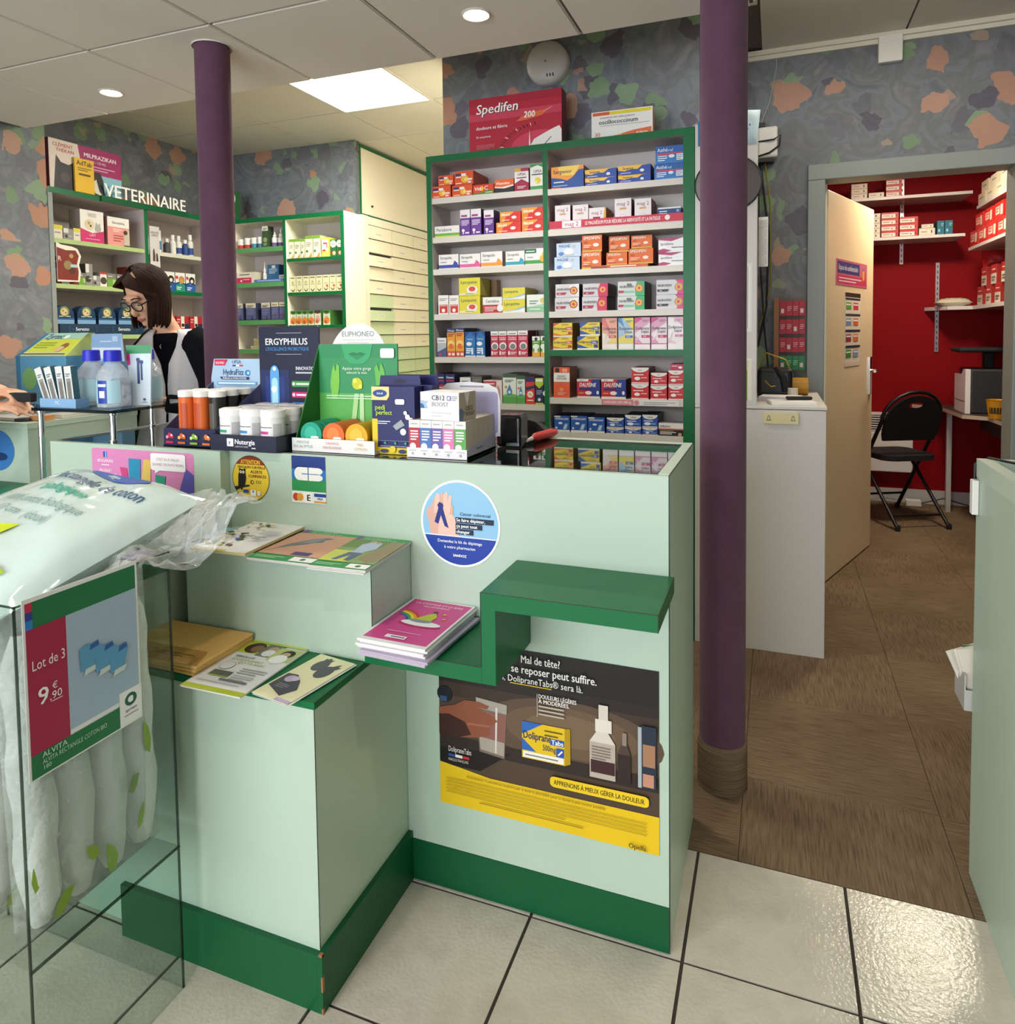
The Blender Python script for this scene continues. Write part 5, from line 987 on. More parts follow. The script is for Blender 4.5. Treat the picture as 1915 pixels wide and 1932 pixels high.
# ================================================================== printed cartons on the main shelves
W1 = '#ece8e4'
def wave(y0, y1, c, n=8): return G([(0, 0), (1, 0)] + [(1 - j / n, y0 + (y1 - y0) * (1 - j / n) + .08 * math.sin(j / n * 2 * pi)) for j in range(n + 1)], c)
STY.update({
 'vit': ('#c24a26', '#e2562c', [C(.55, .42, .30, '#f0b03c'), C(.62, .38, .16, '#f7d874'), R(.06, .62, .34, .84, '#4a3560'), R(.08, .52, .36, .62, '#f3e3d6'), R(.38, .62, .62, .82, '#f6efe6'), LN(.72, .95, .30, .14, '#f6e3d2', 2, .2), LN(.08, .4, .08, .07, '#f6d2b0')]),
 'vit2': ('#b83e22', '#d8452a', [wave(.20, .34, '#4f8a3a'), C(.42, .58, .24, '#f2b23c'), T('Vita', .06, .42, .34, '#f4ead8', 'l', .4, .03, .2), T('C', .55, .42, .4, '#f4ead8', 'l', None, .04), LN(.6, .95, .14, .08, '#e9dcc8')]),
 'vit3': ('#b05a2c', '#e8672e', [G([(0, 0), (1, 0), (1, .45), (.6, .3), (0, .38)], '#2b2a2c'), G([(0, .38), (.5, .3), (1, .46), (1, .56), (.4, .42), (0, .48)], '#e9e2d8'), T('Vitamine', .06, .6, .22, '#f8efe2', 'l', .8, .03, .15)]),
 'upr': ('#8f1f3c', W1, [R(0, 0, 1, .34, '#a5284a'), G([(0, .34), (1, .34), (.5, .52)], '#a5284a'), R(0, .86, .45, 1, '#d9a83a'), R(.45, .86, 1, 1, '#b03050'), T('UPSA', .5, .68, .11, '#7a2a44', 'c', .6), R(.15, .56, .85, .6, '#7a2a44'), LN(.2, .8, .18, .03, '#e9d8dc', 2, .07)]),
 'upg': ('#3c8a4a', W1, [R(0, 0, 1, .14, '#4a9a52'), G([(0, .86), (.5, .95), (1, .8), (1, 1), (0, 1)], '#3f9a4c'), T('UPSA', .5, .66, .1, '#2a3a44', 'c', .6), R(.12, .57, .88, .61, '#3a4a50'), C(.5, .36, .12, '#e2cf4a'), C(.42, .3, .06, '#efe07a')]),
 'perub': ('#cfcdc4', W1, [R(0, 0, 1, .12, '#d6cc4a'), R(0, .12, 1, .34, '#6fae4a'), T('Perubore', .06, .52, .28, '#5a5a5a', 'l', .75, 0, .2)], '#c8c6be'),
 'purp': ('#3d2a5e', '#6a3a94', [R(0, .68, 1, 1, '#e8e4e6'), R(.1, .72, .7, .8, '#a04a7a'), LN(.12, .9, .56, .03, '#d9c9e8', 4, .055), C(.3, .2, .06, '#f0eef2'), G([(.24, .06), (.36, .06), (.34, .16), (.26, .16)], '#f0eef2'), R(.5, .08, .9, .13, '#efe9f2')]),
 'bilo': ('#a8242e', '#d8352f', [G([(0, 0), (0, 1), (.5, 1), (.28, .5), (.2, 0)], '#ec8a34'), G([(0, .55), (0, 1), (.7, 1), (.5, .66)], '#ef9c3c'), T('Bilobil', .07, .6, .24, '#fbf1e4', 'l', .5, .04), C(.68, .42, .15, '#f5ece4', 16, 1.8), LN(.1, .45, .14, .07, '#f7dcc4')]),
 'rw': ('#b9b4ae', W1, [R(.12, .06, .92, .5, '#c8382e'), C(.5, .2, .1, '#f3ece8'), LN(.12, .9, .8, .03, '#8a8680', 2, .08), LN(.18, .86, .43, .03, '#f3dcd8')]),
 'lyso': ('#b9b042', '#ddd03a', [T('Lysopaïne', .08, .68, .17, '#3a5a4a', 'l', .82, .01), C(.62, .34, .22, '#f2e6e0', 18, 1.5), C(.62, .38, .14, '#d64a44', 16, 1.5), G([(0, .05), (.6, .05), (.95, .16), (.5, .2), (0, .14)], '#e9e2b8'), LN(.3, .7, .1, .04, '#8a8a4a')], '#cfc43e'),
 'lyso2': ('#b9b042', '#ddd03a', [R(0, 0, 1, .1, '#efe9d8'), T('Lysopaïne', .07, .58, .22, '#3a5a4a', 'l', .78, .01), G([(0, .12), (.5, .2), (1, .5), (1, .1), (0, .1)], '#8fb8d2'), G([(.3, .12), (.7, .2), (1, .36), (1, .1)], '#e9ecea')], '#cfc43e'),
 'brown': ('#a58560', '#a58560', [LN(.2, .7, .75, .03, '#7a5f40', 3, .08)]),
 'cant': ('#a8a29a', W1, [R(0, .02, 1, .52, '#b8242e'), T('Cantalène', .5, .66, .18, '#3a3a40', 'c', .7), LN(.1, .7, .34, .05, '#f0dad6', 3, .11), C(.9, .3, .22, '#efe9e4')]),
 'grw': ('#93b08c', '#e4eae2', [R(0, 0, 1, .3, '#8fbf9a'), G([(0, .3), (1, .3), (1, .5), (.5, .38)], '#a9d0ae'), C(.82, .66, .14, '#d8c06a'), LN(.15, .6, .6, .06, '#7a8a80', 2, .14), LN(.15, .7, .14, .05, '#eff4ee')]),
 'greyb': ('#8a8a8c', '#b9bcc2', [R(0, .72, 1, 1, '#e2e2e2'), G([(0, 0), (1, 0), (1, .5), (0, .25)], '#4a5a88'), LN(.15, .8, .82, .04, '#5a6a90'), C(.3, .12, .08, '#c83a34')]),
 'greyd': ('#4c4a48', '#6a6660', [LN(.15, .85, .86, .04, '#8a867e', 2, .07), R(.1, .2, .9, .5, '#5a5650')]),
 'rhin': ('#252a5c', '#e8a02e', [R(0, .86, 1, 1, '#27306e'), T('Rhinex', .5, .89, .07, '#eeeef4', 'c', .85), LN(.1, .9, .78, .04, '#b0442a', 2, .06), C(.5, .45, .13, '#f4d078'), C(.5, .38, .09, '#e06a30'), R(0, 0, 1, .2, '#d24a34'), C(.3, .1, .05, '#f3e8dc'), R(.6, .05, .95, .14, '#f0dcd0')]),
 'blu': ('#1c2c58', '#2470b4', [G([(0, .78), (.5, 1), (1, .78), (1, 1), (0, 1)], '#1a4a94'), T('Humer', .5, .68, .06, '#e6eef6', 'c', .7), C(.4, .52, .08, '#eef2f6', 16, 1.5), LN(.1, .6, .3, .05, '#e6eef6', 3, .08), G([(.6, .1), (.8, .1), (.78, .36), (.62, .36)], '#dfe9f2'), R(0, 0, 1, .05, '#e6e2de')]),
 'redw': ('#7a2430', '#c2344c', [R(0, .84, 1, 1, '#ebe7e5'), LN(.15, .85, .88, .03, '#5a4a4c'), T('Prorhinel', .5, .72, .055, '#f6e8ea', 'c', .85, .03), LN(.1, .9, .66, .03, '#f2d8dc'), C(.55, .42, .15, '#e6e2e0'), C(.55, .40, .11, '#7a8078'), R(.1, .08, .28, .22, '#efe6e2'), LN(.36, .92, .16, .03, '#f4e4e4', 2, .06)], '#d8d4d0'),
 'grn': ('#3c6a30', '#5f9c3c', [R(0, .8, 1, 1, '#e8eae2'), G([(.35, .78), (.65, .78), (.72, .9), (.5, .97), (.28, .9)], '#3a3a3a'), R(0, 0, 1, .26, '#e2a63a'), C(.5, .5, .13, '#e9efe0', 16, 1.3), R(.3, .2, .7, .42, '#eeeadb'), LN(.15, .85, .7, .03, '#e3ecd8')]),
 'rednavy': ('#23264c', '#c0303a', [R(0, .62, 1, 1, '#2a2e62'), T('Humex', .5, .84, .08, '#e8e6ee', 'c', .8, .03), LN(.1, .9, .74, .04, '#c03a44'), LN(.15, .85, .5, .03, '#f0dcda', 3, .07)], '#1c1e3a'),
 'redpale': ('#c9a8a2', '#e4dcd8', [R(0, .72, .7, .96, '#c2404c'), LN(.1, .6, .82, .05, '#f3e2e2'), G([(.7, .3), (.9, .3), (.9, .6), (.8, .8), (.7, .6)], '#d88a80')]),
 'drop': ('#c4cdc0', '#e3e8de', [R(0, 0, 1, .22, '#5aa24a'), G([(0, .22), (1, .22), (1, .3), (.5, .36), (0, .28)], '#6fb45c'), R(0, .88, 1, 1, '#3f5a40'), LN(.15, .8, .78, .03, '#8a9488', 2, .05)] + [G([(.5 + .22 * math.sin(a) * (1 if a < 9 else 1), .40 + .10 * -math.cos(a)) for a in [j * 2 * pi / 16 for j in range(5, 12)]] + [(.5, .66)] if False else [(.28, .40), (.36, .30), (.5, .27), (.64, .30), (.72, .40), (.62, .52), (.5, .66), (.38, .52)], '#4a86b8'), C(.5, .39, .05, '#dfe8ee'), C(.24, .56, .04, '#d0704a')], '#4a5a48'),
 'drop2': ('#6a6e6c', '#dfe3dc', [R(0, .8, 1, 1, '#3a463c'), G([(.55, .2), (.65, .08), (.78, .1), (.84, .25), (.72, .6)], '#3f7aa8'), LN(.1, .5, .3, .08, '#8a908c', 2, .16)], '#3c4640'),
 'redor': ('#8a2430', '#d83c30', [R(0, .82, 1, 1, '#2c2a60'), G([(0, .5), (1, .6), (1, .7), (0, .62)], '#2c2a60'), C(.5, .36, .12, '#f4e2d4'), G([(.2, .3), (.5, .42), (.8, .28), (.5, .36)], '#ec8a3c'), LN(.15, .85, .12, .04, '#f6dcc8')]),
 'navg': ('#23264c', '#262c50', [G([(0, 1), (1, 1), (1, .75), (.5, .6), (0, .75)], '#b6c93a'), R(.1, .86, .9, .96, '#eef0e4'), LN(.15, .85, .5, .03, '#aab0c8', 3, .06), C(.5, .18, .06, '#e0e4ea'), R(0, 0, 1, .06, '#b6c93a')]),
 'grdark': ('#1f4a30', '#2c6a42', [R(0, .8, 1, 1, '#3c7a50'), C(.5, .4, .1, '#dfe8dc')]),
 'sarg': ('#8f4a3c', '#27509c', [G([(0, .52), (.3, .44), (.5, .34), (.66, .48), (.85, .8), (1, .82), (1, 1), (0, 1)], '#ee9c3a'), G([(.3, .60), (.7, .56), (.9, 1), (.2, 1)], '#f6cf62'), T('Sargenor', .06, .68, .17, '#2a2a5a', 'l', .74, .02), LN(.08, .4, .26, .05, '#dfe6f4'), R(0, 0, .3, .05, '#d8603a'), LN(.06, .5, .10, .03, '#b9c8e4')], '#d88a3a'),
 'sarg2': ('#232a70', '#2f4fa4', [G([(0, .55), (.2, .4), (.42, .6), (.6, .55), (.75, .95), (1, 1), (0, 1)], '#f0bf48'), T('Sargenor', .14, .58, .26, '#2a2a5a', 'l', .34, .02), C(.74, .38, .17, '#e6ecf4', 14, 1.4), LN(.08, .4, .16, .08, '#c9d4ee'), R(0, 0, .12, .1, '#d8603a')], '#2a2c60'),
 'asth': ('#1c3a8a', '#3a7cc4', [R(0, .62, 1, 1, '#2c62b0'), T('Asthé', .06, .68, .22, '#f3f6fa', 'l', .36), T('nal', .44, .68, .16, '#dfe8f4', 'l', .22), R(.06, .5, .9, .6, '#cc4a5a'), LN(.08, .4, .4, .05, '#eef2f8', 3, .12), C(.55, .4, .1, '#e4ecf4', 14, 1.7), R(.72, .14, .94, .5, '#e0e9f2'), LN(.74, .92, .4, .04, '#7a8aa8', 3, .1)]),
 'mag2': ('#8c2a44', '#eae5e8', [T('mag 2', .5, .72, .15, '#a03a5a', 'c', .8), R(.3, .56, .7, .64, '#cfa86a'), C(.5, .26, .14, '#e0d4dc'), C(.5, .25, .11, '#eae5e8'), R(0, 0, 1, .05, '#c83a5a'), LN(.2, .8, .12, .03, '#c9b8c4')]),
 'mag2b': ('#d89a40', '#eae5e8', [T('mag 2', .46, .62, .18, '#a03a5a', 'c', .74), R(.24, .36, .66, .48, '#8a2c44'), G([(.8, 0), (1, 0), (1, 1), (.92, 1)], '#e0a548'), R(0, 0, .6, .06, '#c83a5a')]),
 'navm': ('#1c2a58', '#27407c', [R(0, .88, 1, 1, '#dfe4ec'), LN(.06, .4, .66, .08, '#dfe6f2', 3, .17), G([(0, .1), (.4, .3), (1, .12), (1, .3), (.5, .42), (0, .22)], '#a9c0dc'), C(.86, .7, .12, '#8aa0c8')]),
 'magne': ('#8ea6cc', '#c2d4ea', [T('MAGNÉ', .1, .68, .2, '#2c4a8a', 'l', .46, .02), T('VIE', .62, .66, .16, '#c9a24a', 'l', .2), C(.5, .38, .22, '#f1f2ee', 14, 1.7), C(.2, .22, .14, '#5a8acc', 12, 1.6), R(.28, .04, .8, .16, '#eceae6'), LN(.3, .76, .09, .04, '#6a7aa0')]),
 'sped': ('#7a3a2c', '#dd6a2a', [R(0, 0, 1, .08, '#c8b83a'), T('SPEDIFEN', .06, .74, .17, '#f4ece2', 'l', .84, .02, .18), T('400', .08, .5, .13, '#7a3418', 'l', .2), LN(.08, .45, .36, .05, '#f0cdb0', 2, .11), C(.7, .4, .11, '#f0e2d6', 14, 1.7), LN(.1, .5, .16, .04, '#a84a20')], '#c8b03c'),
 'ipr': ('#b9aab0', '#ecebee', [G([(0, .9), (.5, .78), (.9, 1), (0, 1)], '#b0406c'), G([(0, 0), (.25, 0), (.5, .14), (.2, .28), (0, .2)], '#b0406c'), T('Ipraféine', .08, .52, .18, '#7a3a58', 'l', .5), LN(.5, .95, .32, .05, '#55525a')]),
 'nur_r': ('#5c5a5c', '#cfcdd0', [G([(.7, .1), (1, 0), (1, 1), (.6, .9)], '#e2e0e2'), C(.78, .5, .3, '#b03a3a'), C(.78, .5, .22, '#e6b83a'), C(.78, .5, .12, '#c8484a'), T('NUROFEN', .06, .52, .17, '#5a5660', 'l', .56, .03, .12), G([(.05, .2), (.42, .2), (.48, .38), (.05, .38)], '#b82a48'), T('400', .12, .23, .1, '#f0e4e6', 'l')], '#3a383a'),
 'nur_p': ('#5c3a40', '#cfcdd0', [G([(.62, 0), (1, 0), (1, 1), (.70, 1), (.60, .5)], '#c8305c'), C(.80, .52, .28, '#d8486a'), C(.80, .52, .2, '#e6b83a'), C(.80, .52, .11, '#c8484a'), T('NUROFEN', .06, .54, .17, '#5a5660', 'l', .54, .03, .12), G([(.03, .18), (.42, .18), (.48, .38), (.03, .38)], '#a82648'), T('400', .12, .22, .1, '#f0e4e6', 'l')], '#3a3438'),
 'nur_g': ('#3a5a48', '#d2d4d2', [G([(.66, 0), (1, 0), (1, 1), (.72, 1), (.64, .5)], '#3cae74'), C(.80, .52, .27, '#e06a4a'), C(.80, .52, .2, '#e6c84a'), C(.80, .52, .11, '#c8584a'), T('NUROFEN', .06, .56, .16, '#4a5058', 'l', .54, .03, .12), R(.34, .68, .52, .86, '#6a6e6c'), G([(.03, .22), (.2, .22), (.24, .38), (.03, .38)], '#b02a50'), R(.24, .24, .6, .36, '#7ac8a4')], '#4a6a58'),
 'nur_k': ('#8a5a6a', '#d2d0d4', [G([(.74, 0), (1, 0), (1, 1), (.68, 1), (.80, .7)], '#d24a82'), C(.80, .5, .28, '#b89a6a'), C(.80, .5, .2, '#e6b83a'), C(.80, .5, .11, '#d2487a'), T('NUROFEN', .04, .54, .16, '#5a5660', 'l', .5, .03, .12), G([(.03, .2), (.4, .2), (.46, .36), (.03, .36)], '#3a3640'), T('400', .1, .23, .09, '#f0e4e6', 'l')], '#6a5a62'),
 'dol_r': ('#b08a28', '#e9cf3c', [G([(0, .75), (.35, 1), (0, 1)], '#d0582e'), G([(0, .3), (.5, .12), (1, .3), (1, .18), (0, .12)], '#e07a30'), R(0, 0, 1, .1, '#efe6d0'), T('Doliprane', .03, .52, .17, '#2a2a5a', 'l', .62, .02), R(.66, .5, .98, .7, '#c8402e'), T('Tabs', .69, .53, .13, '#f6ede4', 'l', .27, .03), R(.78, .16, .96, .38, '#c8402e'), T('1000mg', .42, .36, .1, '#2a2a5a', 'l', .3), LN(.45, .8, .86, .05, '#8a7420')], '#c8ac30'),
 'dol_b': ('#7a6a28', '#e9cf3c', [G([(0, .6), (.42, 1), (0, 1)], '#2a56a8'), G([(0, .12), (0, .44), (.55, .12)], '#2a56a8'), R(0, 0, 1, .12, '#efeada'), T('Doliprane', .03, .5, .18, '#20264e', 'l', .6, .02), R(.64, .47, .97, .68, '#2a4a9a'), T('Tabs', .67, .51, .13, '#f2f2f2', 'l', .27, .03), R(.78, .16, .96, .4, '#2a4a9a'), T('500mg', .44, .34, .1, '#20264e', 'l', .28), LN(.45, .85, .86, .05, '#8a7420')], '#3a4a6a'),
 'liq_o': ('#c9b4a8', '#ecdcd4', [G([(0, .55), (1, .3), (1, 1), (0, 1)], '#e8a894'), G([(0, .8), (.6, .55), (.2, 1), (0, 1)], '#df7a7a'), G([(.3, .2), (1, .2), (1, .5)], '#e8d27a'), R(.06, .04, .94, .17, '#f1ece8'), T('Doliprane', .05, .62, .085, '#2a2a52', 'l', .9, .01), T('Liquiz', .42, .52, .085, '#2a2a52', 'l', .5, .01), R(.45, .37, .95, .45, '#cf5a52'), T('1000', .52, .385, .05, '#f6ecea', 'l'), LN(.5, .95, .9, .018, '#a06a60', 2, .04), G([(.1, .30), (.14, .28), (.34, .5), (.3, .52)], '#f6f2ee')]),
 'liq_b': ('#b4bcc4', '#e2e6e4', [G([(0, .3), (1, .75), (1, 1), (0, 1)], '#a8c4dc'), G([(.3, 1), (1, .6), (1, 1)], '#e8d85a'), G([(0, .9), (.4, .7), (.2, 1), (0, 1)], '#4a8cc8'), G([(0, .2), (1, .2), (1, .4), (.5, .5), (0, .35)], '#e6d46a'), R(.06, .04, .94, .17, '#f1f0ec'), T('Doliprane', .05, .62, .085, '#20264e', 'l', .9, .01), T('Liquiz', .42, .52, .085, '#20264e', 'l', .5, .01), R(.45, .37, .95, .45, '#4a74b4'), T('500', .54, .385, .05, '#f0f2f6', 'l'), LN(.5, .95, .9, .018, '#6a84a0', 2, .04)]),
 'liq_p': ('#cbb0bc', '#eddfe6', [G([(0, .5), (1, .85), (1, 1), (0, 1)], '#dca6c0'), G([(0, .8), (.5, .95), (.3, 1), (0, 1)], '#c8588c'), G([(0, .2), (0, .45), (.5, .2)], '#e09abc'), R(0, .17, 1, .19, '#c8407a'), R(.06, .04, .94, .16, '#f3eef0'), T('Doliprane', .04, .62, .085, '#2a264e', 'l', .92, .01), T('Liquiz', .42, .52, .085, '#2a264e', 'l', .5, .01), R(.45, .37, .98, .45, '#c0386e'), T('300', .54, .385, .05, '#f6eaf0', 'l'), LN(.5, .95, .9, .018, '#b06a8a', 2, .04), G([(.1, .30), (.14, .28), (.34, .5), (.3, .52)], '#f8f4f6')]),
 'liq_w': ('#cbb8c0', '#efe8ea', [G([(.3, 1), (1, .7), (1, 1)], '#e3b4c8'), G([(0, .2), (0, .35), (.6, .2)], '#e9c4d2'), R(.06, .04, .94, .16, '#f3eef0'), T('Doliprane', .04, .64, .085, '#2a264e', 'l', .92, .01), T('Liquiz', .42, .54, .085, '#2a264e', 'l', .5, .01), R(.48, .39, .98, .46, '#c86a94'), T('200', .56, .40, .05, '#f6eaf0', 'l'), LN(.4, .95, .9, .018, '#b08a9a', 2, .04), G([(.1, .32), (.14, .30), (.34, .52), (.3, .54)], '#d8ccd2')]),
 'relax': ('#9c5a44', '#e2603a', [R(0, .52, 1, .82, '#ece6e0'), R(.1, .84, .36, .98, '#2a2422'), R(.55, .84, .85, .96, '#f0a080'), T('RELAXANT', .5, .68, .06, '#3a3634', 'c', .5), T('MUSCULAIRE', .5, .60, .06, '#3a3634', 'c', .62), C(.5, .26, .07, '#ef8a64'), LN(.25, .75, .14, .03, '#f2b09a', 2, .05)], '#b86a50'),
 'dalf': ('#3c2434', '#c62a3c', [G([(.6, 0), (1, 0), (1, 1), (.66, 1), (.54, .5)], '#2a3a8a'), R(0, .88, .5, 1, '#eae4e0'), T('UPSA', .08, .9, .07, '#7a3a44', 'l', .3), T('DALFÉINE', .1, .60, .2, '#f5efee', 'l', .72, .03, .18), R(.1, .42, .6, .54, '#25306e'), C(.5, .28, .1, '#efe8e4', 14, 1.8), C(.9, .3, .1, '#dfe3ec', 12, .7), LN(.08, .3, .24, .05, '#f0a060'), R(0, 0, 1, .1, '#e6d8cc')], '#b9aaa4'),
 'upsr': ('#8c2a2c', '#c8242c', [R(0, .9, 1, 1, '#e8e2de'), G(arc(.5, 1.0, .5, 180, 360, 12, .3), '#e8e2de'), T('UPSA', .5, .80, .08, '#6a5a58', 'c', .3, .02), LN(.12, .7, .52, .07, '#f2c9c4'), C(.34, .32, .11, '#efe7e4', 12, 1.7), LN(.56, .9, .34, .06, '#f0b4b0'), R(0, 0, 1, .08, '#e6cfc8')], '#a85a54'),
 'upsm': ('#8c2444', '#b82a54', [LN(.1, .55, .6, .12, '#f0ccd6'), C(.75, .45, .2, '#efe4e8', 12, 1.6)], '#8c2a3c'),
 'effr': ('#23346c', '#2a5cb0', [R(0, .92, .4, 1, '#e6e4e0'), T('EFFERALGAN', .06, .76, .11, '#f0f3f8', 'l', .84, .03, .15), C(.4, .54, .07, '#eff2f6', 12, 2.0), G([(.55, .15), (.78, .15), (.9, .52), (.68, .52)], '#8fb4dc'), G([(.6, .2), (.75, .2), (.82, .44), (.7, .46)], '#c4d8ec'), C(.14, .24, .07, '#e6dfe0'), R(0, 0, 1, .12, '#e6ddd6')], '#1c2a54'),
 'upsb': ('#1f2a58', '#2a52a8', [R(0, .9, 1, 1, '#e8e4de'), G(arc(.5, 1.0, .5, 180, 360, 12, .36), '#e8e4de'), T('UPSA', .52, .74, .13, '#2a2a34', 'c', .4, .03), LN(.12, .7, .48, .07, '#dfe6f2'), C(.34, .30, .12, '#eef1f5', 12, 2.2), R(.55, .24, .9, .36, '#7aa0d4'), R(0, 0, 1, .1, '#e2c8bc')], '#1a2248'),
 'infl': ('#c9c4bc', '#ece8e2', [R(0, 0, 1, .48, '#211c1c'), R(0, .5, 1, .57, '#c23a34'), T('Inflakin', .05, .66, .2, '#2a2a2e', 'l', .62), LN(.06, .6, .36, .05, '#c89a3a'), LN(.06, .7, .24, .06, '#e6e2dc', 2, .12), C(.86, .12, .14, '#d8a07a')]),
 'st_n': ('#8a8a8e', W1, []), 'st_p': ('#b0a0a4', W1, []), 'st_o': ('#b0a498', W1, []), 'st_t': ('#9aa8aa', W1, []), 'st_h': ('#b0a070', W1, [])})
for k, c in (('st_n', '#3a4aa0'), ('st_p', '#df5f9c'), ('st_o', '#e8963c'), ('st_t', '#3aa0b4'), ('st_h', '#4a9a4a')):
    STY[k][2].extend([R(0, .03, 1, .28, c), R(0, 0, 1, .06, '#dcd8d2'), G([(.72, .28), (.95, .28), (.95, .38), (.80, .56)], c), LN(.1, .4, .44, .05, '#8a8a90')])
    if k != 'st_h': STY[k][2].append(T('Strepsils', .08, .68, .18, '#4a5056', 'l', .68))
    else: STY[k][2].extend([R(0, .72, .55, .98, '#2c6a44'), LN(.06, .48, .8, .06, '#dfeadf'), C(.86, .36, .2, '#e8b03c'), C(.9, .62, .12, '#efc25a')])
ORD = ['', 'top', 'second', 'third', 'fourth', 'fifth', 'sixth', 'seventh']
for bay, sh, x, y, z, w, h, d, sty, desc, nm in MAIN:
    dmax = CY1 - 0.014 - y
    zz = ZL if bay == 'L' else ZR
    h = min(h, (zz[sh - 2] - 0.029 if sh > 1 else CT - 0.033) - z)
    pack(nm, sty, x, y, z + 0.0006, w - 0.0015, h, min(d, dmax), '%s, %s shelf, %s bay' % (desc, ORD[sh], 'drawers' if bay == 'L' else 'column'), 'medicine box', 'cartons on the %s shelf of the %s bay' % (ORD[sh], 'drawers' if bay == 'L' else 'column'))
# display tray with the red magnesium banner, orange tray, shelf strip
t = thing('display_tray', 'red cardboard tray of magnesium boxes, second shelf of the column bay', 'display tray', (-0.66, 2.984, ZR[1]))
b_ = MB(); b_.box(-0.275, 0.30, 0.03, 0.15, 0.0005, 0.010, '#b32a44'); b_.obj('base', t)
b_ = MB(); b_.box(-0.275, 0.30, 0.0, 0.004, 0.0005, 0.036, '#c6304a')
b_.face((-0.275, 0, 0.0005), (1, 0, 0), (0, 0, 1), 0.575, 0.0355, [R(0, 0, 1, .06, '#e9d8da'), G(rrect(.10, .12, .25, .95, .02), '#efe8ec'), T('mag 2', .175, .3, .5, '#b02a4c', 'c', .12), T('LE MAGNÉSIUM POUR RÉDUIRE LA NERVOSITÉ ET LA FATIGUE', .28, .32, .42, '#f4e6e8', 'l', .56, .03), C(.89, .55, .3, '#f2e6e8')])
b_.obj('banner', t)
b_ = MB(); b_.box(-0.12, 0.125, 0, 0.09, 0, 0.012, '#c8602c'); b_.face((-0.12, 0, 0), (1, 0, 0), (0, 0, 1), 0.245, 0.012, [R(0, 0, .3, .6, '#8a4a28'), LN(.35, .8, .3, .4, '#efd8c4')])
b_.obj('display_tray', None, loc=(-0.63, 2.986, ZR[2] + 0.0006), label='flat orange tray under the pain relief stacks, third shelf of the column bay', cat='display tray')
b_ = MB(); b_.box(0, 0.33, 0, 0.003, 0, 0.026, '#e4dfdc'); b_.face((0, 0, 0), (1, 0, 0), (0, 0, 1), 0.33, 0.026, [R(0, .03, .42, .97, '#d9868c'), T('DAFALGAN CAPS 1000 mg', .03, .3, .42, '#f6eaea', 'l', .36, .03), C(.46, .5, .42, '#d9868c'), LN(.55, .95, .55, .1, '#a9a4a2', 2, .3)])
b_.obj('shelf_edge_strip', None, loc=(-0.705, 2.9805, ZR[5] - 0.0265), label='pink and white price strip on the sixth shelf edge, column bay', cat='price strip')
# boxes standing on the cabinet
STY['spedbig'] = ('#5a1420', '#b01c34', [R(0, .58, 1, .72, '#c23a52'), R(0, .86, 1, 1, '#a01830'), T('Spedifen', .08, .70, .17, '#3a0c16', 'l', .78, .035, .14), T('Spedifen', .075, .71, .17, '#f3eeee', 'l', .78, .022, .14), T('200', .60, .56, .10, '#f3e2d2', 'l', None, .02, .12), G([(.52, .50), (.60, .50), (.80, .56), (.86, .66), (.70, .64), (.58, .58)], '#d8643c'), T('200', .60, .55, .10, '#f6efe6', 'l', None, .03, .12), G([(.80, .60), (.92, .70), (.86, .66)], '#e9d8d8'), T('douleurs et fièvre', .075, .42, .06, '#f3e6e8', 'l', .48, .02, .08), T('20 comprimés', .075, .27, .035, '#f0dde0', 'l', .2, .02), LN(.08, .28, .13, .008, '#cf7a88', 4, .022),
    G([(.46, 0)] + arc(.78, 0, .32, 180, 0, 18, .30)[1:12] + [(1, .24), (1, 0)], '#cc3a56'), G([(.66, 0)] + [(.66 + .34 * math.sin(j * .15), .30 * math.sin(j * .15 + .2) + .04) for j in range(1, 9)] + [(1, .26), (1, 0)], '#ece8e2'), G([(.655, 0), (.675, 0), (.662, .32)], '#f2ecec'), G([(.80, 0), (.812, 0), (.90, .16), (.885, .15)], '#2a1a1c')] + [G([(.78 - .40 * math.cos(a), .40 * math.sin(a) * .98), (.78 - .44 * math.cos(a), .45 * math.sin(a)), (.775 - .44 * math.cos(a + .03), .45 * math.sin(a + .03)), (.775 - .40 * math.cos(a + .03), .40 * math.sin(a + .03))], '#ead6da' if k % 4 == 0 else '#5a1420') for k, a in enumerate([.12 + .1 * q for q in range(14)])])
pack('display_carton', 'spedbig', -1.107, 3.02, CT + 0.001, 0.443, 0.245, 0.075, 'giant crimson display carton standing on the shelf cabinet', 'display carton', rz=0.0)
STY['oscil'] = ('#a06a58', '#e8e6e2', [R(.02, .86, .98, .97, '#e2cf2c'), R(.02, .86, .3, .97, '#d85a34'), R(0, 0, .02, 1, '#eae8e4'), T('symptômes des états grippaux', .14, .74, .07, '#7a6a88', 'l', .68), T('oscillococcinum', .12, .54, .15, '#2a2e36', 'l', .76, .015), LN(.14, .95, .47, .02, '#b0a8a6'), G([(.2, .06), (.98, .06), (.98, .30), (.7, .24), (.45, .14)], '#de6a3a'), G([(.25, .06), (.5, .06), (.5, .15)], '#e8b83a'), T('30', .05, .12, .14, '#d0503c', 'l'), T('BOIRON', .74, .10, .07, '#f2e6dc', 'l', .22, .03)])
pack('display_carton', 'oscil', -0.622, 3.03, CT + 0.001, 0.262, 0.12, 0.05, 'white and yellow display carton standing on the shelf cabinet', 'display carton', rz=0.02)
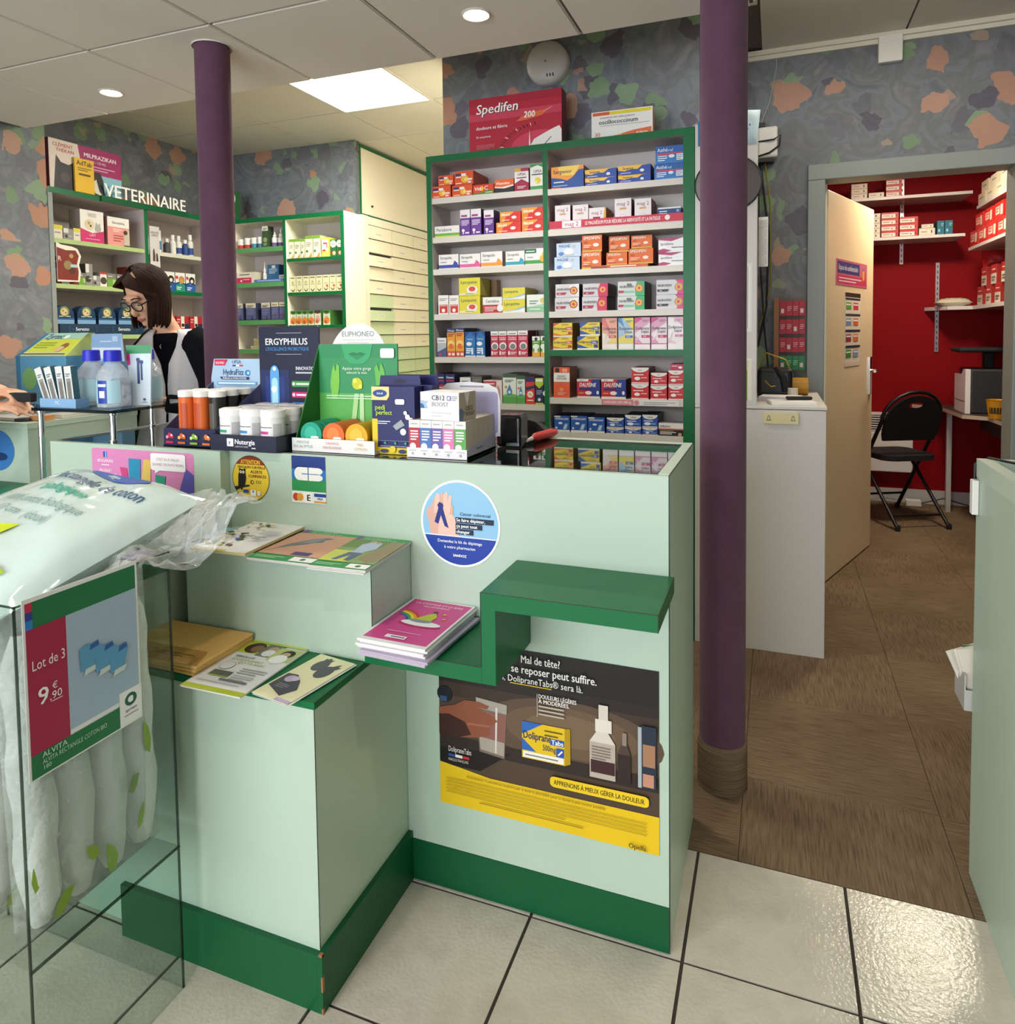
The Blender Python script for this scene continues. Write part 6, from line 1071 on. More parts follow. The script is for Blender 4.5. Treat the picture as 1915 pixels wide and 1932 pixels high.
# wall loudspeaker, alarm box
t = thing('wall_speaker', 'round white loudspeaker high on the wallpaper', 'speaker', (-0.996, 3.199, 2.55))
b_ = MB(); ns = 32
rings = [(0.101, 0), (0.101, -0.03), (0.095, -0.045), (0.07, -0.055), (0.03, -0.06), (0.004, -0.061)]
vs_ = [(r * math.cos(2 * pi * j / ns), y, r * math.sin(2 * pi * j / ns)) for r, y in rings for j in range(ns)]
b_.add(vs_, [(i * ns + j, i * ns + (j + 1) % ns, (i + 1) * ns + (j + 1) % ns, (i + 1) * ns + j) for i in range(len(rings) - 1) for j in range(ns)], 'grey_plastic', True); b_.obj('cone_cover', t)
b_ = MB()
for k in range(3): b_.box(0.005 + k * 0.014, 0.009 + k * 0.014, -0.0605, -0.05, -0.07, -0.057, 'dark_grey')
b_.obj('slots', t)
t = thing('alarm_box', 'small square white alarm box near the ceiling above the doorway', 'alarm box', (0.485, 3.744, 2.53))
bevel(MB().box(-0.05, 0.05, -0.035, -0.0005, 0, 0.125, 'white_plastic').obj('housing', t), 0.004)
b_ = MB(); b_.tube([(0.0, -0.01, 0.125), (0.0, -0.01, 0.138)], 0.006, 'black', 8); b_.obj('cable', t)

# ================================================================== veterinary shelves (front towards +x: rotate by +90 degrees)
def vpack(nm, sty, y, z, w, h, d, label, cat='pet product box', back=0.02, **kw):
    return pack(nm, sty, VX - back, y, z + 0.0006, w, h, d, label, cat, 'goods on the veterinary shelves', pi / 2)
STY.update({
 'lait': ('#9a9088', '#e6e2da', [G([(0, .42), (.5, .30), (1, .40), (1, 0), (0, 0)], '#c8306c'), C(.38, .55, .17, '#d8c6a4'), C(.36, .60, .05, '#b09a78'), C(.43, .52, .035, '#3a302a'), C(.74, .46, .11, '#a8a69e'), G([(.64, .5), (.66, .66), (.74, .58), (.84, .64), (.84, .48)], '#a8a69e'), T('LAIT', .5, .2, .075, '#f2dce4', 'c'), T('CLÉMENT', .5, .86, .05, '#b08a84', 'c'), T('THÉKAN', .5, .80, .05, '#b08a84', 'c'), LN(.2, .8, .1, .02, '#e4a8c0')]),
 'bioc': ('#b8847c', '#e2958c', [R(0, .66, 1, 1, '#e6e2da'), T('biocanina', .5, .77, .09, '#2a2a2c', 'c', .8, .02), LN(.25, .65, .56, .03, '#f0cfc8', 2, .06), LN(.25, .7, .34, .035, '#a84a4a', 3, .09), G([(.72, .05), (1, .05), (1, .6), (.85, .62), (.75, .4)], '#c4b4a4'), C(.82, .5, .08, '#4a3a30'), R(.74, 0, 1, .05, '#3a2c28')]),
 'mil': ('#8a4a6a', '#86b4c4', [R(0, .45, 1, 1, '#9c2c62'), G([(0, 0), (0, 1), (.38, 1), (.42, .62), (.40, 0)], '#d8c8bc'), T('CLÉMENT', .05, .86, .07, '#b04a4c', 'l', .3, .03), T('THÉKAN', .09, .76, .07, '#b04a4c', 'l', .26, .03), T('MILPRAZIKAN', .46, .78, .085, '#f2e8ec', 'l', .48, .02), T('12,5 MG / 125 MG', .47, .68, .05, '#e6ccd8', 'l', .3), LN(.47, .9, .60, .02, '#d8a8c0', 2, .06),
   G([(.05, .0), (.07, .35), (.09, .68), (.15, .55), (.25, .52), (.32, .60), (.34, .40), (.34, 0)], '#2a2628'), C(.2, .25, .1, '#4a3c3c'), G([(.55, 0), (.56, .3), (.6, .5), (.68, .5), (.72, .35), (.74, 0)], '#2c2a28'), G([(.56, .25), (.62, .35), (.66, .1), (.72, .0), (.6, .05)], '#d8cfbc'), T('2+8', .80, .12, .12, '#d4e4e8', 'l', .18)]),
 'adt': ('#a8841c', '#e0b020', [T('AdTab', .5, .80, .13, '#2a2a24', 'c', .8, .03), LN(.15, .85, .7, .03, '#8a6a18', 2, .06), LN(.2, .8, .5, .06, '#5a4414')]),
 'totem': ('#8a8684', '#c9c4c0', [T('UNE ROUTINE', .5, .90, .03, '#6a6460', 'c', .8), T('COMPLÈTE', .5, .86, .03, '#6a6460', 'c', .7), G([(.25, .52), (.28, .66), (.4, .7), (.5, .6), (.48, .52)], '#5a3c2c'), G([(.6, .52), (.6, .62), (.66, .64), (.74, .62), (.8, .52)], '#2e2422'), LN(.2, .8, .42, .01, '#9a948e', 2, .03), R(.1, .30, .95, .335, '#b0342c'), LN(.1, .8, .25, .008, '#a49e98', 5, .03), R(.85, .05, 1, .3, '#c85a54')]),
 'redpet': ('#6a2422', '#8f2f2a', [C(.3, .35, .2, '#d9cfc0'), LN(.15, .85, .8, .06, '#e4cfc8'), R(.6, .1, .9, .5, '#3a2a24')]),
 'greypet': ('#66645f', '#8d8a86', [R(0, .6, .5, 1, '#d9d6ce'), C(.3, .3, .15, '#3a3430'), LN(.4, .9, .3, .06, '#b9b6b0')]),
 'grnpet': ('#4a6a34', '#6f9c3a', [R(0, .62, 1, 1, '#7a7872'), LN(.1, .6, .76, .06, '#d6d4cc'), R(.6, .2, .95, .55, '#a8c47a')]),
 'whtpet': ('#a09c94', '#e0dcd2', [C(.5, .4, .25, '#4a3c32'), R(0, .85, 1, 1, '#b03a34')]),
 'yelpet': ('#8a8050', '#d8d2c0', [R(0, .7, 1, 1, '#d9c93a'), LN(.2, .8, .4, .08, '#8a8474')]),
 'fron': ('#1f4a4c', '#e4e2da', [R(0, 0, 1, .42, '#2c8a78'), G([(0, .34), (.5, .46), (1, .36), (1, .44), (.5, .54), (0, .44)], '#1f3a78'), C(.15, .74, .09, '#c23a34'), C(.62, .62, .2, '#b9824a'), G([(.45, .45), (.8, .45), (.74, .66), (.5, .66)], '#c8945a'), LN(.1, .6, .2, .05, '#d8ece4', 2, .1)]),
 'fron2': ('#1f4a4c', '#e4e2da', [R(0, 0, 1, .42, '#2c5a9a'), G([(0, .34), (.5, .46), (1, .36), (1, .44), (.5, .54), (0, .44)], '#1f3a78'), C(.15, .74, .09, '#c23a34'), C(.62, .62, .2, '#2c2420'), C(.62, .58, .1, '#e4dcd0'), LN(.1, .6, .2, .05, '#d8e4ec', 2, .1)]),
 'ser': ('#1c3a5a', '#20405f', [R(0, 0, 1, .22, '#7ea8cc'), G([(0, .22), (1, .22), (1, .34), (.5, .30), (0, .34)], '#2c5a86'), R(.1, .34, .9, .46, '#122c48'), LN(.2, .8, .38, .04, '#d8e2ea')]),
 'crate': ('#18364e', '#18364e', [R(.1, .25, .42, .80, '#2c5270'), R(.11, .28, .41, .77, '#18364e'), T('Seresto', .17, .38, .30, '#dfe6ea', 'l', .22, .03), C(.14, .52, .10, '#2c5270'), R(.60, .25, .92, .80, '#2c5270'), R(.61, .28, .91, .77, '#18364e'), T('Seresto', .67, .38, .30, '#dfe6ea', 'l', .22, .03)]),
 'redcat': ('#7a2428', '#b02c30', [R(.36, .05, .62, 1, '#e2dcd0'), C(.5, .3, .14, '#2a2422'), LN(.05, .3, .7, .08, '#e8c4c0', 2, .2), R(.64, 0, 1, .4, '#2a2a4a')])})
pack('display_carton', 'mil', -3.712, 2.965, 2.1355, 0.455, 0.27, 0.05, 'wide pink and blue dog wormer display on the veterinary shelf top', 'display carton', 'displays on the veterinary shelf top', pi / 2 )
pack('display_carton', 'adt', -3.695, 2.935, 2.1358, 0.12, 0.19, 0.012, 'small yellow leaflet stand before the dog wormer display', 'display carton', 'displays on the veterinary shelf top', pi / 2)
z = VZ1[0]
vpack('pet_milk_box', 'lait', 2.99, z, 0.15, 0.185, 0.09, 'white and pink pet milk box with puppy and kitten')
vpack('pet_food_box', 'bioc', 3.165, z, 0.15, 0.17, 0.09, 'salmon pink pet box with white top and a dog')
for k, (y, w, h, s_) in enumerate(((2.775, .06, .075, 'yelpet'), (2.84, .06, .062, 'greypet'), (2.892, .042, .07, 'yelpet'))):
    vpack('pet_product_box', s_, y, z, w, h, 0.1, ['yellow-topped box by the wallpaper corner on the upper pet shelf', 'low grey box second from the wallpaper corner, upper pet shelf', 'small white and yellow box beside the pet milk'][k])
z = VZ1[1]
row = [(2.765, .045, .15, 'redpet', 'dark red box at the wallpaper corner'), (2.812, .046, .085, 'whtpet', 'small white box with a dog, second'), (2.862, .05, .135, 'redpet', 'tall dark red box, third'), (2.912, .044, .07, 'grnpet', 'small green box, fourth'), (2.958, .044, .125, 'greypet', 'grey box, fifth'), (3.004, .044, .06, 'greypet', 'low grey box, sixth'), (3.05, .044, .085, 'whtpet', 'white box with a black dog, seventh'), (3.105, .06, .08, 'grnpet', 'green and grey box, eighth'), (3.17, .062, .08, 'grnpet', 'green and grey box, ninth'), (3.235, .05, .13, 'redpet', 'red-topped box behind the woman\'s head')]
for y, w, h, s_, d_ in row: vpack('pet_product_box', s_, y, z, w, h, 0.08, d_ + ', middle pet shelf')
z = VZ1[2]
vpack('collar_display_crate', 'crate', 3.03, z, 0.55, 0.062, 0.13, 'dark blue display crate of flea collars on the lower pet shelf', 'display crate', back=0.006)
for k in range(4):
    t = thing('flea_collar_box', ['round-topped blue collar box at the wallpaper corner', 'round-topped blue collar box, second in the crate', 'round-topped blue collar box, third in the crate', 'round-topped blue collar box beside the woman'][k], 'collar box', (VX - 0.045, 2.815 + k * 0.135, z + 0.0636), pi / 2, 'flea collar boxes')
    b_ = MB(); w, h = 0.115, 0.105
    prof = [(-w / 2, 0), (w / 2, 0), (w / 2, h * .5)] + [(w / 2 * math.cos(a * pi / 10), h * .5 + h * .5 * math.sin(a * pi / 10)) for a in range(1, 10)] + [(-w / 2, h * .5)]
    b_.prism(prof, 0, 0.06, '#1c3a5a', 'y')
    b_.face((-w / 2, 0, 0), (1, 0, 0), (0, 0, 1), w, h, STY['ser'][2] + [C(.5, .66, .28, '#7d8a4c'), C(.48, .64, .2, '#d6c096'), C(.42, .70, .05, '#8a6a48'), C(.55, .60, .04, '#4a3a2c')])
    b_.obj('carton', t)
z = VZ2[0]
vpack('pet_leaflet_totem', 'totem', 3.405, 1.55, 0.075, 0.46, 0.004, 'tall grey leaflet strip with dog and cat silhouettes on the shelf divider', 'leaflet strip', back=-0.006)
t = thing('cream_tube', 'white and blue pet cream tube standing on its cap', 'tube', (VX - 0.05, 3.48, z + 0.0006), pi / 2)
b_ = MB(); b_.lathe([(0.0, 0), (0.02, 0), (0.02, 0.02)], (0, 0, 0), '#e4e2dc', 16); b_.add([(0.022 * math.cos(2 * pi * j / 16) * (1 + .35 * q), 0.022 * math.sin(2 * pi * j / 16) * (1 - q), 0.02 + 0.125 * q) for q in (0, .45, 1) for j in range(16)], [(i * 16 + j, i * 16 + (j + 1) % 16, (i + 1) * 16 + (j + 1) % 16, (i + 1) * 16 + j) for i in range(1) for j in range(16)], '#3f82b4', True)
b_.add([(0.022 * math.cos(2 * pi * j / 16) * (1 + .35 * q), 0.022 * math.sin(2 * pi * j / 16) * (1 - q), 0.02 + 0.125 * q) for q in (.45, 1) for j in range(16)], [(j, (j + 1) % 16, 16 + (j + 1) % 16, 16 + j) for j in range(16)], '#e2ded4', True); b_.obj('body', t)
def bottle(nm, label, x, y, z, r, h, body, cap, band=None, group=None, cat='bottle', spray=False, capr=.62, caph=.24, jar=False):
    t = thing(nm, label, cat, (x, y, z + 0.0006), 0, group)
    b_ = MB(); hb = h * (1 - caph)
    if jar: prof = [(0, 0), (r * .96, 0), (r, .02 * h), (r, hb)]
    else: prof = [(0, 0), (r * .95, 0), (r, .03 * h), (r, hb * .78), (r * .9, hb * .86), (r * capr * .8, hb * .97), (r * capr * .8, hb)]
    ks = [body] * (len(prof) - 1)
    b_.lathe(prof, (0, 0, 0), body, 20)
    if band: b_.lathe([(r * 1.012, hb * band[0]), (r * 1.012, hb * band[1])], (0, 0, 0), band[2], 20)
    b_.obj('body', t)
    c_ = MB(); rc = r * capr if not jar else r * 1.03
    if spray: c_.lathe([(rc, hb), (rc, hb + h * caph * .3), (rc * .45, hb + h * caph * .4), (rc * .35, h), (0, h)], (0, 0, 0), cap, 16)
    else: c_.lathe([(rc, hb), (rc, h * .985), (rc * .9, h), (0, h)], (0, 0, 0), cap, 20)
    c_.obj('cap', t)
    return t
for k, (y, h, c) in enumerate(((3.56, .10, '#4a4a50'), (3.61, .13, '#dfdcd4'), (3.66, .13, '#dcd8d0'), (3.715, .11, '#2f4a86'), (3.76, .15, '#d9d6ce'))):
    bottle('pet_care_bottle', ['short dark pet care bottle beside the cream tube', 'white pet care bottle, second from the cream tube', 'white pet care bottle, third from the cream tube', 'blue pet care bottle, fourth from the cream tube', 'tall white pet care bottle nearest the felt column'][k], VX - 0.06, y, z, 0.021, h, c, '#e6e3dc', (.1, .5, '#2f4a86') if k in (2, 4) else None, 'pet care bottles')
z = VZ2[1]
for k in range(4): vpack('flea_drop_box', 'fron' if k % 2 == 0 else 'fron2', 3.45 + k * 0.088, z, 0.082, 0.125, 0.07, ['white and teal flea drop box by the leaflet strip', 'white and blue flea drop box with a black dog, second', 'white and teal flea drop box, third', 'white and blue flea drop box behind the felt column'][k])
z = VZ2[2]
for k in range(3): vpack('pet_worming_box', 'redcat', 3.52 + k * 0.115, z, 0.108, 0.085, 0.07, ['red and white cat box behind the woman\'s shoulder', 'red and white cat box, second on the lower shelf', 'red and white cat box behind the felt column'][k])
b_ = MB(); b_.prism([(0.0, 0), (0.13, 0.005), (0.14, .06), (.13, .1), (.145, .15), (.125, .19), (.09, .2), (.03, .205), (0, .215)], 0, 0.004, '#e4dccc', 'x')
b_.face((0.004, 0, 0), (0, 1, 0), (0, 0, 1), 0.14, 0.21, [G([(0, .05), (.86, .06), (.9, .3), (.84, .5), (.93, .72), (.8, .86), (.4, .84), (0, .9)], '#7a2a20'), C(.45, .45, .12, '#8a7a4c'), C(.6, .7, .06, '#b08a5a'), C(.62, .3, .08, '#4a2c20'), T('R', .02, .55, .12, '#f0d8cc', 'l'), R(.55, .4, .85, .48, '#a9bcc4')])
b_.obj('pet_shelf_sign', None, loc=(VX + 0.004, 2.745, 1.62), label='dark red cut-out sign hanging from the upper pet shelf', cat='sign')

# ================================================================== back shelf unit
BYF = 4.045
G1 = 'goods on the back shelf unit'
def bp(nm, sty, x0, x1, z, h, d, label, cat='carton', back=0.0): return pack(nm, sty, (x0 + x1) / 2, BYF + back, z + 0.0006, x1 - x0 - 0.0015, h, d, label, cat, G1)
STY.update({
 'tallg': ('#3a4a34', '#3f5236', [R(0, .78, 1, 1, '#dad6c8'), LN(.15, .85, .88, .03, '#5a6a50', 2, .06), C(.5, .35, .12, '#8aa06a'), LN(.2, .8, .15, .03, '#b9c4a4', 2, .06)]),
 'deli': ('#c8c49a', '#e6e2c8', [R(0, .86, 1, 1, '#7aa83a'), LN(.15, .8, .66, .03, '#8a8a78', 3, .07), G([(.1, .02), (.5, .05), (.9, .26), (.9, .02)], '#e08a3c'), C(.24, .3, .06, '#4a7a4a')], '#7aa83a'),
 'yelg': ('#c4c83a', '#e0dc5a', [R(0, .3, .8, .9, '#efece0'), R(.2, .66, .7, .74, '#cc3a34'), R(.6, .45, .7, .74, '#cc3a34'), R(.1, .3, .5, .38, '#cc3a34')]),
 'gfruit': ('#2c5a30', '#2f6a38', [C(.5, .75, .22, '#dfe4d0'), C(.35, .22, .12, '#8a3a2c'), C(.62, .2, .12, '#d8c49a'), LN(.2, .8, .72, .03, '#5a7a54')]),
 'pharm': ('#cfc8b4', '#e0d8c4', [R(0, 0, .8, .5, '#c22c54'), LN(.15, .7, .74, .08, '#6a6a60'), C(.25, .22, .1, '#efe4e0'), LN(.35, .7, .3, .06, '#f0ccd4')]),
 'blub': ('#1f4a7a', '#3a6a94', [LN(.15, .85, .72, .04, '#c4d4dc', 3, .1), R(.4, .8, .7, .95, '#d8dce0')]),
 'flat': ('#3c5a90', '#4a70ac', [LN(.1, .9, .4, .2, '#c8d4e6')]),
 'whf': ('#a8a49a', '#d8d4cc', [R(0, 0, 1, .4, '#4a5a8a'), LN(.1, .8, .7, .1, '#6a6a70')]),
 'natr': ('#b9b48c', '#d8d4aa', [LN(.15, .85, .86, .05, '#5a5a40'), G(arc(.5, .22, .32, 180, 360, 10, .18), '#5a5a34'), G(arc(.5, .26, .26, 180, 360, 10, .14), '#d8d4aa'), C(.5, .62, .07, '#a9b07a'), LN(.25, .75, .46, .03, '#9a9a72')]),
 'natr2': ('#b9b48c', '#d8d4aa', [LN(.15, .85, .86, .05, '#5a5a40'), G(arc(.5, .24, .32, 180, 360, 10, .18), '#7a5a3a'), G(arc(.5, .28, .26, 180, 360, 10, .14), '#d8d4aa'), C(.7, .34, .08, '#c85a3a'), LN(.25, .75, .5, .03, '#9a9a72')]),
 'blv': ('#3a3e58', '#565c84', [R(0, .72, 1, 1, '#d6ccae'), LN(.1, .8, .82, .04, '#4a4438', 2, .07), LN(.1, .85, .6, .03, '#8a90b8', 4, .09), G([(.55, .03), (.7, .03), (.66, .24), (.6, .24)], '#26283a'), R(0, 0, 1, .05, '#2c2e42')]),
 'blv2': ('#3a3e58', '#565c84', [R(0, .76, 1, 1, '#d6ccae'), LN(.1, .8, .84, .04, '#4a4438'), LN(.1, .85, .62, .03, '#8a90b8', 4, .09), G([(.45, .1), (.6, .1), (.62, .34), (.5, .4)], '#8a4a3c'), R(0, 0, 1, .04, '#2c2e42')]),
 'tea': ('#3f7a34', '#d9dcc0', [G([(0, .8), (0, 1), (1, 1), (1, .8), (.5, .72)], '#4a8a3a'), G(arc(.5, .94, .38, 180, 360, 10, .14), '#3a3a30'), C(.5, .3, .24, '#d8843a'), C(.35, .2, .12, '#b8542c'), LN(.25, .75, .58, .03, '#8a8a70')], '#3f7a34'),
 'tea2': ('#3f7a34', '#e0d4c4', [G([(0, .82), (0, 1), (1, 1), (1, .82), (.5, .76)], '#4a3a34'), C(.5, .36, .2, '#d89a8a'), C(.4, .24, .14, '#b86a4a'), LN(.25, .75, .6, .03, '#9a8a80')], '#3f7a34'),
 'olive': ('#7a7a4c', '#a5a06a', [R(0, .7, 1, 1, '#cfc8a4'), LN(.15, .8, .82, .07, '#4a4a30')])})
z = BZL[0]
for k, (x, h, c, bd) in enumerate(((-3.595, .07, '#e4e0d8', (.05, .5, '#b8302c')), (-3.536, .076, '#e4e0d8', (.05, .48, '#b8302c')), (-3.477, .076, '#e4e2dc', (.05, .55, '#3a7a94')), (-3.421, .078, '#e6e4de', (.05, .5, '#4a6a8a')))):
    bottle('pill_jar', ['white pill jar with a red band nearest the felt column', 'white pill jar with a red band, second', 'white pill jar with a teal band', 'white pill jar with a grey blue band'][k] + ', top back shelf', x, BYF + 0.03, z, 0.025, h, c, '#ece9e2', bd, 'pill jars on the back unit', 'jar', jar=True, caph=.22)
bp('tall_carton', 'tallg', -3.387, -3.334, z, .147, .06, 'tall dark green carton beside the pill jars')
bottle('spray_bottle', 'white spray bottle with a violet foot beside the tall green carton', -3.302, BYF + 0.03, z, 0.021, .107, '#e4e0dc', '#ece9e2', (.02, .42, '#6a5a86'), 'spray bottles on the back unit', spray=True, caph=.3)
bottle('spray_bottle', 'taller white nozzle bottle with a violet foot by the shelf divider', -3.25, BYF + 0.03, z, 0.021, .125, '#e4e0dc', '#ece9e2', (.02, .40, '#5f4a7c'), 'spray bottles on the back unit', spray=True, caph=.42)
z = BZL[1]
bp('carton', 'pharm', -3.624, -3.459, z, .078, .09, 'white and crimson carton on the second back shelf', back=0.002)
bottle('spray_bottle', 'slim white spray bottle behind the flat blue boxes', -3.414, BYF + 0.05, z, 0.014, .15, '#d9d6d2', '#e6e4e0', None, 'spray bottles on the back unit', spray=True, caph=.5)
bp('carton', 'blub', -3.392, -3.29, z, .128, .09, 'deep blue carton in the middle of the second back shelf', back=0.05)
bp('carton', 'whf', -3.275, -3.195, z, .05, .09, 'low white and navy carton by the divider, second back shelf', back=0.03)
bp('carton', 'flat', -3.455, -3.2, z, .02, .03, 'long flat blue carton along the second back shelf edge', back=-0.016)
z = BZL[2]
for k, (x0, x1, s_) in enumerate(((-3.638, -3.574, 'blv'), (-3.55, -3.46, 'blv'), (-3.413, -3.334, 'blv'), (-3.327, -3.262, 'blv2'), (-3.258, -3.194, 'blv2'))):
    bp('joint_care_carton', s_, x0, x1, z, .122, .09, ['blue and cream carton nearest the felt column', 'wide blue and cream carton, second', 'blue and cream carton with a dark figure, third', 'blue and cream carton with a red figure, fourth', 'blue and cream carton with a red figure by the divider'][k] + ', third back shelf')
z = BZL[3]
for k, (x0, x1, h, zz) in enumerate(((-3.56, -3.40, .02, 0), (-3.395, -3.25, .02, 0), (-3.53, -3.43, .055, .021), (-3.42, -3.33, .06, .021), (-3.46, -3.36, .075, .0815))):
    bp('herbal_carton', 'olive', x0, x1, z + zz, h, .08, ['flat olive carton under the pile, column side', 'flat olive carton under the pile, divider side', 'olive carton lying on the pile, column side', 'olive carton lying on the pile, divider side', 'olive carton on top of the pile'][k] + ', fourth back shelf', back=0.05 if k < 4 else 0.06)
z = BZR[0]
for k, (x0, x1, h, s_) in enumerate(((-3.16, -3.118, .135, 'deli'), (-3.115, -3.063, .135, 'deli'), (-3.06, -3.028, .132, 'deli'), (-3.024, -2.964, .15, 'deli'), (-2.96, -2.899, .15, 'deli'), (-2.89, -2.825, .13, 'yelg'), (-2.82, -2.773, .112, 'gfruit'), (-2.77, -2.724, .112, 'gfruit'))):
    bp('supplement_carton', s_, x0, x1, z, h, .09, ['cream carton with a green lid stripe by the divider', 'cream carton with a green lid stripe, second', 'narrow cream carton with a green lid stripe, third', 'taller cream carton with an orange foot, fourth', 'taller cream carton with an orange foot, fifth', 'yellow carton with a red pharmacy mark', 'dark green carton with fruit, seventh', 'dark green carton with fruit by the cream end panel'][k] + ', top back shelf')
z = BZR[1]
for k in range(8):
    bp('herbal_tea_carton', 'natr' if k < 5 else 'natr2', -3.161 + k * .0545, -3.161 + k * .0545 + .052, z, .112, .09, 'cream herbal carton, %s from the divider, second back shelf' % ('first', 'second', 'third', 'fourth', 'fifth', 'sixth', 'seventh', 'eighth')[k])
z = BZR[2]
for k, (x0, x1, s_) in enumerate(((-3.162, -3.115, 'tea'), (-3.112, -3.066, 'tea'), (-3.063, -3.02, 'tea'), (-3.015, -2.965, 'tea'), (-2.962, -2.91, 'tea2'), (-2.892, -2.835, 'tea'))):
    bp('fruit_tea_carton', s_, x0, x1, z, .1, .12 if k < 5 else .17, ['green and orange fruit carton by the divider', 'green and orange fruit carton, second', 'green and orange fruit carton, third', 'green and orange fruit carton, fourth', 'pinkish fruit carton with a dark lid', 'deep green fruit carton standing apart'][k] + ', third back shelf')
t = pack('display_carton', 'gfruit', -3.67, 4.06, 2.1355, 0.12, 0.21, 0.03, 'green display carton with a round label on the back unit behind the column', 'display carton')
# ================================================================== displays on the counter
CZ = 1.0106
# --- tray of effervescent tubes with a pale blue header
t = thing('tube_display_tray', 'navy fruit-printed counter tray with a pale blue header', 'display tray', (-1.465, 1.44, CZ))
b_ = MB(); x0, x1, d = -0.09, 0.09, 0.185
b_.box(x0, x1, 0.004, d, 0, 0.012, '#2a2a44'); b_.obj('base', t)
b_ = MB(); b_.box(x0, x1, 0, 0.004, 0, 0.046, '#27264a'); 
fr_ = []
for k, (c1, c2_) in enumerate((('#c8284a', '#e89aa8'), ('#d8642c', '#f0c060'), ('#8ab43a', '#d8e48a'), ('#e07a3c', '#3a3a3a'))):
    x = .12 + k * .24
    fr_ += [C(x, .58, .16, c1, 12), C(x - .05, .48, .10, c2_, 10), C(x + .05, .52, .12, c1, 10), C(x + .04, .6, .07, '#f2e4e0', 8), R(x - .07, .12, x + .07, .24, c1)]
b_.face((x0, 0, 0), (1, 0, 0), (0, 0, 1), 0.18, 0.046, fr_); b_.obj('front_lip', t)
for s_, xx in ((0, x0), (1, x1 - 0.002)):
    b_ = MB(); b_.prism([(0.004, 0), (d, 0), (d, 0.16), (0.10, 0.11), (0.004, 0.046)], xx, xx + 0.002, '#4a4a72', 'x'); b_.obj('side_wing', t)
b_ = MB(); b_.prism([(x0, 0), (x1, 0), (x1 + .006, 0.17), (x1 - 0.006, 0.227), (x0 + 0.006, 0.227), (x0 - .006, 0.17)], d, d + 0.004, '#a9c4dc', 'y')
b_.face((x0, d, 0.13), (1, 0, 0), (0, 0, 1), 0.18, 0.097, [G([(.05, .80), (.05, .98), (.32, .98), (.26, .80)], '#c8304c'), T('NOUVEAU', .07, .84, .08, '#f6e8ea', 'l', .18, .03), T('UPSA', .5, .86, .10, '#5a6a80', 'c', .2), R(.42, .78, .49, .82, '#2a3a7a'), R(.49, .78, .56, .82, '#f0f0f0'), R(.56, .78, .63, .82, '#c03a44'), T('HydraFizz', .22, .52, .17, '#27407c', 'l', .42), C(.72, .58, .09, '#2f7fc0'), C(.74, .58, .05, '#a9d4ee'), G([(.2, .38), (.75, .38), (.75, .46), (.16, .46)], '#2a2e50'), T('ÉNERGIE & HYDRATATION', .46, .395, .05, '#f0f2f6', 'c', .5, .03), R(.1, .22, .9, .32, '#6fb0dc'), LN(.13, .87, .25, .04, '#f0f6fa')])
b_.obj('header_card', t)
def tube(label, x, y, c, capc='#e9e6e0', r=0.0215, h=0.135, mark='#f2c9a0'):
    q = thing('tablet_tube', label, 'tube', (x, y, CZ + 0.0126), rnd.uniform(-.6, .6), 'effervescent tubes in the navy tray')
    b_ = MB(); b_.lathe([(0, 0), (r, 0), (r, h * .87)], (0, 0, 0), c, 20); b_.lathe([(r * 1.01, h * .18), (r * 1.01, h * .75)], (0, 0, 0), mark, 20, a0=-2.0, a1=-1.1); b_.obj('body', q)
    b_ = MB(); b_.lathe([(r * 1.05, h * .87), (r * 1.05, h * .985), (r * .9, h), (0, h)], (0, 0, 0), capc, 20); b_.obj('cap', q)
for k, (x, y) in enumerate(((-1.502, 1.472), (-1.455, 1.478), (-1.500, 1.520), (-1.452, 1.526))): tube(['orange tablet tube at the outer corner of the navy tray', 'orange tablet tube second in the front row of the navy tray', 'orange tablet tube behind the outer corner one', 'orange tablet tube behind the second front one'][k], x, y, '#d8672c', mark='#b84a20')
for k, (x, y) in enumerate(((-1.405, 1.53), (-1.45, 1.575), (-1.404, 1.578), (-1.406, 1.483))): tube(['black tablet tube with white cap, middle of the navy tray', 'black tablet tube with white cap under the pale header', 'black tablet tube with white cap in the rear corner', 'black tablet tube beside the dark jar tray'][k], x, y, '#26231f', mark='#5a5650')
# --- dark tray of white jars with a navy header
t = thing('jar_display_tray', 'dark navy counter tray with a tall header showing a glowing capsule', 'display tray', (-1.262, 1.412, CZ))
x0, x1, d = -0.104, 0.104, 0.19
b_ = MB(); b_.box(x0, x1, 0.004, d, 0, 0.008, '#1c1f30'); b_.obj('base', t)
b_ = MB(); b_.box(x0, x1, 0, 0.004, 0, 0.041, '#23263a'); b_.face((x0, 0, 0), (1, 0, 0), (0, 0, 1), 0.208, 0.041, [G(rrect(.26, .28, .36, .78, .02), '#eceaf0'), T('y', .29, .45, .2, '#23263a', 'l', None, .04), T('Nutergia', .38, .44, .30, '#f0eef2', 'l', .34, .04), T('LABORATOIRE', .38, .24, .11, '#c9c8d0', 'l', .22), R(.64, .2, .7, .26, '#e8e6ea')]); b_.obj('front_lip', t)
for xx in (x0, x1 - 0.003): 
    b_ = MB(); b_.box(xx, xx + 0.003, 0.004, d, 0.008, 0.041, '#1c1f30'); b_.obj('side_lip', t)
b_ = MB(); b_.prism(rrect(x0 + .003, 0, x1 - .003, 0.318, 0.008), d, d + 0.004, '#1c2038', 'y')
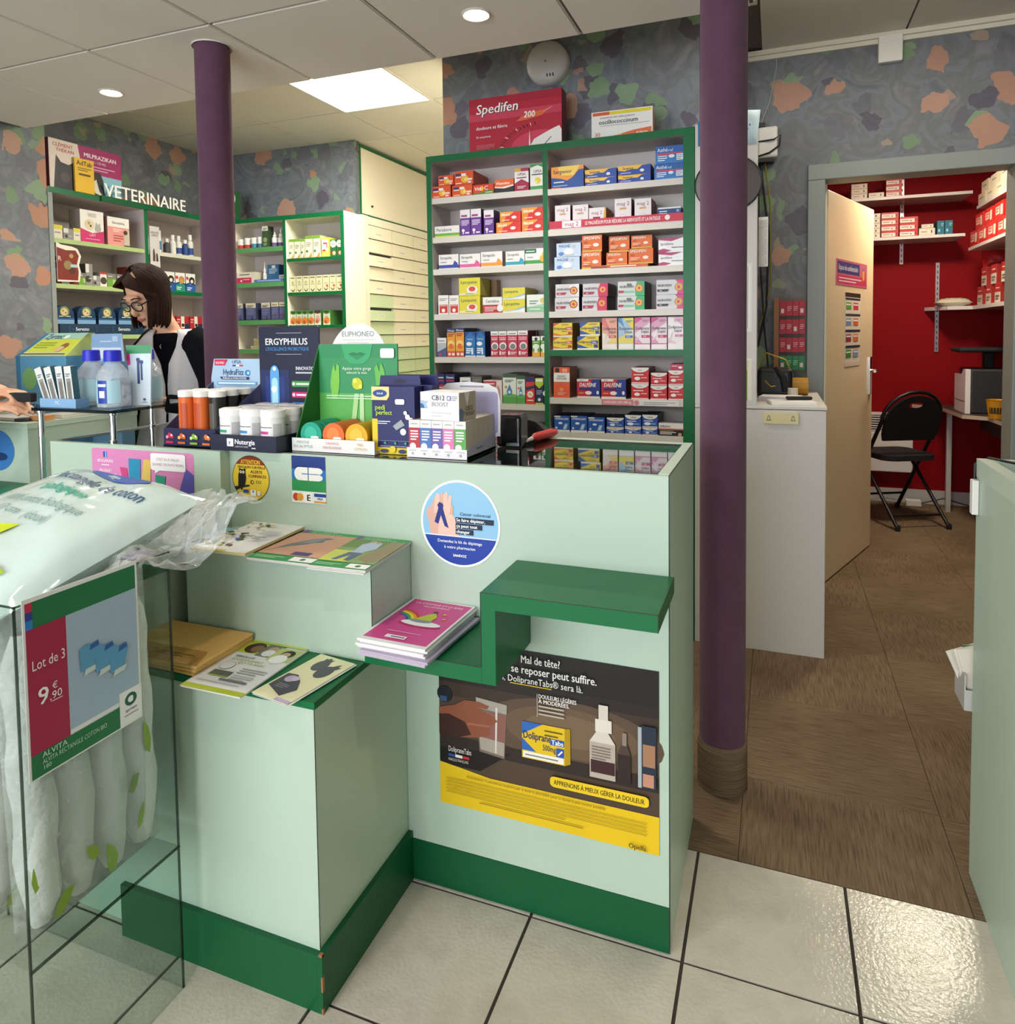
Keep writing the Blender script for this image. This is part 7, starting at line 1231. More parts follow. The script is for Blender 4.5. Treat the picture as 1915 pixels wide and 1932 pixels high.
b_.face((x0 + .003, d, 0.0), (1, 0, 0), (0, 0, 1), 0.202, 0.318, [R(.02, .02, .5, .62, '#202c5c'), R(.1, .1, .42, .56, '#27387a'), LN(.3, .72, .94, .004, '#aeb4c8'), T('ERGYPHILUS', .11, .84, .055, '#f2f2f4', 'l', .78, .03), T("L'EXCELLENCE PROBIOTIQUE", .12, .79, .028, '#4a90d0', 'l', .72, .02), LN(.3, .72, .755, .004, '#aeb4c8'),
    G(rrect(.185, .26, .335, .66, .07), '#5aa0d8'), G(rrect(.21, .3, .31, .55, .04), '#a8d8f0'), C(.26, .63, .018, '#e6f4fc'), C(.25, .45, .03, '#dff0f8'), T('INNOVATION', .62, .62, .03, '#e6e6ec', 'l', .34, .03), LN(.62, .95, .59, .014, '#c0c2d0'),
    G(rrect(.55, .475, .97, .525, .02), '#4a9a48'), G(rrect(.55, .38, .97, .43, .02), '#c8286c'), G(rrect(.55, .29, .97, .34, .02), '#2f78c0'), C(.585, .5, .014, '#eef4ee'), C(.585, .405, .014, '#f4e8ee'), C(.585, .315, .014, '#e8f0f6'), LN(.63, .95, .492, .016, '#dff0dc'), LN(.63, .95, .397, .016, '#f4d8e4'), LN(.63, .9, .307, .016, '#d8e8f6')]); b_.obj('header_card', t)
n = 0
for r in range(3):
    for c in range(3):
        x, y = -1.330 + c * 0.066 + .002 * r, 1.452 + r * 0.064; n += 1
        q = bottle('pill_jar', 'white pill jar, %s row and %s place, in the dark navy tray' % (('front', 'middle', 'back')[r], ('first', 'second', 'third')[c]), x, y, CZ + 0.008, 0.0305, 0.096, '#e6e4e2', '#f0eeec', None, 'white jars in the dark navy tray', 'jar', jar=True, caph=.2)
        b_ = MB(); b_.lathe([(0.0308, 0.012), (0.0308, 0.062)], (0, 0, 0), '#b9b7b8', 8, a0=-.9, a1=-.2); b_.lathe([(0.0308, 0.036), (0.0308, 0.043)], (0, 0, 0), ('#3a9a7a', '#3f8ac8', '#c83a86')[c], 10, a0=-2.4, a1=-1.3); b_.lathe([(0.0308, 0.052), (0.0308, 0.054)], (0, 0, 0), '#5a5a70', 10, a0=-2.6, a1=-1.0); b_.lathe([(0.0308, 0.022), (0.0308, 0.024)], (0, 0, 0), '#5a5a70', 10, a0=-2.6, a1=-1.0); b_.lathe([(0.0308, 0.006), (0.0308, 0.009)], (0, 0, 0), '#2a2a50', 10, a0=-2.4, a1=-1.4)
        b_.obj('label_print', q)
        b_ = MB(); b_.lathe([(0.025, 0.0962), (0.025, 0.0975), (0.022, 0.0965)], (0, 0, 0), '#dad8d6', 18); b_.obj('cap_ring', q)
# --- lozenge tin display
t = thing('lozenge_display', 'green counter display with a round white top holding lozenge tins', 'display', (-1.028, 1.462, CZ))
x0, x1, d = -0.121, 0.121, 0.15
b_ = MB(); b_.box(x0, x1, 0.004, d, 0, 0.008, '#dcdad6'); b_.obj('base', t)
b_ = MB(); b_.box(x0, x1, 0, 0.004, 0, 0.033, '#e4e2de'); b_.face((x0, 0, 0), (1, 0, 0), (0, 0, 1), 0.242, 0.033, [T('MENTHE', .14, .6, .2, '#8aa09a', 'c', .2), T('EUCALYPTUS', .14, .28, .2, '#8aa09a', 'c', .24), T('ORANGE', .5, .6, .2, '#e0a0a0', 'c', .2), T('MANDARINE', .5, .28, .2, '#e0a0a0', 'c', .24), T('MIEL', .84, .6, .2, '#e4c090', 'c', .16), T('CITRON', .84, .28, .2, '#e4c090', 'c', .2)]); b_.obj('front_lip', t)
b_ = MB(); b_.prism([(0.004, 0.006), (d, 0.006), (d, 0.264), (d - 0.03, 0.264)], x0, x0 + 0.003, '#2c6e34', 'x'); b_.obj('side_wing', t)
hx0, hx1, hy = -0.118, 0.122, 0.118
b_ = MB(); b_.box(hx0, hx1, hy, hy + 0.004, 0.008, 0.268, '#3f9a4e')
b_.face((hx0, hy, 0.008), (1, 0, 0), (0, 0, 1), 0.24, 0.26, [R(0, .86, 1, 1, '#2f8a56'), R(0, .5, 1, .86, '#37905a'), G([(0, .12), (1, .12), (1, .5), (0, .5)], '#5aac50'), R(0, .06, 1, .2, '#8cc03c'), R(0, 0, 1, .07, '#e6e8e0'), G([(.3, 1), (.34, .86), (.42, .80), (.58, .80), (.66, .86), (.7, 1)], '#3aa468'), G([(.38, .90), (.46, .92), (.5, .905), (.54, .92), (.62, .90), (.5, .865)], '#1f7a48'), G([(.40, .885), (.60, .885), (.5, .84)], '#2a8a54'),
    G([(.17, .44), (.15, .60), (.17, .72), (.2, .80), (.22, .72), (.24, .80), (.27, .78), (.27, .6), (.24, .44)], '#7ac04a'), G([(.83, .50), (.86, .62), (.84, .74), (.80, .82), (.78, .72), (.75, .80), (.72, .76), (.74, .58), (.78, .48)], '#6ab84e'), G([(.40, .12), (.46, .12), (.52, .5), (.46, .5)], '#a8d490'), G([(.52, .12), (.58, .12), (.58, .5), (.53, .5)], '#b4dca0'), C(.5, .60, .06, '#c8cc2c'), C(.47, .63, .025, '#e2e05a'), C(.54, .57, .022, '#e2e05a'),
    T('Apaise votre gorge', .5, .74, .03, '#e6f2e2', 'c', .55), T('adoucit la voix', .5, .70, .028, '#e6f2e2', 'c', .4), LN(.1, .9, .47, .01, '#d0e8c8', 2, .025), G(rrect(.80, .86, .97, .955, .02), '#eef0ee')])
b_.obj('header_card', t)
b_ = MB(); b_.prism([(0.0 + 0.096 * math.cos(a * pi / 24), 0.20 + 0.122 * math.sin(a * pi / 24)) for a in range(25)], hy + 0.008, hy + 0.012, '#e6e4e2', 'y')
b_.face((-0.096, hy + 0.008, 0.20), (1, 0, 0), (0, 0, 1), 0.192, 0.122, [T('EUPHONEO', .5, .72, .11, '#7f8a86', 'c', .52), LN(.25, .75, .64, .012, '#c4c6c2'), LN(.33, .67, .58, .012, '#c4c6c2')]); b_.obj('round_header', t)
for c, (nm, col) in enumerate((('turquoise', '#1f9c80'), ('orange', '#e06a2c'), ('yellow', '#e0a81c'))):
    for k in range(5):
        x, y = -1.100 + c * 0.067, 1.475 + k * 0.019
        q = thing('lozenge_tin', '%s lozenge tin standing on edge, %s from the front' % (nm, ('first', 'second', 'third', 'fourth', 'last')[k]), 'lozenge tin', (x, y, CZ + 0.0086), 0, 'round lozenge tins')
        b_ = MB(); ring = [(0.032 * math.cos(2 * pi * j / 28), 0.032 + 0.032 * math.sin(2 * pi * j / 28)) for j in range(28)]
        b_.prism(ring, 0, 0.016, col, 'y'); b_.obj('case', q)
        if k == 0:
            b_ = MB(); b_.prism([(0.019 * math.cos(2 * pi * j / 20), 0.034 + 0.019 * math.sin(2 * pi * j / 20)) for j in range(20)], -0.001, 0, ('#38b498', '#ea8444', '#e8bc44')[c], 'y'); b_.obj('lid_dimple', q)
            b_ = MB(); b_.prism(rrect(0.0, 0.018, 0.024, 0.029, 0.004), -0.0018, -0.0012, '#ece8e4', 'y'); b_.obj('price_tag', q)
# --- foot file boxes
STY['pedi'] = ('#23265e', '#23265e', [R(0, 0, 1, .52, '#e2c62a'), R(.13, .10, 1, .52, '#23265e'), G([(0, .80), (.36, .80), (.42, .86), (.42, 1), (0, 1)], '#e8d48a'), G(arc(.2, .90, .17, 0, 360, 18, .055)[:-1], '#27468a'), T('Scholl', .2, .885, .03, '#e6ecf4', 'c', .24, .03), T('pedi', .08, .66, .07, '#b4d83a', 'l', .3, .03), T('perfect', .10, .585, .065, '#b4d83a', 'l', .46, .03), LN(.14, .44, .48, .012, '#dfe2ee', 2, .03), G(rrect(.56, .74, .78, .82, .03), '#e4e4ea'), G([(.5, .42), (.7, .52), (.78, .44), (.58, .36)], '#9aa0a4'), C(.74, .34, .05, '#eceae6'), C(.85, .56, .04, '#eceae6'), C(.93, .52, .035, '#dedcd8'), C(.8, .62, .03, '#eceae6'), LN(.16, .95, .20, .006, '#8a90b8'), C(.32, .17, .02, '#3a9a6a'), C(.56, .17, .02, '#3a9a6a'), C(.8, .17, .02, '#3a9a6a'), LN(.2, .9, .12, .008, '#a8aed0'), C(.5, .08, .05, '#e2c62a'), G(arc(.3, .05, .09, 0, 360, 14, .03)[:-1], '#27305e'), G(arc(.72, .05, .09, 0, 360, 14, .03)[:-1], '#27305e')])
for k in range(2):
    q = pack('foot_file_box', 'pedi', -0.868 + k * 0.022, 1.487 + k * 0.05, CZ, 0.118, 0.165, 0.04, ['navy and yellow foot file box at the front', 'navy and yellow foot file box behind the front one'][k], 'foot file box', 'foot file boxes')
    b_ = MB(); b_.prism([(-0.058, 0.165), (0.058, 0.165), (0.055, 0.19), (-0.055, 0.19)], 0.036, 0.039, '#23265e', 'y'); b_.face((-0.02, 0.036, 0.171), (1, 0, 0), (0, 0, 1), 0.04, 0.012, [G([(.05, .1), (.95, .1), (.8, .7), (.6, .7), (.5, 1), (.4, .7), (.2, .7)], '#11122c')]); b_.obj('hang_tab', q)
# --- tray of mouth care boxes, larger box on top, lavender header
t = thing('mouth_care_tray', 'white counter tray of small boxes with a lavender rounded header', 'display tray', (-0.742, 1.466, CZ))
x0, x1, d = -0.078, 0.078, 0.18
b_ = MB(); b_.box(x0, x1, 0.003, d, 0, 0.006, '#e2e0de'); b_.obj('base', t)
b_ = MB(); b_.box(x0, x1, 0, 0.003, 0, 0.023, '#e6e4e4'); b_.face((x0, 0, 0), (1, 0, 0), (0, 0, 1), 0.156, 0.023, [o_ for k in range(5) for o_ in (C(.1 + .2 * k, .4, .12, '#a9a6b0'), LN(.04 + .2 * k, .16 + .2 * k, .68, .1, '#c4c0c8'))]); b_.obj('front_lip', t)
for xx in (x0, x1 - 0.002):
    b_ = MB(); b_.prism([(0.003, 0), (d, 0), (d, 0.045), (0.003, 0.023)], xx, xx + 0.002, '#b4b6c6', 'x')
    if xx > 0: b_.face((x1, 0.05, 0.012), (0, 1, 0), (0, 0, 1), 0.05, 0.014, [LN(.1, .9, .3, .3, '#7a7c90')])
    b_.obj('side_lip', t)
b_ = MB(); b_.prism([(x0 + .004, 0.03), (x1 + .012, 0.03), (x1 + 0.014, 0.12), (x1 + 0.006, 0.15), (x1 - .02, 0.163), (0, 0.168), (x0 + .02, 0.163), (x0 + .006, 0.15)], d, d + 0.004, '#e4e2e8', 'y')
b_.face((x0, d, 0.03), (1, 0, 0), (0, 0, 1), 0.166, 0.138, [G(rrect(.08, .05, .98, .82, .06), '#a9a6cc'), LN(.35, .75, .90, .03, '#9a96a8')]); b_.obj('header_card', t)
MC = ('#b83040', '#4a72b4', '#6a5aa4', '#d878ac', '#5aa44c')
for k, c in enumerate(MC): STY['mc%d' % k] = ('#c9bfae', '#e6e2e0', [R(0, .18, 1, .78, c), LN(.15, .85, .66, .04, '#eee8ea', 4, .08), C(.36, .24, .10, '#f0eeee'), R(0, .02, 1, .12, '#e8c8c4'), LN(.2, .8, .88, .03, '#b0a8a8')])
for c in range(5):
    for r in range(5):
        pack('mouth_care_box', 'mc%d' % c, -0.742 - 0.0596 + c * 0.0298, 1.4705 + r * 0.0345, CZ + 0.0062, 0.029, 0.082, 0.0335, 'small %s mouth care box, %s row of the white tray' % (('red', 'blue', 'violet', 'pink', 'green')[c], ('front', 'second', 'third', 'fourth', 'back')[r]), 'mouth care box', 'small boxes in the mouth care tray')
q = thing('mouth_spray_carton', 'white open display carton resting on the small mouth care boxes', 'display carton', (-0.735, 1.472, CZ + 0.089), -0.13)
b_ = MB(); w, h, dd_ = 0.108, 0.066, 0.075
b_.box(-w / 2, w / 2, 0, dd_, 0, h, '#e6e4e4', {'+x': '#b9ac98', '+z': '#dcdad8'})
b_.face((-w / 2, 0, 0), (1, 0, 0), (0, 0, 1), w, h, [G([(0, .42), (.2, .42), (.14, .58), (.22, .66), (0, .70)], '#a9c0d8'), G([(0, .42), (.12, .42), (.08, .56), (0, .60)], '#4a6a9c'), T('CB12', .30, .72, .17, '#4a4a50', 'l', .36), G(rrect(.70, .72, .80, .88, .02), '#7a72b8'), R(.72, .75, .78, .85, '#e6e4e4'), T('BOOST', .30, .50, .15, '#b0b0b8', 'l', .48), LN(.83, .97, .85, .02, '#8a8a98', 3, .06), LN(.3, .8, .26, .03, '#d0ced0'), LN(.3, .55, .14, .03, '#d0ced0')])
b_.face((w / 2, 0, 0), (0, 1, 0), (0, 0, 1), dd_, h, [G([(.3, 1), (.62, 1), (.47, .45)], '#e9e7e4'), G([(0, 0), (.2, 0), (.3, .3), (.1, .45), (0, .4)], '#6a7a94'), T('CB12', .36, .34, .15, '#3a3834', 'l', .5), T('BOOST', .36, .16, .13, '#4a4844', 'l', .55)])
b_.obj('carton', q)
# --- card terminal, cable, red pen
t = thing('card_terminal', 'black card terminal in its holder on the glass counter top', 'card terminal', (-0.638, 1.70, CZ))
bevel(MB().box(-0.033, 0.033, -0.035, 0.03, 0, 0.082, 'black_gloss').obj('holder', t), 0.008, 3)
b_ = MB(); b_.prism([(-0.02, 0.0), (0.05, 0.0), (0.048, 0.02), (0.02, 0.045), (-0.02, 0.055)], 0.13, 0.165, 'black', 'y'); bevel(b_.obj('keypad', t), 0.006)
MB().box(-0.005, 0.03, -0.037, -0.0352, 0.004, 0.012, 'chrome').obj('chrome_strip', t)
t = thing('marker_pen', 'thick red pen lying beside the black terminal', 'pen', (-0.595, 1.79, CZ + 0.0125))
b_ = MB(); b_.tube([(-0.006, -0.045, 0), (-0.004, -0.02, 0), (0.012, 0.07, 0), (0.016, 0.095, 0)], [0.004, 0.0118, 0.0122, 0.008], '#d03a36', 14); b_.obj('barrel', t)
b_ = MB(); b_.tube([(-0.014, -0.082, -0.004), (-0.006, -0.045, 0)], [0.003, 0.006], '#dfd8d6', 10); b_.obj('tip', t)
# --- dark scanner stand
t = thing('scanner_stand', 'black scanner stand on the glass top below the chrome rack', 'stand', (-1.665, 1.70, CZ))
bevel(MB().box(-0.03, 0.03, -0.02, 0.03, 0, 0.095, 'black_soft').obj('post', t), 0.004)

# ================================================================== chrome and glass rack with its goods
RZ = 1.10
t = thing('chrome_rack', 'small glass shelf rack on chrome legs bridging the counters', 'rack', (-1.89, 1.59, RZ))
MB().box(-0.16, 0.16, -0.165, 0.16, -0.008, 0, 'glass_clear').obj('glass_shelf', t)
b_ = MB(); b_.box(-0.16, 0.16, -0.166, -0.165, -0.0085, 0.0004, 'acrylic_edge').box(-0.1605, -0.16, -0.165, 0.16, -0.0085, 0.0004, 'acrylic_edge').box(0.16, 0.1605, -0.165, 0.16, -0.0085, 0.0004, 'acrylic_edge'); b_.obj('glass_edge', t)
for x, y, zb in ((-0.148, -0.146, 0.8005), (0.148, -0.15, 1.0101), (0.148, 0.148, 1.0101), (-0.035, 0.148, 1.0101)):
    b_ = MB(); b_.tube([(x, y, zb - RZ), (x, y, -0.0088)], 0.0085, 'chrome', 16)
    b_.lathe([(0.012, zb - RZ), (0.012, zb - RZ + .006), (0.0085, zb - RZ + .007)], (x, y, 0), 'chrome', 16); b_.lathe([(0.0085, -0.016), (0.0115, -0.014), (0.0115, -0.0088)], (x, y, 0), 'chrome', 16)
    b_.obj('leg', t)
b_ = MB(); b_.tube([(-0.19, -0.16, -0.255), (-0.148, -0.158, -0.25), (-0.11, -0.15, -0.258)], 0.0022, 'black', 6); b_.obj('cable_tie', t)
def antiseptic(label, x, y, turn, front):
    q = thing('antiseptic_bottle', label, 'bottle', (x, y, RZ + 0.0006), turn, 'clear bottles with blue caps')
    b_ = MB(); b_.lathe([(0, 0), (0.041, 0), (0.0445, 0.004), (0.0445, 0.088), (0.038, 0.106), (0.022, 0.128), (0.019, 0.133), (0.019, 0.14)], (0, 0, 0), 'bottle_clear', 24); b_.obj('bottle', q)
    b_ = MB(); b_.lathe([(0, .003), (0.0425, 0.003), (0.0425, 0.075), (0, .075)], (0, 0, 0), 'bottle_clear', 20); b_.obj('liquid', q)
    b_ = MB(); b_.lathe([(0.0245, 0.134), (0.023, 0.165), (0.020, 0.167), (0, 0.167)], (0, 0, 0), '#2a2ec0', 20); b_.obj('cap', q)
    b_ = MB(); b_.lathe([(0.0448, 0.014), (0.0448, 0.08)], (0, 0, 0), '#a9cdd8', 16, a0=-2.5, a1=-.4)
    b_.lathe([(0.0451, 0.014), (0.0451, 0.08)], (0, 0, 0), '#2340a0', 8, a0=-1.9 if front else -2.5, a1=-1.2 if front else -2.2)
    if front:
        b_.lathe([(0.0454, 0.03), (0.0454, 0.05)], (0, 0, 0), '#eef2f6', 6, a0=-1.75, a1=-1.35); b_.lathe([(0.0454, 0.062), (0.0454, 0.070)], (0, 0, 0), '#dfe6f2', 6, a0=-1.85, a1=-1.25)
    b_.obj('label_print', q)
antiseptic('clear blue-capped bottle beside the thermometer tray', -1.938, 1.537, 0.35, False)
antiseptic('clear blue-capped bottle with a dark blue label facing out', -1.812, 1.505, 0.1, True)
antiseptic('clear blue-capped bottle behind the green-topped pouch', -1.838, 1.645, 0.9, False)
q = thing('wipe_pouch', 'flat pale pouch with a green top leaning on the bottles', 'pouch', (-1.772, 1.562, RZ + 0.0008), 0.35)
b_ = MB(); b_.prism([(-0.024, 0), (0.03, 0), (0.038, 0.18), (-0.038, 0.18)], -0.003, 0.003, '#cfdce6', 'y'); b_.face((-0.03, -0.003, 0), (1, 0, 0), (0, 0, 1), 0.06, 0.18, [G([(-.1, .86), (1.12, .86), (1.13, 1), (-.13, 1)], '#2f9058'), G([(-.08, .66), (.08, .68), (.05, .86), (-.1, .86)], '#c8307c'), R(.4, .36, .52, .74, '#27407c'), R(.58, .42, .66, .7, '#27407c'), C(.46, .76, .03, '#1f3a7a'), C(.62, .72, .03, '#1f3a7a'), C(.72, .1, .022, '#2a4a40'), LN(.6, .85, .05, .01, '#6a7a74')]); b_.obj('pouch', q)
t = thing('thermometer_tray', 'pale blue cardboard tray of white thermometer boxes on the glass rack', 'display tray', (-1.958, 1.44, RZ + 0.0006))
MB().box(-0.076, 0.072, 0, 0.042, 0, 0.003, '#7ca4cc').obj('base', t)
b_ = MB(); b_.box(-0.076, 0.072, 0, 0.002, 0.003, 0.027, '#86aed4'); b_.face((-0.076, 0, 0.003), (1, 0, 0), (0, 0, 1), 0.148, 0.024, [T('PIC', .5, .3, .4, '#dce8f2', 'c', .3, .03)]); b_.obj('front_lip', t)
for xx in (-0.076, 0.07): MB().box(xx, xx + 0.002, 0.002, 0.042, 0.003, 0.027, '#7ca4cc').obj('side_lip', t)
for k in range(4):
    q = thing('thermometer_box', ['leaning white thermometer box at the outer end of the blue tray', 'white thermometer box second in the blue tray', 'white thermometer box third in the blue tray', 'white thermometer box fourth in the blue tray'][k], 'thermometer box', (-2.008 + k * 0.031, 1.449, RZ + 0.0045), 0, 'thermometer boxes')
    q.rotation_euler = (0.06, (-0.30, -0.22, -0.08, -0.03)[k], 0)
    b_ = MB(); b_.box(-0.014, 0.014, 0, 0.02, 0, 0.118, '#dedcda', {'-x': '#4a7a8a', '+x': '#3f6a78'}); b_.face((-0.014, 0, 0), (1, 0, 0), (0, 0, 1), 0.028, 0.118, [R(.2, .15, .8, .70, '#9a9690'), R(.3, .2, .7, .62, '#7f7b76'), LN(.2, .8, .8, .02, '#4a6a7a', 2, .05)]); b_.obj('carton', q)

# ================================================================== goods on the second counter and behind
q = thing('allergy_display', 'blue and lime allergy display with a sloping top on the second counter', 'display', (-2.70, 1.93, 1.0106))
b_ = MB(); b_.prism([(0, 0), (0.16, 0), (0.16, 0.315), (0.13, 0.315), (0, 0.225)], -0.155, -0.13, '#3a7298', 'x'); b_.obj('side_wing', q)
b_ = MB(); b_.prism([(0, 0), (0.16, 0), (0.16, 0.225), (0, 0.225)], -0.1298, 0.13, '#5a94b8', 'x'); b_.face((-0.13, 0, 0), (1, 0, 0), (0, 0, 1), 0.26, 0.225, [R(0, 0, 1, .25, '#6fa0c4'), T('Zyrtec', .04, .07, .12, '#1f3a6a', 'l', .4, .03), G(arc(.2, .6, .16, 0, 360, 12, .2)[:-1], '#7aa86a')]); b_.obj('body', q)
vv = Vector((0, 0.13, 0.09)); lv = vv.length; vv.normalize()
b_ = MB(); b_.add([(-0.1298, 0, 0.2255), (0.13, 0, 0.2255), (0.09, 0.13, 0.3155), (-0.1298, 0.13, 0.3155)], [(0, 1, 2, 3)], '#c9d24a'); b_.add([(-0.1298, 0.0, 0.2255), (0.13, 0, 0.2255), (0.09, 0.13, 0.3155), (-0.1298, 0.13, 0.3155), (-0.1298, 0.16, 0.2255), (0.13, 0.16, 0.2255), (0.09, 0.16, 0.3155), (-0.1298, 0.16, 0.3155)], [(2, 3, 7, 6), (1, 2, 6, 5), (3, 0, 4, 7), (5, 6, 7, 4)], '#a9b86a')
b_.face((-0.1298, 0, 0.2255), (1, 0, 0), tuple(vv), 0.24, lv, [R(0, .72, .94, 1, '#9cc4b0'), R(0, 0, 1, .16, '#d8d4a8'), T('Zyrtec', .05, .74, .2, '#1a3a78', 'l', .42, .03), C(.55, .82, .08, '#e6efe4'), LN(.06, .5, .55, .03, '#8aa03a', 3, .1), C(.76, .42, .12, '#9a5a38'), C(.74, .28, .12, '#dcb494'), LN(.0, 1, .05, .05, '#5a6a3a')]); b_.obj('sloping_top', q)
q = thing('display_carton', 'pale blue shining display carton before the woman', 'display carton', (-2.5, 2.03, 1.0106))
b_ = MB(); b_.box(-0.09, 0.09, 0, 0.06, 0, 0.2, '#6f9cc0'); b_.face((-0.09, 0, 0), (1, 0, 0), (0, 0, 1), 0.18, 0.2, [R(.3, .86, .5, .95, '#2a3a5a')]); b_.obj('carton', q)
b_ = MB(); b_.prism([(-0.095, 0.2), (0.095, 0.2), (0.085, 0.31), (-0.075, 0.31)], 0.02, 0.024, '#a9bfdc', 'y'); b_.face((-0.08, 0.02, 0.2), (1, 0, 0), (0, 0, 1), 0.16, 0.11, [R(0, .5, 1, .98, '#8fb0d8'), R(.0, .1, 1, .5, '#dfe6f4'), G(rrect(.72, .72, .9, .92, .03), '#b9cde6'), LN(.3, .7, .7, .05, '#c4d4ea')]); b_.obj('header_card', q)
for k, (x, y, w, d_, h, c, lab) in enumerate(((-2.62, 1.76, .17, .12, .012, '#cfc8c2', 'stack of white forms on the second counter beside the hands'), (-2.50, 1.88, .1, .14, .014, '#d9d2c8', 'white paper pad on the second counter edge'), (-2.47, 1.755, .06, .05, .018, '#d0945c', 'small orange and white card box on the second counter edge'), (-2.51, 1.72, .05, .04, .01, '#3a3434', 'small dark case on the second counter edge'))):
    bevel(MB().box(-w / 2, w / 2, -d_ / 2, d_ / 2, 0, h, c).obj('paper_pad' if k < 2 else 'card_box', None, loc=(x, y, 1.0106), rz=.1 * k, label=lab, cat='paper' if k < 2 else 'box'), 0.001)
STY['turq'] = ('#1f8a86', '#2aa39a', [T('elmex', .55, .80, .08, '#dff0ee', 'l', .3), LN(.1, .8, .5, .02, '#bfe4e0', 2, .05)])
pack('turquoise_carton', 'turq', -2.06, 1.6, 0.8006, 0.15, 0.185, 0.05, 'turquoise carton standing in the gap between the counters', 'carton')

# ================================================================== right: mint cabinet at the picture edge
t = thing('mint_cabinet', 'mint green cabinet at the edge of the aisle to the office', 'cabinet', (0.77, 1.2, 0))
MB().box(-0.332, 0.33, -0.7, 0.70, 0, 0.955, 'mint').obj('body', t)
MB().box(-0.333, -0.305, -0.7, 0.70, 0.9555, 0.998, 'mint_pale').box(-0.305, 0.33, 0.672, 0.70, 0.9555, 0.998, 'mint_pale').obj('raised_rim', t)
MB().box(-0.3045, 0.33, -0.7, 0.6715, 0.9552, 0.958, 'black').obj('dark_inset', t)
bevel(MB().box(-0.346, -0.3325, 0.675, 0.698, 0.87, 0.95, 'white_plastic').obj('switch_plate', t), 0.002)
b_ = MB(); b_.tube([(-0.31, 0.7, 0.998), (-0.335, 0.703, 0.985), (-0.336, 0.703, 0.93)], 0.003, 'black', 8); b_.tube([(-0.31, 0.7, 1.0), (-0.25, 0.6, 1.0), (-0.2, 0.3, 1.0)], 0.003, 'black', 8); b_.obj('cable', t)
t = thing('leaflet_holder', 'grey wall holder stuffed with white leaflets behind the mint cabinet', 'leaflet holder', (0.468, 1.965, 0.385))
MB().box(-0.042, -0.039, -0.045, 0.05, 0.0, 0.085, 'grey_plastic').box(-0.039, 0.07, -0.045, -0.042, 0, 0.05, 'grey_plastic').box(-0.039, 0.07, 0.047, 0.05, 0, 0.085, 'grey_plastic').box(-0.039, 0.07, -0.042, 0.047, 0, 0.004, 'grey_plastic').obj('holder', t)
for k in range(5):
    q = MB(); c = ('#dcd4c4', '#e2dccf', '#cfc6b4', '#2f6a4c', '#e4ded2')[k]
    q.box(-0.036, 0.05, -0.001, 0.001, 0, 0.135, c)
    o = q.obj('paper_sheet', t, loc=(0.012, -0.03 + k * 0.016, 0.012)); o.rotation_euler = (0.08 * k - .15, -0.22 - .05 * k + (.25 if k == 3 else 0), 0.1)

# ================================================================== white cabinet top, cables, sachets
pt = [('white papers spread on the low white cabinet', 0.06, 3.09, .17, .13, .012, 'paper'), ('lilac-edged paper stack on the low white cabinet', 0.02, 3.22, .16, .12, .02, '#c9c4d4')]
for k, (lab, x, y, w, d_, h, c) in enumerate(pt): MB().box(-w / 2, w / 2, -d_ / 2, d_ / 2, 0, h, c, {'+z': 'paper'}).obj('paper_stack', None, loc=(x, y, 1.0006), rz=.15 - .3 * k, label=lab, cat='paper')
t = thing('black_phone', 'black telephone with tangled leads on the low white cabinet', 'telephone', (-0.02, 3.42, 1.0006))
bevel(MB().box(-0.06, 0.09, -0.07, 0.09, 0, 0.13, 'black').obj('base', t), 0.02, 3)
b_ = MB(); b_.tube([(0.02, -0.05, 0.13), (0.05, -0.08, 0.09), (0.06, -0.09, 0.03)], 0.014, 'black_soft', 8); b_.obj('handset', t)
b_ = MB(); b_.tube([(-0.05, 0, .13), (-0.02, -.06, .2), (.06, -.07, .17), (.09, -.02, .1), (.07, .03, .06), (0, -.1, .05), (-.04, -.05, .09)], 0.0035, '#b8962c', 8); b_.obj('yellow_lead', t)
t = thing('tape_roll', 'cream roll standing on the low white cabinet', 'roll', (0.07, 3.33, 1.0006))
b_ = MB(); b_.lathe([(0.012, 0), (0.022, 0), (0.022, 0.045), (0.012, 0.045), (0.012, 0)], (0, 0, 0), '#d9d0bc', 20); b_.obj('roll', t)
t = thing('label_roll', 'yellow roll lying behind the cream roll on the white cabinet', 'roll', (0.10, 3.52, 1.0006))
b_ = MB(); b_.tube([(-0.05, 0, 0.04), (0.04, 0.0, 0.04)], 0.04, '#c08a2c', 20); b_.obj('roll', t)
bevel(MB().box(-.06, .04, -.012, .012, 0, .014, 'black').obj('pen_case', None, loc=(0.10, 3.13, 1.0135), rz=.2, label='black pen case on the spread papers', cat='case'), .004)
t = thing('sachet_rack', 'wooden-backed rack of red and green sachet rolls on the wallpaper', 'rack', (0.065, 3.742, 1.1))
MB().box(-0.075, -0.052, -0.05, -0.0005, -0.01, 0.36, 'wood_tan').box(-0.052, 0.07, -0.006, -0.0005, -0.01, 0.36, '#6a5a50').obj('backing', t)
for r in range(4):
    c = '#b01c2c' if r < 3 else '#1f7a44'; z = 0.27 - r * 0.088
    for k in range(4):
        q = MB(); q.prism(rrect(-0.048 + k * .029, z, -0.048 + k * .029 + .028, z + 0.072, .006, 3), -0.045, -0.007, c, 'y'); q.face((-0.048 + k * .029, -0.045, z), (1, 0, 0), (0, 0, 1), .028, .072, [R(.2, .2, .7, .5, '#e0ccc8') if (r + k) % 3 == 0 else LN(.15, .85, .6, .05, '#e8a8a8' if r < 3 else '#9ad0a8', 3, .12)])
        q.obj('sachet_roll', t)
t = thing('wall_router', 'white and black internet box with dangling cables on the wallpaper', 'router', (-0.035, 3.742, 2.12))
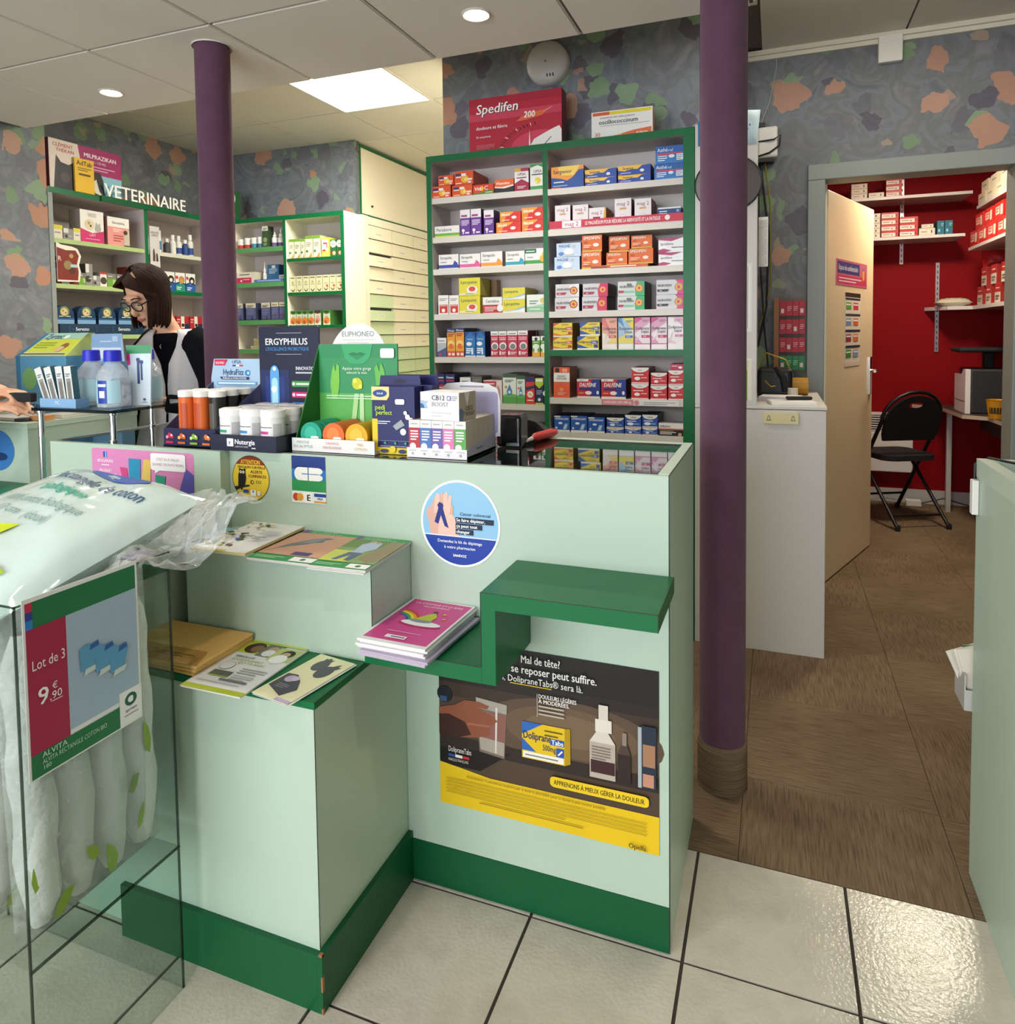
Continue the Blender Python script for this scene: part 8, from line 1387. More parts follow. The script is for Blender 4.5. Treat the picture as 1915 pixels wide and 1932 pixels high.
bevel(MB().box(-0.055, 0.038, -0.06, -0.001, 0.02, 0.17, 'white_plastic').obj('shell', t), 0.012, 3)
MB().box(-0.056, 0.02, -0.061, -0.001, 0.0, 0.02, 'black').obj('end_cap', t)
MB().box(-0.056, -0.02, -0.061, -0.001, 0.1705, 0.19, 'black').obj('end_cap', t)
b_ = MB()
b_.tube([(-0.05, -0.06, 0.10), (0.02, -0.075, 0.10), (0.05, -0.07, 0.12), (0.045, -0.07, 0.07), (0.0, -0.07, 0.04), (-0.05, -0.06, 0.03)], 0.004, 'black', 8)
b_.tube([(-0.04, -0.03, 0.0), (-0.03, -0.03, -0.1), (0.0, -0.03, -0.35), (-0.01, -0.03, -0.7), (-0.05, -0.04, -0.9)], 0.005, 'black', 8)
b_.tube([(-0.05, -0.03, 0.0), (-0.045, -0.03, -0.4), (-0.02, -0.03, -0.8), (0.0, -0.06, -1.0)], 0.004, 'black', 8)
b_.tube([(-0.02, -0.03, 0.0), (0.005, -0.03, -0.2), (0.01, -0.03, -0.6), (-0.04, -0.03, -0.8)], 0.0035, '#8a7a20', 8)
b_.tube([(-0.05, -0.01, 0.17), (0.0, -0.005, 0.3), (0.03, -0.005, 0.46), (0.03, -0.003, 0.55)], 0.002, 'grey_plastic', 6); b_.obj('cables', t)
b_ = MB(); b_.box(-0.018, 0.018, 0, 0.004, 0, 0.2, 'paper')
for k in range(5): b_.box(-0.014, 0.014, -0.004, 0, 0.01 + k * 0.037, 0.04 + k * 0.037, '#c9c5bf')
b_.obj('phone_list_holder', None, loc=(-0.05, 3.05, 1.56), label='narrow white card holder on the tall panel edge', cat='card holder')
q = puff('hanging_sachet', None, 0.075, 0.13, 0.03, '#b9ccd2', 21, 0.2, 10, 10, [R(.1, .5, .6, .56, '#5a6a74'), T('IST', .3, .30, .12, '#3a5a6a', 'l'), T('2', .4, .15, .1, '#3a5a6a', 'l')], loc=(-0.105, 2.955, 2.10), label='pale blue sachet hanging at the top of the tall white panel', cat='sachet')
q.rotation_euler = (pi / 2, 0.1, 0)
MB().box(-.012, .02, -.002, 0, 0, .1, '#2a6a9a').obj('blue_card', None, loc=(-0.288, 2.9795, 2.05), label='narrow blue card on the white panel beside the green cabinet edge', cat='card')

# ================================================================== red office beyond the doorway
def signage(x0, z0, w, h, ops, name, lab, cat):
    mb = MB(); mb.box(x0, x0 + w, -0.0018, -0.0006, z0, z0 + h, '#e6dcc8'); mb.face((x0, -0.0018, z0), (1, 0, 0), (0, 0, 1), w, h, ops, .0001, .0001)
    o = mb.obj(name, None, label=lab, cat=cat); o.location = dr.location; o.rotation_euler = dr.rotation_euler; return o
signage(0.13, 1.535, 0.56, 0.135, [R(0, 0, 1, 1, '#c0647c'), R(.03, .06, .97, .40, '#c23a5c'), R(.04, .46, .74, .92, '#3a3a78'), T('Espace de confidentialité', .07, .6, .2, '#e4e0ea', 'l', .62, .02), LN(.08, .8, .26, .05, '#eec8d0', 2, .12), C(.86, .62, .2, '#4a6aa0', 12, .5), R(.84, .3, .9, .7, '#d8a040'), C(.94, .5, .12, '#c03a4c', 12, .5)], 'door_sign', 'pink and blue sign on the open cream door', 'sign')
ops = [R(0, .94, 1, 1, '#26241f'), R(0, .0, 1, .05, '#dccfb4')]
for k in range(4):
    y = .90 - k * .215
    ops += [R(.02, y, .98, y + .03, '#2f3448'), R(.05, y - .13, .38, y - .03, ('#5a9a3c', '#7a94b8', '#9a3c4c', '#4a8a34')[k]), R(.52, y - .13, .85, y - .03, ('#c83c40', '#d8743c', '#d8783c', '#8a9ec0')[k]), LN(.06, .36, y - .07, .02, '#eef0e8'), LN(.53, .83, y - .07, .02, '#f2ece8')]
signage(0.29, 1.10, 0.28, 0.40, ops, 'door_notice', 'narrow price chart with small coloured boxes on the open door', 'notice')

def oshelf(lab, x0, x1, y0, y1, z, th=0.02): return MB().box(x0, x1, y0, y1, z - th, z, 'white_lam').obj('office_shelf', None, label=lab, cat='shelf', group='office wall shelves')
oshelf('highest shelf on the red back wall of the office', 0.35, 1.245, 5.64, 5.9495, 2.235)
oshelf('second shelf on the red back wall of the office', 0.35, 1.205, 5.64, 5.9495, 1.95)
oshelf('high side shelf on the red office wall', 1.26, 1.5495, 4.1, 5.6, 2.12)
oshelf('middle side shelf of the office under the red packs', 1.22, 1.5495, 4.1, 5.62, 1.845)
b_ = MB(); b_.prism([(1.02, 5.94), (1.12, 5.70), (1.27, 5.70), (1.22, 4.1), (1.5495, 4.1), (1.5495, 5.94)], 1.43, 1.455, 'white_lam'); b_.obj('office_shelf', None, label='lowest side shelf of the office, turning along the back wall', cat='shelf', group='office wall shelves')
for k, (x, z0, z1) in enumerate(((0.865, 1.78, 2.4), (1.10, 1.13, 1.78))):
    b_ = MB(); b_.box(-0.012, 0.012, -0.012, -0.0005, 0, z1 - z0, 'steel')
    for j in range(int((z1 - z0) / 0.04)): b_.box(-0.003, 0.003, -0.0125, -0.0119, 0.012 + j * 0.04, 0.032 + j * 0.04, 'dark_grey')
    b_.obj('shelf_rail', None, loc=(x, 5.9495, z0), label=['slotted metal rail holding the back wall shelves', 'lower slotted metal rail beside the side shelf'][k], cat='shelf rail')
STY.update({'ow': ('#9c8c7c', '#cfc4b0', [R(.05, .2, .95, .8, '#dcd2be'), LN(.12, .5, .45, .1, '#6a6258'), R(.75, .3, .82, .7, '#3a3430')]), 'orw': ('#a8242a', '#c03030', [R(.02, .12, .82, .72, '#dcd4c4'), LN(.1, .5, .4, .1, '#6a6058'), C(.62, .38, .1, '#3a3634'), R(.84, .3, .9, .7, '#4a2c2c')]),
            'oteal': ('#1c5464', '#206a7c', [LN(.15, .4, .2, .2, '#9ac4cc'), LN(.55, .9, .75, .06, '#9ac4cc', 2, .12)]), 'ored': ('#a81c1c', '#c42620', [R(.1, .3, .55, .75, '#e0bca8'), LN(.14, .5, .6, .08, '#b83a30', 2, .16), R(.66, .2, .9, .8, '#d8ccb0')]), 'omix': ('#8a2420', '#cfc6b4', [R(0, .55, 1, 1, '#b02824'), LN(.2, .8, .72, .06, '#e8c8bc'), LN(.15, .8, .3, .08, '#6a6258', 2, .14)]), 'ocream': ('#b9ae92', '#d9d0b4', [LN(.2, .7, .5, .12, '#8a8270')])})
def op(sty, x0, x1, z, h, lab, y=5.66, d=.2): return pack('stock_carton', sty, (x0 + x1) / 2, y, z + .0006, x1 - x0 - .002, h, d, lab, 'carton', 'stock cartons in the office')
z = 2.235
for k in range(3): op('ow', .50, .605, z + k * .036, .0345, '%s cream carton of the pile half hidden by the door' % ('bottom', 'middle', 'top')[k])
op('ow', .612, .712, z, .036, 'single low cream carton on the highest office shelf')
for k in range(3): op('orw', .722, .823, z + k * .041, .0395, '%s red-sided carton of the pile on the highest office shelf' % ('bottom', 'middle', 'top')[k])
z = 1.95
for k in range(5): op('ow', .56, .690, z + k * .035, .0335, '%s pale carton of the pile nearest the door, second shelf' % ('lowest', 'second', 'third', 'fourth', 'top')[k])
for k in range(4): op('orw', .695, .805, z + k * .044, .0425, '%s red and white carton of the tall pile, second shelf' % ('lowest', 'second', 'third', 'top')[k])
for k in range(3): op('orw', .81, .925, z + k * .046, .0445, '%s red and white carton of the lower pile, second shelf' % ('lowest', 'middle', 'top')[k])
op('ow', .93, 1.03, z, .05, 'white carton with a black mark, second office shelf'); op('ow', .945, 1.02, z + .0515, .026, 'thin white carton on the marked one, second office shelf')
op('oteal', 1.04, 1.085, z, .095, 'teal carton beside the white one, second office shelf'); op('oteal', 1.088, 1.135, z, .095, 'teal carton nearest the corner, second office shelf')
def sidepack(sty, y, z, w, h, x, lab, d=.16, rx=0.0):
    q = pack('stock_pack', sty, x, y, z + .0006, w, h, d, lab, 'carton', 'packs on the office side shelves', -pi / 2); return q
for k in range(5): sidepack('ocream', 5.5 - k * .2, 2.12, .17, .07, 1.265, 'cream pack on the high side shelf, %s from the back wall' % ('first', 'second', 'third', 'fourth', 'fifth')[k]); 
for k in range(5): sidepack('ocream', 5.45 - k * .21, 2.192, .16, .07, 1.27, 'cream pack stacked on the high side shelf, %s from the back wall' % ('first', 'second', 'third', 'fourth', 'fifth')[k])
for k in range(5): sidepack('ored', 5.5 - k * .21, 1.845, .19, .10, 1.225, 'red pack on the middle side shelf, %s from the back wall' % ('first', 'second', 'third', 'fourth', 'fifth')[k])
for k in range(5): sidepack('ored', 5.42 - k * .22, 1.947, .18, .10, 1.235, 'red pack stacked on the middle side shelf, %s from the back wall' % ('first', 'second', 'third', 'fourth', 'fifth')[k])
for k in range(5): sidepack('omix', 5.52 - k * .2, 1.455, .12, .12, 1.27, 'red and white carton on the lowest side shelf, %s from the back wall' % ('first', 'second', 'third', 'fourth', 'fifth')[k])
for k in range(4): sidepack('omix', 5.45 - k * .22, 1.577, .12, .12, 1.275, 'red and white carton stacked on the lowest side shelf, %s from the back wall' % ('first', 'second', 'third', 'fourth')[k])
q = puff('red_bag', None, .16, .12, .1, '#b02020', 31, .3, 10, 10, loc=(1.36, 5.52, 1.755), label='crumpled red bag on the red and white cartons', cat='bag'); q.rotation_euler = (1.2, 0, 0)
q = puff('plastic_bag', None, .22, .12, .06, '#c9bfa8', 33, .3, 12, 8, loc=(1.17, 5.79, 1.481), label='clear plastic bag lying on the lowest side shelf', cat='bag')
# radiator
t = thing('wall_radiator', 'white convector radiator with slotted top on the red wall', 'radiator', (0.74, 5.9495, 0.235))
bevel(MB().box(-0.35, 0.21, -0.075, -0.001, 0, 0.30, 'white_plastic').obj('panel', t), .006)
MB().box(-0.35, 0.21, -0.06, -0.001, 0.301, 0.425, 'dark_grey').obj('core', t)
for k in range(7): MB().box(-0.35, 0.21, -0.075, -0.0605, 0.305 + k * .0175, 0.313 + k * .0175, 'white_plastic').obj('slat', t)
MB().box(-0.352, 0.212, -0.077, -0.001, 0.4255, 0.44, 'white_plastic').obj('top_cap', t)
# desk with printer
t = thing('corner_desk', 'dark corner desk with a pale edge in the red office', 'desk', (1.3, 5.2, 0))
b_ = MB(); b_.prism([(-0.35, 0.74), (-0.2, 0.60), (-0.17, 0.08), (-0.05, 0.0), (0.0, -1.2), (0.245, -1.2), (0.245, 0.74)], 0.715, 0.74, 'dark_brown', 'z', '#b9a894'); b_.obj('desk_top', t)
b_ = MB(); b_.box(-0.17, -0.14, 0.5, 0.53, 0, 0.714, 'grey_plastic').box(0.21, 0.24, -1.15, -1.12, 0, 0.714, 'grey_plastic'); b_.obj('leg', t)
b_ = MB(); b_.box(0.03, 0.05, -1.1, 0.5, 0.60, 0.70, 'dark_brown'); b_.obj('apron', t)
t = thing('desktop_printer', 'white-fronted dark printer on the corner desk', 'printer', (1.29, 5.35, 0.7405))
bevel(MB().box(-0.1, 0.2, 0, 0.32, 0, 0.29, 'dark_grey').obj('body', t), .01)
b_ = MB(); b_.prism([(0.003, 0.0), (0.3, 0.0), (0.3, 0.25), (0.12, 0.25), (0.06, 0.29), (0.003, 0.29)], -0.13, -0.1005, 'white_plastic', 'x'); b_.box(-0.1305, -0.13, 0.01, 0.29, 0.075, 0.079, 'dark_grey'); b_.obj('front_cover', t)
bevel(MB().box(-0.16, 0.19, 0.02, 0.3, 0.40, 0.43, 'black_soft').box(0.0, 0.06, 0.12, 0.18, 0.29, 0.40, 'black_soft').obj('arm_tray', t), .012)
t = thing('yellow_tub', 'yellow tub on the corner desk beside the doorway', 'tub', (1.28, 5.12, 0.7405))
b_ = MB(); b_.lathe([(0, 0), (0.045, 0), (0.058, 0.11), (0.06, 0.115)], (0, 0, 0), '#c8901c', 20); b_.obj('tub', t)
b_ = MB(); b_.lathe([(0.0485, 0.03), (0.053, 0.07)], (0, 0, 0), '#3a3020', 10, a0=3.6, a1=4.9); b_.obj('label_print', t)
t = thing('wall_monitor', 'dark tilted screen panel under the lowest office shelf', 'screen', (1.43, 4.9, 1.1)); t.rotation_euler = (0, -0.5, 0)
bevel(MB().box(-0.02, 0.02, -0.25, 0.25, 0, 0.22, 'dark_grey').obj('screen', t), .006)
b_ = MB(); b_.tube([(0.1, 0, 0.08), (0.015, 0, 0.1)], 0.015, 'black', 10); b_.obj('arm', t)
# folding chair
t = thing('folding_chair', 'black folding chair with a handle slot in its backrest', 'chair', (0.78, 5.38, 0), 0.0)
t.rotation_euler = (0, 0, 0.45)
# local: x across, -y is the back side (towards the doorway)
b_ = MB()
def side(s_): return [(s_ * .2, -0.28, 0.012), (s_ * .2, -0.02, 0.44), (s_ * .195, 0.14, 0.66)]
bw, hh = 0.195, 0.885
prof = [(-0.195, 0.63), (-0.16, 0.615), (0.16, 0.615), (0.195, 0.63), (0.195, 0.72)] + [(0.195 * math.cos(a * pi / 12), 0.72 + 0.165 * math.sin(a * pi / 12)) for a in range(1, 12)] + [(-0.195, 0.72)]
# frame: front legs run up into the backrest hoop
hoop = [(-.2, .30, .012), (-.2, .02, .46), (-.2, -.13, .70)] + [(-0.2 * math.cos(a * pi / 10), -.13 - .065 * math.sin(a * pi / 10), .72 + .17 * math.sin(a * pi / 10)) for a in range(0, 11)] + [(.2, -.13, .70), (.2, .02, .46), (.2, .30, .012)]
b_.tube(hoop, 0.0125, 'black', 10); b_.obj('frame_hoop', t)
for s_ in (-1, 1):
    b_ = MB(); b_.tube([(s_ * .175, -.27, .012), (s_ * .175, .16, .44)], 0.0115, 'black', 10); b_.lathe([(0.0, 0), (0.016, 0), (0.016, .03), (0.012, .035)], (s_ * .175, -.268, 0), 'black_soft', 12); b_.obj('rear_leg', t)
    b_ = MB(); b_.lathe([(0.0, 0), (0.016, 0), (0.016, .03), (0.012, .035)], (s_ * .2, .298, 0), 'black_soft', 12); b_.obj('foot_cap', t)
b_ = MB(); b_.tube([(-.175, -.2, .08), (.175, -.2, .08)], 0.008, 'black', 8); b_.tube([(-.2, .22, .13), (.2, .22, .13)], .008, 'black', 8); b_.obj('stretcher', t)
st_ = MB(); pts = rrect(-.185, -.16, .185, .22, .08, 6); st_.prism(pts, .43, .465, 'black_soft'); bevel(st_.obj('seat', t), .012, 3)
# backrest pad with a real slot: an outline with a hole bridged as strips
bk = MB()
outer = [(-.19, .56), (.19, .56)] + [(.19 * math.cos(a * pi / 14), .70 + .165 * math.sin(a * pi / 14)) for a in range(0, 15)]
N = 40
def ring_at(fx, fz, cx0, cz0, n=N): return [(cx0 + fx * math.cos(2 * pi * j / n), cz0 + fz * math.sin(2 * pi * j / n)) for j in range(n)]
inner = ring_at(.055, .02, 0, .80)
outl = []
for j in range(N):
    an = 2 * pi * j / N; c_, s2 = math.cos(an), math.sin(an)
    # cast from the slot centre to the outline
    best = None
    for i in range(len(outer)):
        (xa, za), (xb, zb) = outer[i], outer[(i + 1) % len(outer)]
        dx, dz = xb - xa, zb - za; den = c_ * dz - s2 * dx
        if abs(den) < 1e-9: continue
        tt = (xa * dz - (za - .80) * dx) / den; uu = (xa * s2 - (za - .80) * c_) / den
        if tt > 0 and -1e-6 <= uu <= 1 + 1e-6 and (best is None or tt < best): best = tt
    outl.append((best * c_, .80 + best * s2))
slope = lambda z_: -.10 - .32 * (z_ - .56)
vs_ = [(x, slope(z_) - .012, z_) for x, z_ in inner] + [(x, slope(z_) - .012, z_) for x, z_ in outl] + [(x, slope(z_) + .012, z_) for x, z_ in inner] + [(x, slope(z_) + .012, z_) for x, z_ in outl]
fs = []
for j in range(N):
    k = (j + 1) % N
    fs += [(j, k, N + k, N + j), (2 * N + j, 3 * N + j, 3 * N + k, 2 * N + k), (j, 2 * N + j, 2 * N + k, k), (N + j, N + k, 3 * N + k, 3 * N + j)]
bk.add(vs_, fs, 'black_soft'); bk.obj('backrest', t)
# clutter under the desk
t = thing('floor_cables', 'white socket block and cables lying along the office baseboard', 'cables', (0.95, 5.84, 0))
bevel(MB().box(-0.05, 0.05, -0.03, 0.03, 0, 0.045, 'white_plastic').obj('socket_block', t), .006)
b_ = MB(); b_.tube([(-.3, 0.04, .01), (-.2, .0, .05), (-.05, 0, .03)], .004, 'grey_plastic', 6); b_.tube([(.05, 0, .02), (.2, .03, .06), (.4, .0, .01)], .004, 'black', 6); b_.obj('leads', t)
# ================================================================== people
def loft(mb, rings, k, n=24, caps=True):
    """rings: (cx, cy, cz, rx, ry, yaw) stacked from bottom to top"""
    vs_ = []
    for cx_, cy_, cz, rx, ry, yaw in rings:
        for j in range(n):
            a = 2 * pi * j / n; c_, s_ = math.cos(a), math.sin(a)
            ex = abs(c_) ** .85 * (1 if c_ >= 0 else -1) * rx; ey = abs(s_) ** .85 * (1 if s_ >= 0 else -1) * ry
            vs_.append((cx_ + ex * math.cos(yaw) - ey * math.sin(yaw), cy_ + ex * math.sin(yaw) + ey * math.cos(yaw), cz))
    fs = [(i * n + j, i * n + (j + 1) % n, (i + 1) * n + (j + 1) % n, (i + 1) * n + j) for i in range(len(rings) - 1) for j in range(n)]
    if caps: fs += [tuple(reversed(range(n))), tuple(range((len(rings) - 1) * n, len(rings) * n))]
    mb.add(vs_, fs, k, True)
def ellip(mb, c, r, k, M=None, n=18, m=12):
    vs_ = []; c = Vector(c)
    for i in range(m + 1):
        th = pi * i / m
        for j in range(n):
            p = Vector((r[0] * math.sin(th) * math.cos(2 * pi * j / n), r[1] * math.sin(th) * math.sin(2 * pi * j / n), r[2] * math.cos(th))) + c
            vs_.append(tuple(M @ p) if M else tuple(p))
    mb.add(vs_, [(i * n + j, (i + 1) * n + j, (i + 1) * n + (j + 1) % n, i * n + (j + 1) % n) for i in range(m) for j in range(n)], k, True)
def fuse(o, vox, smooth=4):
    m = o.modifiers.new('fuse', 'REMESH'); m.mode = 'VOXEL'; m.voxel_size = vox; m.use_smooth_shade = True
    s_ = o.modifiers.new('relax', 'SMOOTH'); s_.iterations = smooth; s_.factor = .5
    return o
def hand(mb, wrist, fwd, up, k, s=1.0, curl=0.5, mirror=1):
    """palm, four unequal bent fingers and a thumb leaving the side of the palm"""
    f = Vector(fwd).normalized(); u = Vector(up); u = (u - f * u.dot(f)).normalized(); r = f.cross(u) * mirror; w = Vector(wrist)
    for t_ in (-.022, 0, .022): mb.tube([w + r * t_ * .7 * s, w + r * t_ * s + f * .04 * s, w + r * t_ * 1.25 * s + f * .085 * s], [.017 * s, .017 * s, .0135 * s], k, 8)
    for q, (off, ln) in enumerate(((-.032, .062), (-.011, .075), (.011, .07), (.031, .055))):
        b0 = w + r * off * s + f * .085 * s; a = curl * .5; p1 = b0 + (f * math.cos(a) - u * math.sin(a)) * ln * .45 * s; a2 = curl * 1.2; p2 = p1 + (f * math.cos(a2) - u * math.sin(a2)) * ln * .33 * s; a3 = curl * 1.9; p3 = p2 + (f * math.cos(a3) - u * math.sin(a3)) * ln * .25 * s
        mb.tube([b0 - f * .02 * s, b0, p1, p2, p3], [.009 * s, .0095 * s, .0088 * s, .0078 * s, .0062 * s], k, 8)
    b0 = w - r * .022 * s + f * .03 * s; p1 = b0 + (-r * .7 + f * .6 - u * .2) * .036 * s; p2 = p1 + (-r * .3 + f * .9 - u * .35) * .03 * s
    mb.tube([b0, p1, p2], [.0125 * s, .0105 * s, .0075 * s], k, 8)

# --- the woman behind the counter
wo = thing('person', 'woman with brown bob and round black glasses in white coat and black cardigan, looking down', 'person', (-2.52, 2.42, 0))
WB = Matrix.Translation((-2.52, 2.42, 0))
def wpart(name, mb):
    o = mb.obj(name, wo); o.location = (2.52, -2.42, 0); return o
HC = Vector((-2.56, 2.31, 1.492)); HM = Matrix.Translation(HC) @ Matrix.Rotation(0.0, 4, 'Z') @ Matrix.Rotation(0.60, 4, 'X')
b_ = MB(); K = 'skin'
# head: skull, face mass, jaw, chin, nose, brow, cheeks, ears
ellip(b_, (0, 0.012, 0.02), (0.073, 0.092, 0.098), K, HM)
ellip(b_, (0, -0.035, -0.035), (0.060, 0.058, 0.078), K, HM)
ellip(b_, (0, -0.050, -0.082), (0.036, 0.040, 0.032), K, HM)
ellip(b_, (0, -0.080, -0.098), (0.018, 0.016, 0.014), K, HM)
ellip(b_, (0, -0.084, 0.028), (0.048, 0.014, 0.016), K, HM)
for s_ in (-1, 1):
    ellip(b_, (s_ * .036, -0.068, -0.030), (0.024, 0.022, 0.026), K, HM); ellip(b_, (s_ * .076, 0.012, -0.012), (0.008, 0.018, 0.03), K, HM)
b_.tube([HM @ Vector(p) for p in ((0, -0.088, 0.012), (0, -0.098, -0.012), (0, -0.112, -0.034))], [.008, .010, .0125], K, 10)
ellip(b_, (0, -0.104, -0.038), (0.015, 0.012, 0.010), K, HM)
ellip(b_, (0, -0.088, -0.064), (0.020, 0.012, 0.007), K, HM); ellip(b_, (0, -0.086, -0.075), (0.017, 0.012, 0.007), K, HM)
# neck and trunk
b_.tube([HM @ Vector((0, 0.03, -0.06)), (-2.555, 2.375, 1.385), (-2.535, 2.40, 1.32), (-2.525, 2.41, 1.27)], [.052, .050, .053, .07], K, 16)
yaw = 0.38
loft(b_, [(-2.52, 2.43, .84, .155, .105, yaw), (-2.52, 2.43, .98, .135, .095, yaw), (-2.52, 2.43, 1.10, .145, .10, yaw), (-2.52, 2.425, 1.20, .165, .105, yaw), (-2.522, 2.42, 1.28, .155, .09, yaw), (-2.525, 2.415, 1.325, .10, .065, yaw)], K)
armL = [(-2.68, 2.44, 1.275), (-2.76, 2.40, 1.10), (-2.76, 2.33, .99), (-2.66, 2.18, 1.035)]
armR = [(-2.37, 2.40, 1.275), (-2.285, 2.38, 1.12), (-2.27, 2.33, 1.0), (-2.40, 2.20, 1.035)]
for a in (armL, armR): b_.tube(a, [.052, .043, .038, .027], K, 12)
hand(b_, armL[3], (.7, -.7, .0), (0, 0, 1), K, .95, .5, 1); hand(b_, armR[3], (-.5, -.8, 0), (0, 0, 1), K, .95, .5, -1)
for s_ in (-1, 1): b_.tube([(-2.52 + s_ * .085, 2.43, .90), (-2.52 + s_ * .09, 2.43, .50), (-2.52 + s_ * .09, 2.45, .10), (-2.52 + s_ * .09, 2.40, .045)], [.092, .062, .042, .04], K, 14)
fuse(wpart('body', b_), .006, 5)
# dress: dark trousers and shoes
b_ = MB()
loft(b_, [(-2.52, 2.43, .80, .165, .118, yaw), (-2.52, 2.43, .97, .148, .108, yaw)], 'black_soft')
for s_ in (-1, 1):
    b_.tube([(-2.52 + s_ * .085, 2.43, .88), (-2.52 + s_ * .09, 2.43, .50), (-2.52 + s_ * .09, 2.45, .09)], [.104, .075, .058], 'black_soft', 14); b_.tube([(-2.52 + s_ * .09, 2.47, .035), (-2.52 + s_ * .09, 2.40, .038), (-2.52 + s_ * .09, 2.29, .03)], [.036, .042, .03], 'black', 12)
fuse(wpart('trousers', b_), .012, 3)
# black top seen in the V of the coat
b_ = MB(); loft(b_, [(-2.52, 2.428, .98, .146, .104, yaw), (-2.52, 2.428, 1.10, .153, .108, yaw), (-2.52, 2.422, 1.20, .170, .112, yaw), (-2.522, 2.417, 1.28, .152, .094, yaw), (-2.526, 2.412, 1.325, .078, .066, yaw)], 'knit_black'); fuse(wpart('black_top', b_), .008, 3)
# white coat: a shell with an open V front
def shell(rings, k, gap, name, n=40, thick=.006):
    """rings as for loft; gap(i) half-angle left open at the front (-y)"""
    mb = MB(); vs_ = []
    for i, (cx_, cy_, cz, rx, ry, yw) in enumerate(rings):
        g_ = gap[i]
        for j in range(n + 1):
            a = -pi / 2 + g_ + (2 * pi - 2 * g_) * j / n; c_, s_ = math.cos(a), math.sin(a)
            ex = abs(c_) ** .85 * (1 if c_ >= 0 else -1) * rx; ey = abs(s_) ** .85 * (1 if s_ >= 0 else -1) * ry
            vs_.append((cx_ + ex * math.cos(yw) - ey * math.sin(yw), cy_ + ex * math.sin(yw) + ey * math.cos(yw), cz))
    m_ = n + 1
    mb.add(vs_, [(i * m_ + j, i * m_ + j + 1, (i + 1) * m_ + j + 1, (i + 1) * m_ + j) for i in range(len(rings) - 1) for j in range(n)], k, True)
    o = wpart(name, mb); s2 = o.modifiers.new('cloth', 'SOLIDIFY'); s2.thickness = thick; s2.offset = 1; return o
RG = [(-2.52, 2.43, .70, .185, .14, yaw), (-2.52, 2.43, .88, .175, .13, yaw), (-2.52, 2.43, 1.0, .155, .118, yaw), (-2.52, 2.428, 1.10, .160, .118, yaw), (-2.52, 2.424, 1.19, .176, .120, yaw), (-2.522, 2.42, 1.26, .168, .110, yaw), (-2.524, 2.415, 1.31, .12, .088, yaw), (-2.526, 2.412, 1.335, .085, .074, yaw)]
shell(RG, 'coat_white', [.02, .02, .02, .02, .07, .24, .4, .5], 'white_coat')
bt = MB()
for z_ in (1.06, .96, .86): ellip(bt, (-2.535, 2.304 if z_ > 1 else 2.303, z_), (.007, .004, .007), 'white_plastic', None, 10, 6)
wpart('coat_buttons', bt)
RC = [(a[0], a[1], a[2], a[3] + .012, a[4] + .012, a[5]) for a in RG[1:7]]
shell(RC, 'knit_black', [1.0, 1.0, 1.05, 1.15, 1.3, 1.45], 'cardigan', thick=.008)
b_ = MB()
for a, sg in ((armL, -1), (armR, 1)): b_.tube([(a[0][0] - sg * .03, a[0][1], a[0][2] + .015)] + a[:3] + [tuple(Vector(a[2]).lerp(Vector(a[3]), .85))], [.07, .066, .056, .05, .04], 'knit_black', 16)
fuse(wpart('cardigan_sleeves', b_), .01, 3)
# hair: a bob of strands falling from a side parting, hanging straight to the jaw
hb = MB(); EC = Vector((0, .014, .022)); ER = (.079, .098, .103); PX = -.022
def on_skull(az, th, gr=1.0): return EC + Vector((ER[0] * math.sin(th) * math.sin(az), -ER[1] * math.sin(th) * math.cos(az), ER[2] * math.cos(th))) * gr
vs_ = []; NA, NT = 40, 8
for i in range(NT + 1):
    for j in range(NA + 1):
        az = .72 + (2 * pi - 1.44) * j / NA; vs_.append(HM @ on_skull(az, 1.75 * i / NT, 1.01))
hb.add(vs_, [(i * (NA + 1) + j, i * (NA + 1) + j + 1, (i + 1) * (NA + 1) + j + 1, (i + 1) * (NA + 1) + j) for i in range(NT) for j in range(NA)], 'hair', True)
def strand(az, ln, rr, r_):
    pts = [HM @ (on_skull(az, th, 1.035 + r_.uniform(-.012, .012)) + Vector((PX * max(0, 1 - th), 0, 0))) for th in (.12, .4, .75, 1.1, 1.4, 1.6)]
    out = (HM.to_3x3() @ Vector((math.sin(az), -math.cos(az), 0))); out.z = 0
    e = pts[-1]; jx = r_.uniform(-.003, .003)
    for q, w_ in ((.25, .004), (.55, .006), (.85, .002), (1.0, -.006)): pts.append(e + Vector((jx * q, 0, -ln * q)) + out * w_)
    hb.tube(pts, [.003, .006, rr, rr, rr, rr, rr, rr, rr * .8, .002], 'hair', 6)
r_ = random.Random(2)
for sg in (-1, 1):
    for q in range(64):
        a0 = .86 if sg > 0 else 1.45
        az = sg * (a0 + (pi - a0) * q / 63 + r_.uniform(-.02, .02))
        back = max(0, (abs(az) - 1.9) / 1.24)
        zl_ = (HM @ on_skull(az, 1.6, 1.03)).z
        strand(az, max(.03, zl_ - 1.352 + r_.uniform(-.012, .01) + .0 * back), .0062, r_)
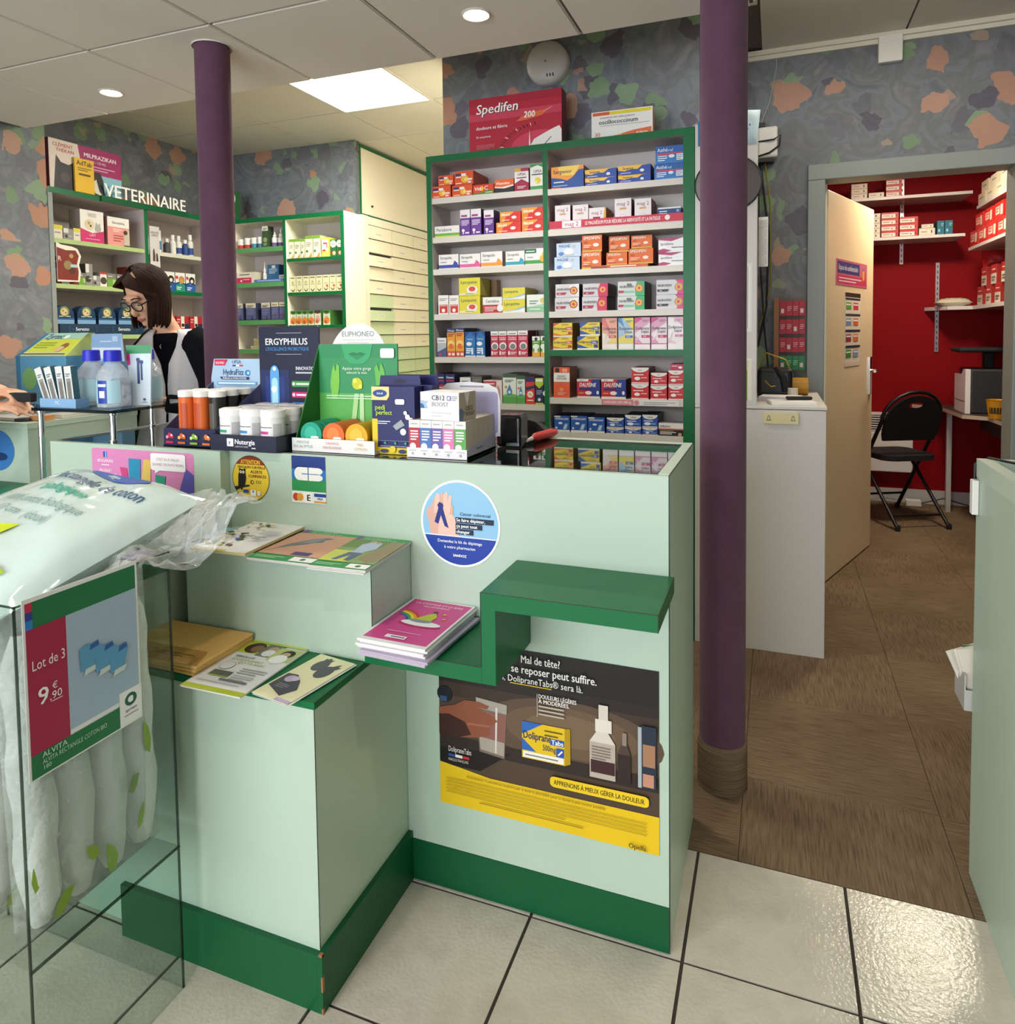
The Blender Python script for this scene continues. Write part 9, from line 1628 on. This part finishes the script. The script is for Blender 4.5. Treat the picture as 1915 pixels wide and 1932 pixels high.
# forehead: swept from the parting towards the temples
for sg, n_ in ((1, 22), (-1, 14)):
    for q in range(n_):
        u_ = q / (n_ - 1)
        s0 = Vector((PX + sg * .004, -.062 + .05 * u_, .104 + .012 * u_)); m1 = Vector((PX + sg * (.030 + .01 * u_), -.083 + .045 * u_, .092 + .008 * u_)); m2 = Vector((sg * (.058 + .006 * u_), -.066 + .045 * u_, .052 + .014 * u_)); m3 = Vector((sg * .079, -.040 + .045 * u_, .006 + .01 * u_)); m4 = Vector((sg * .083, -.034 + .05 * u_, -.030))
        if sg < 0: m2.y += .03; m3.y += .055; m4.y += .06
        pts = [HM @ p for p in (s0, m1, m2, m3, m4)]; e = pts[-1]
        for w_ in (.4, .8, 1.0): pts.append(e + Vector((r_.uniform(-.002, .002), r_.uniform(-.002, .002), -(e.z - 1.356) * w_)))
        hb.tube(pts, [.004, .0062, .0066, .0066, .0066, .0062, .005, .002], 'hair', 6)
wpart('hair', hb)
# face details
fb = MB()
for s_ in (-1, 1):
    ellip(fb, (s_ * .030, -0.084, 0.004), (0.013, 0.006, 0.006), '#e9e4de', HM, 12, 8); ellip(fb, (s_ * .030, -0.089, 0.001), (0.0055, 0.003, 0.005), '#2a1c14', HM, 10, 6)
    fb.tube([HM @ Vector(p) for p in ((s_ * .016, -.089, .010), (s_ * .030, -.0915, .013), (s_ * .045, -.086, .008))], .0022, 'skin', 6)
    fb.tube([HM @ Vector(p) for p in ((s_ * .014, -.096, .030), (s_ * .032, -.096, .036), (s_ * .050, -.084, .030))], .0026, 'hair', 6)
wpart('eyes', fb)
lb = MB(); lb.tube([HM @ Vector(p) for p in ((-.020, -.0905, -.068), (-.008, -.0985, -.065), (0, -.0995, -.0665), (.008, -.0985, -.065), (.020, -.0905, -.068))], [.002, .0042, .0036, .0042, .002], 'lips', 8)
lb.tube([HM @ Vector(p) for p in ((-.018, -.0895, -.0715), (0, -.0975, -.0745), (.018, -.0895, -.0715))], [.002, .005, .002], 'lips', 8); wpart('lips', lb)
gb = MB()
for s_ in (-1, 1):
    gb.tube([HM @ Vector((s_ * .033 + .026 * math.cos(2 * pi * j / 24), -.104 + .006 * abs(math.cos(2 * pi * j / 24)) * (1 if s_ * math.cos(2 * pi * j / 24) > 0 else 0), .0 + .022 * math.sin(2 * pi * j / 24))) for j in range(25)], .0026, 'black', 8, False)
    gb.tube([HM @ Vector(p) for p in ((s_ * .058, -.100, .006), (s_ * .074, -.06, .008), (s_ * .081, .005, .004))], .0026, 'black', 8)
gb.tube([HM @ Vector(p) for p in ((-.009, -.106, .006), (0, -.109, .009), (.009, -.106, .006))], .0024, 'black', 8); wpart('glasses_frame', gb)
gl_ = MB()
for s_ in (-1, 1): gl_.add([HM @ Vector((s_ * .033 + .025 * math.cos(2 * pi * j / 20), -.1035, .021 * math.sin(2 * pi * j / 20))) for j in range(20)], [tuple(range(20))], 'glass_clear')
wpart('glasses_lenses', gl_)
nb = MB(); nb.tube([(-2.50, 2.318, 1.272), (-2.503, 2.314, 1.265), (-2.497, 2.313, 1.260), (-2.50, 2.316, 1.254)], .0022, 'steel', 6); wpart('brooch', nb)

# --- the customer, mostly outside the picture, an arm reaching over the second counter
cu = thing('person', 'customer in a beige coat at the picture edge, hands holding a black wallet', 'person', (-3.0, 1.22, 0))
def upart(name, mb):
    o = mb.obj(name, cu); o.location = (3.0, -1.22, 0); return o
b_ = MB(); K = 'skin'
ellip(b_, (-3.0, 1.24, 1.56), (.075, .095, .12), K); b_.tube([(-3.0, 1.22, 1.50), (-3.0, 1.21, 1.38)], [.055, .06], K, 14); ellip(b_, (-2.985, 1.335, 1.55), (.014, .02, .02), K)
loft(b_, [(-3.0, 1.2, .85, .16, .11, 0), (-3.0, 1.2, 1.1, .15, .10, 0), (-3.0, 1.2, 1.3, .18, .10, 0), (-3.0, 1.2, 1.38, .11, .07, 0)], K)
aR = [(-2.82, 1.2, 1.32), (-2.72, 1.24, 1.10), (-2.62, 1.36, 1.035), (-2.40, 1.525, 1.075)]; aL = [(-3.18, 1.2, 1.32), (-3.15, 1.33, 1.12), (-2.95, 1.5, 1.07), (-2.44, 1.60, 1.125)]
for a in (aR, aL): b_.tube(a, [.05, .043, .038, .028], K, 12)
hand(b_, aR[3], (.95, .25, .12), (-.1, -.2, 1), K, 1.0, .55, 1); hand(b_, aL[3], (.95, -.1, -.05), (0, .1, 1), K, .95, .5, -1)
for s_ in (-1, 1): b_.tube([(-3.0 + s_ * .09, 1.2, .9), (-3.0 + s_ * .095, 1.2, .5), (-3.0 + s_ * .095, 1.18, .1), (-3.0 + s_ * .095, 1.24, .04)], [.095, .065, .045, .04], K, 14)
fuse(upart('body', b_), .006, 4)
b_ = MB(); loft(b_, [(-3.0, 1.2, .55, .23, .17, 0), (-3.0, 1.2, .9, .20, .145, 0), (-3.0, 1.2, 1.15, .185, .13, 0), (-3.0, 1.2, 1.3, .20, .125, 0), (-3.0, 1.2, 1.39, .10, .08, 0)], 'coat_beige')
for a in (aR, aL): b_.tube(a[:3] + [tuple(Vector(a[2]).lerp(Vector(a[3]), .88))], [.078, .07, .064, .052], 'coat_beige', 16)
fuse(upart('coat', b_), .012, 4)
b_ = MB()
for s_ in (-1, 1): b_.tube([(-3.0 + s_ * .09, 1.2, .6), (-3.0 + s_ * .095, 1.2, .1)], [.085, .06], 'dark_grey', 14); b_.tube([(-3.0 + s_ * .095, 1.15, .04), (-3.0 + s_ * .095, 1.32, .035)], [.045, .035], 'black', 12)
upart('trousers', b_)
b_ = MB(); ellip(b_, (-3.0, 1.225, 1.59), (.084, .10, .115), 'hair'); upart('hair', b_)
t = thing('wallet', 'black wallet held in the customer\'s hands at the picture edge', 'wallet', (-2.305, 1.575, 1.098), .15)
bevel(MB().box(-.045, .045, -.012, .012, 0, .03, 'black_soft').obj('wallet', t), .004)
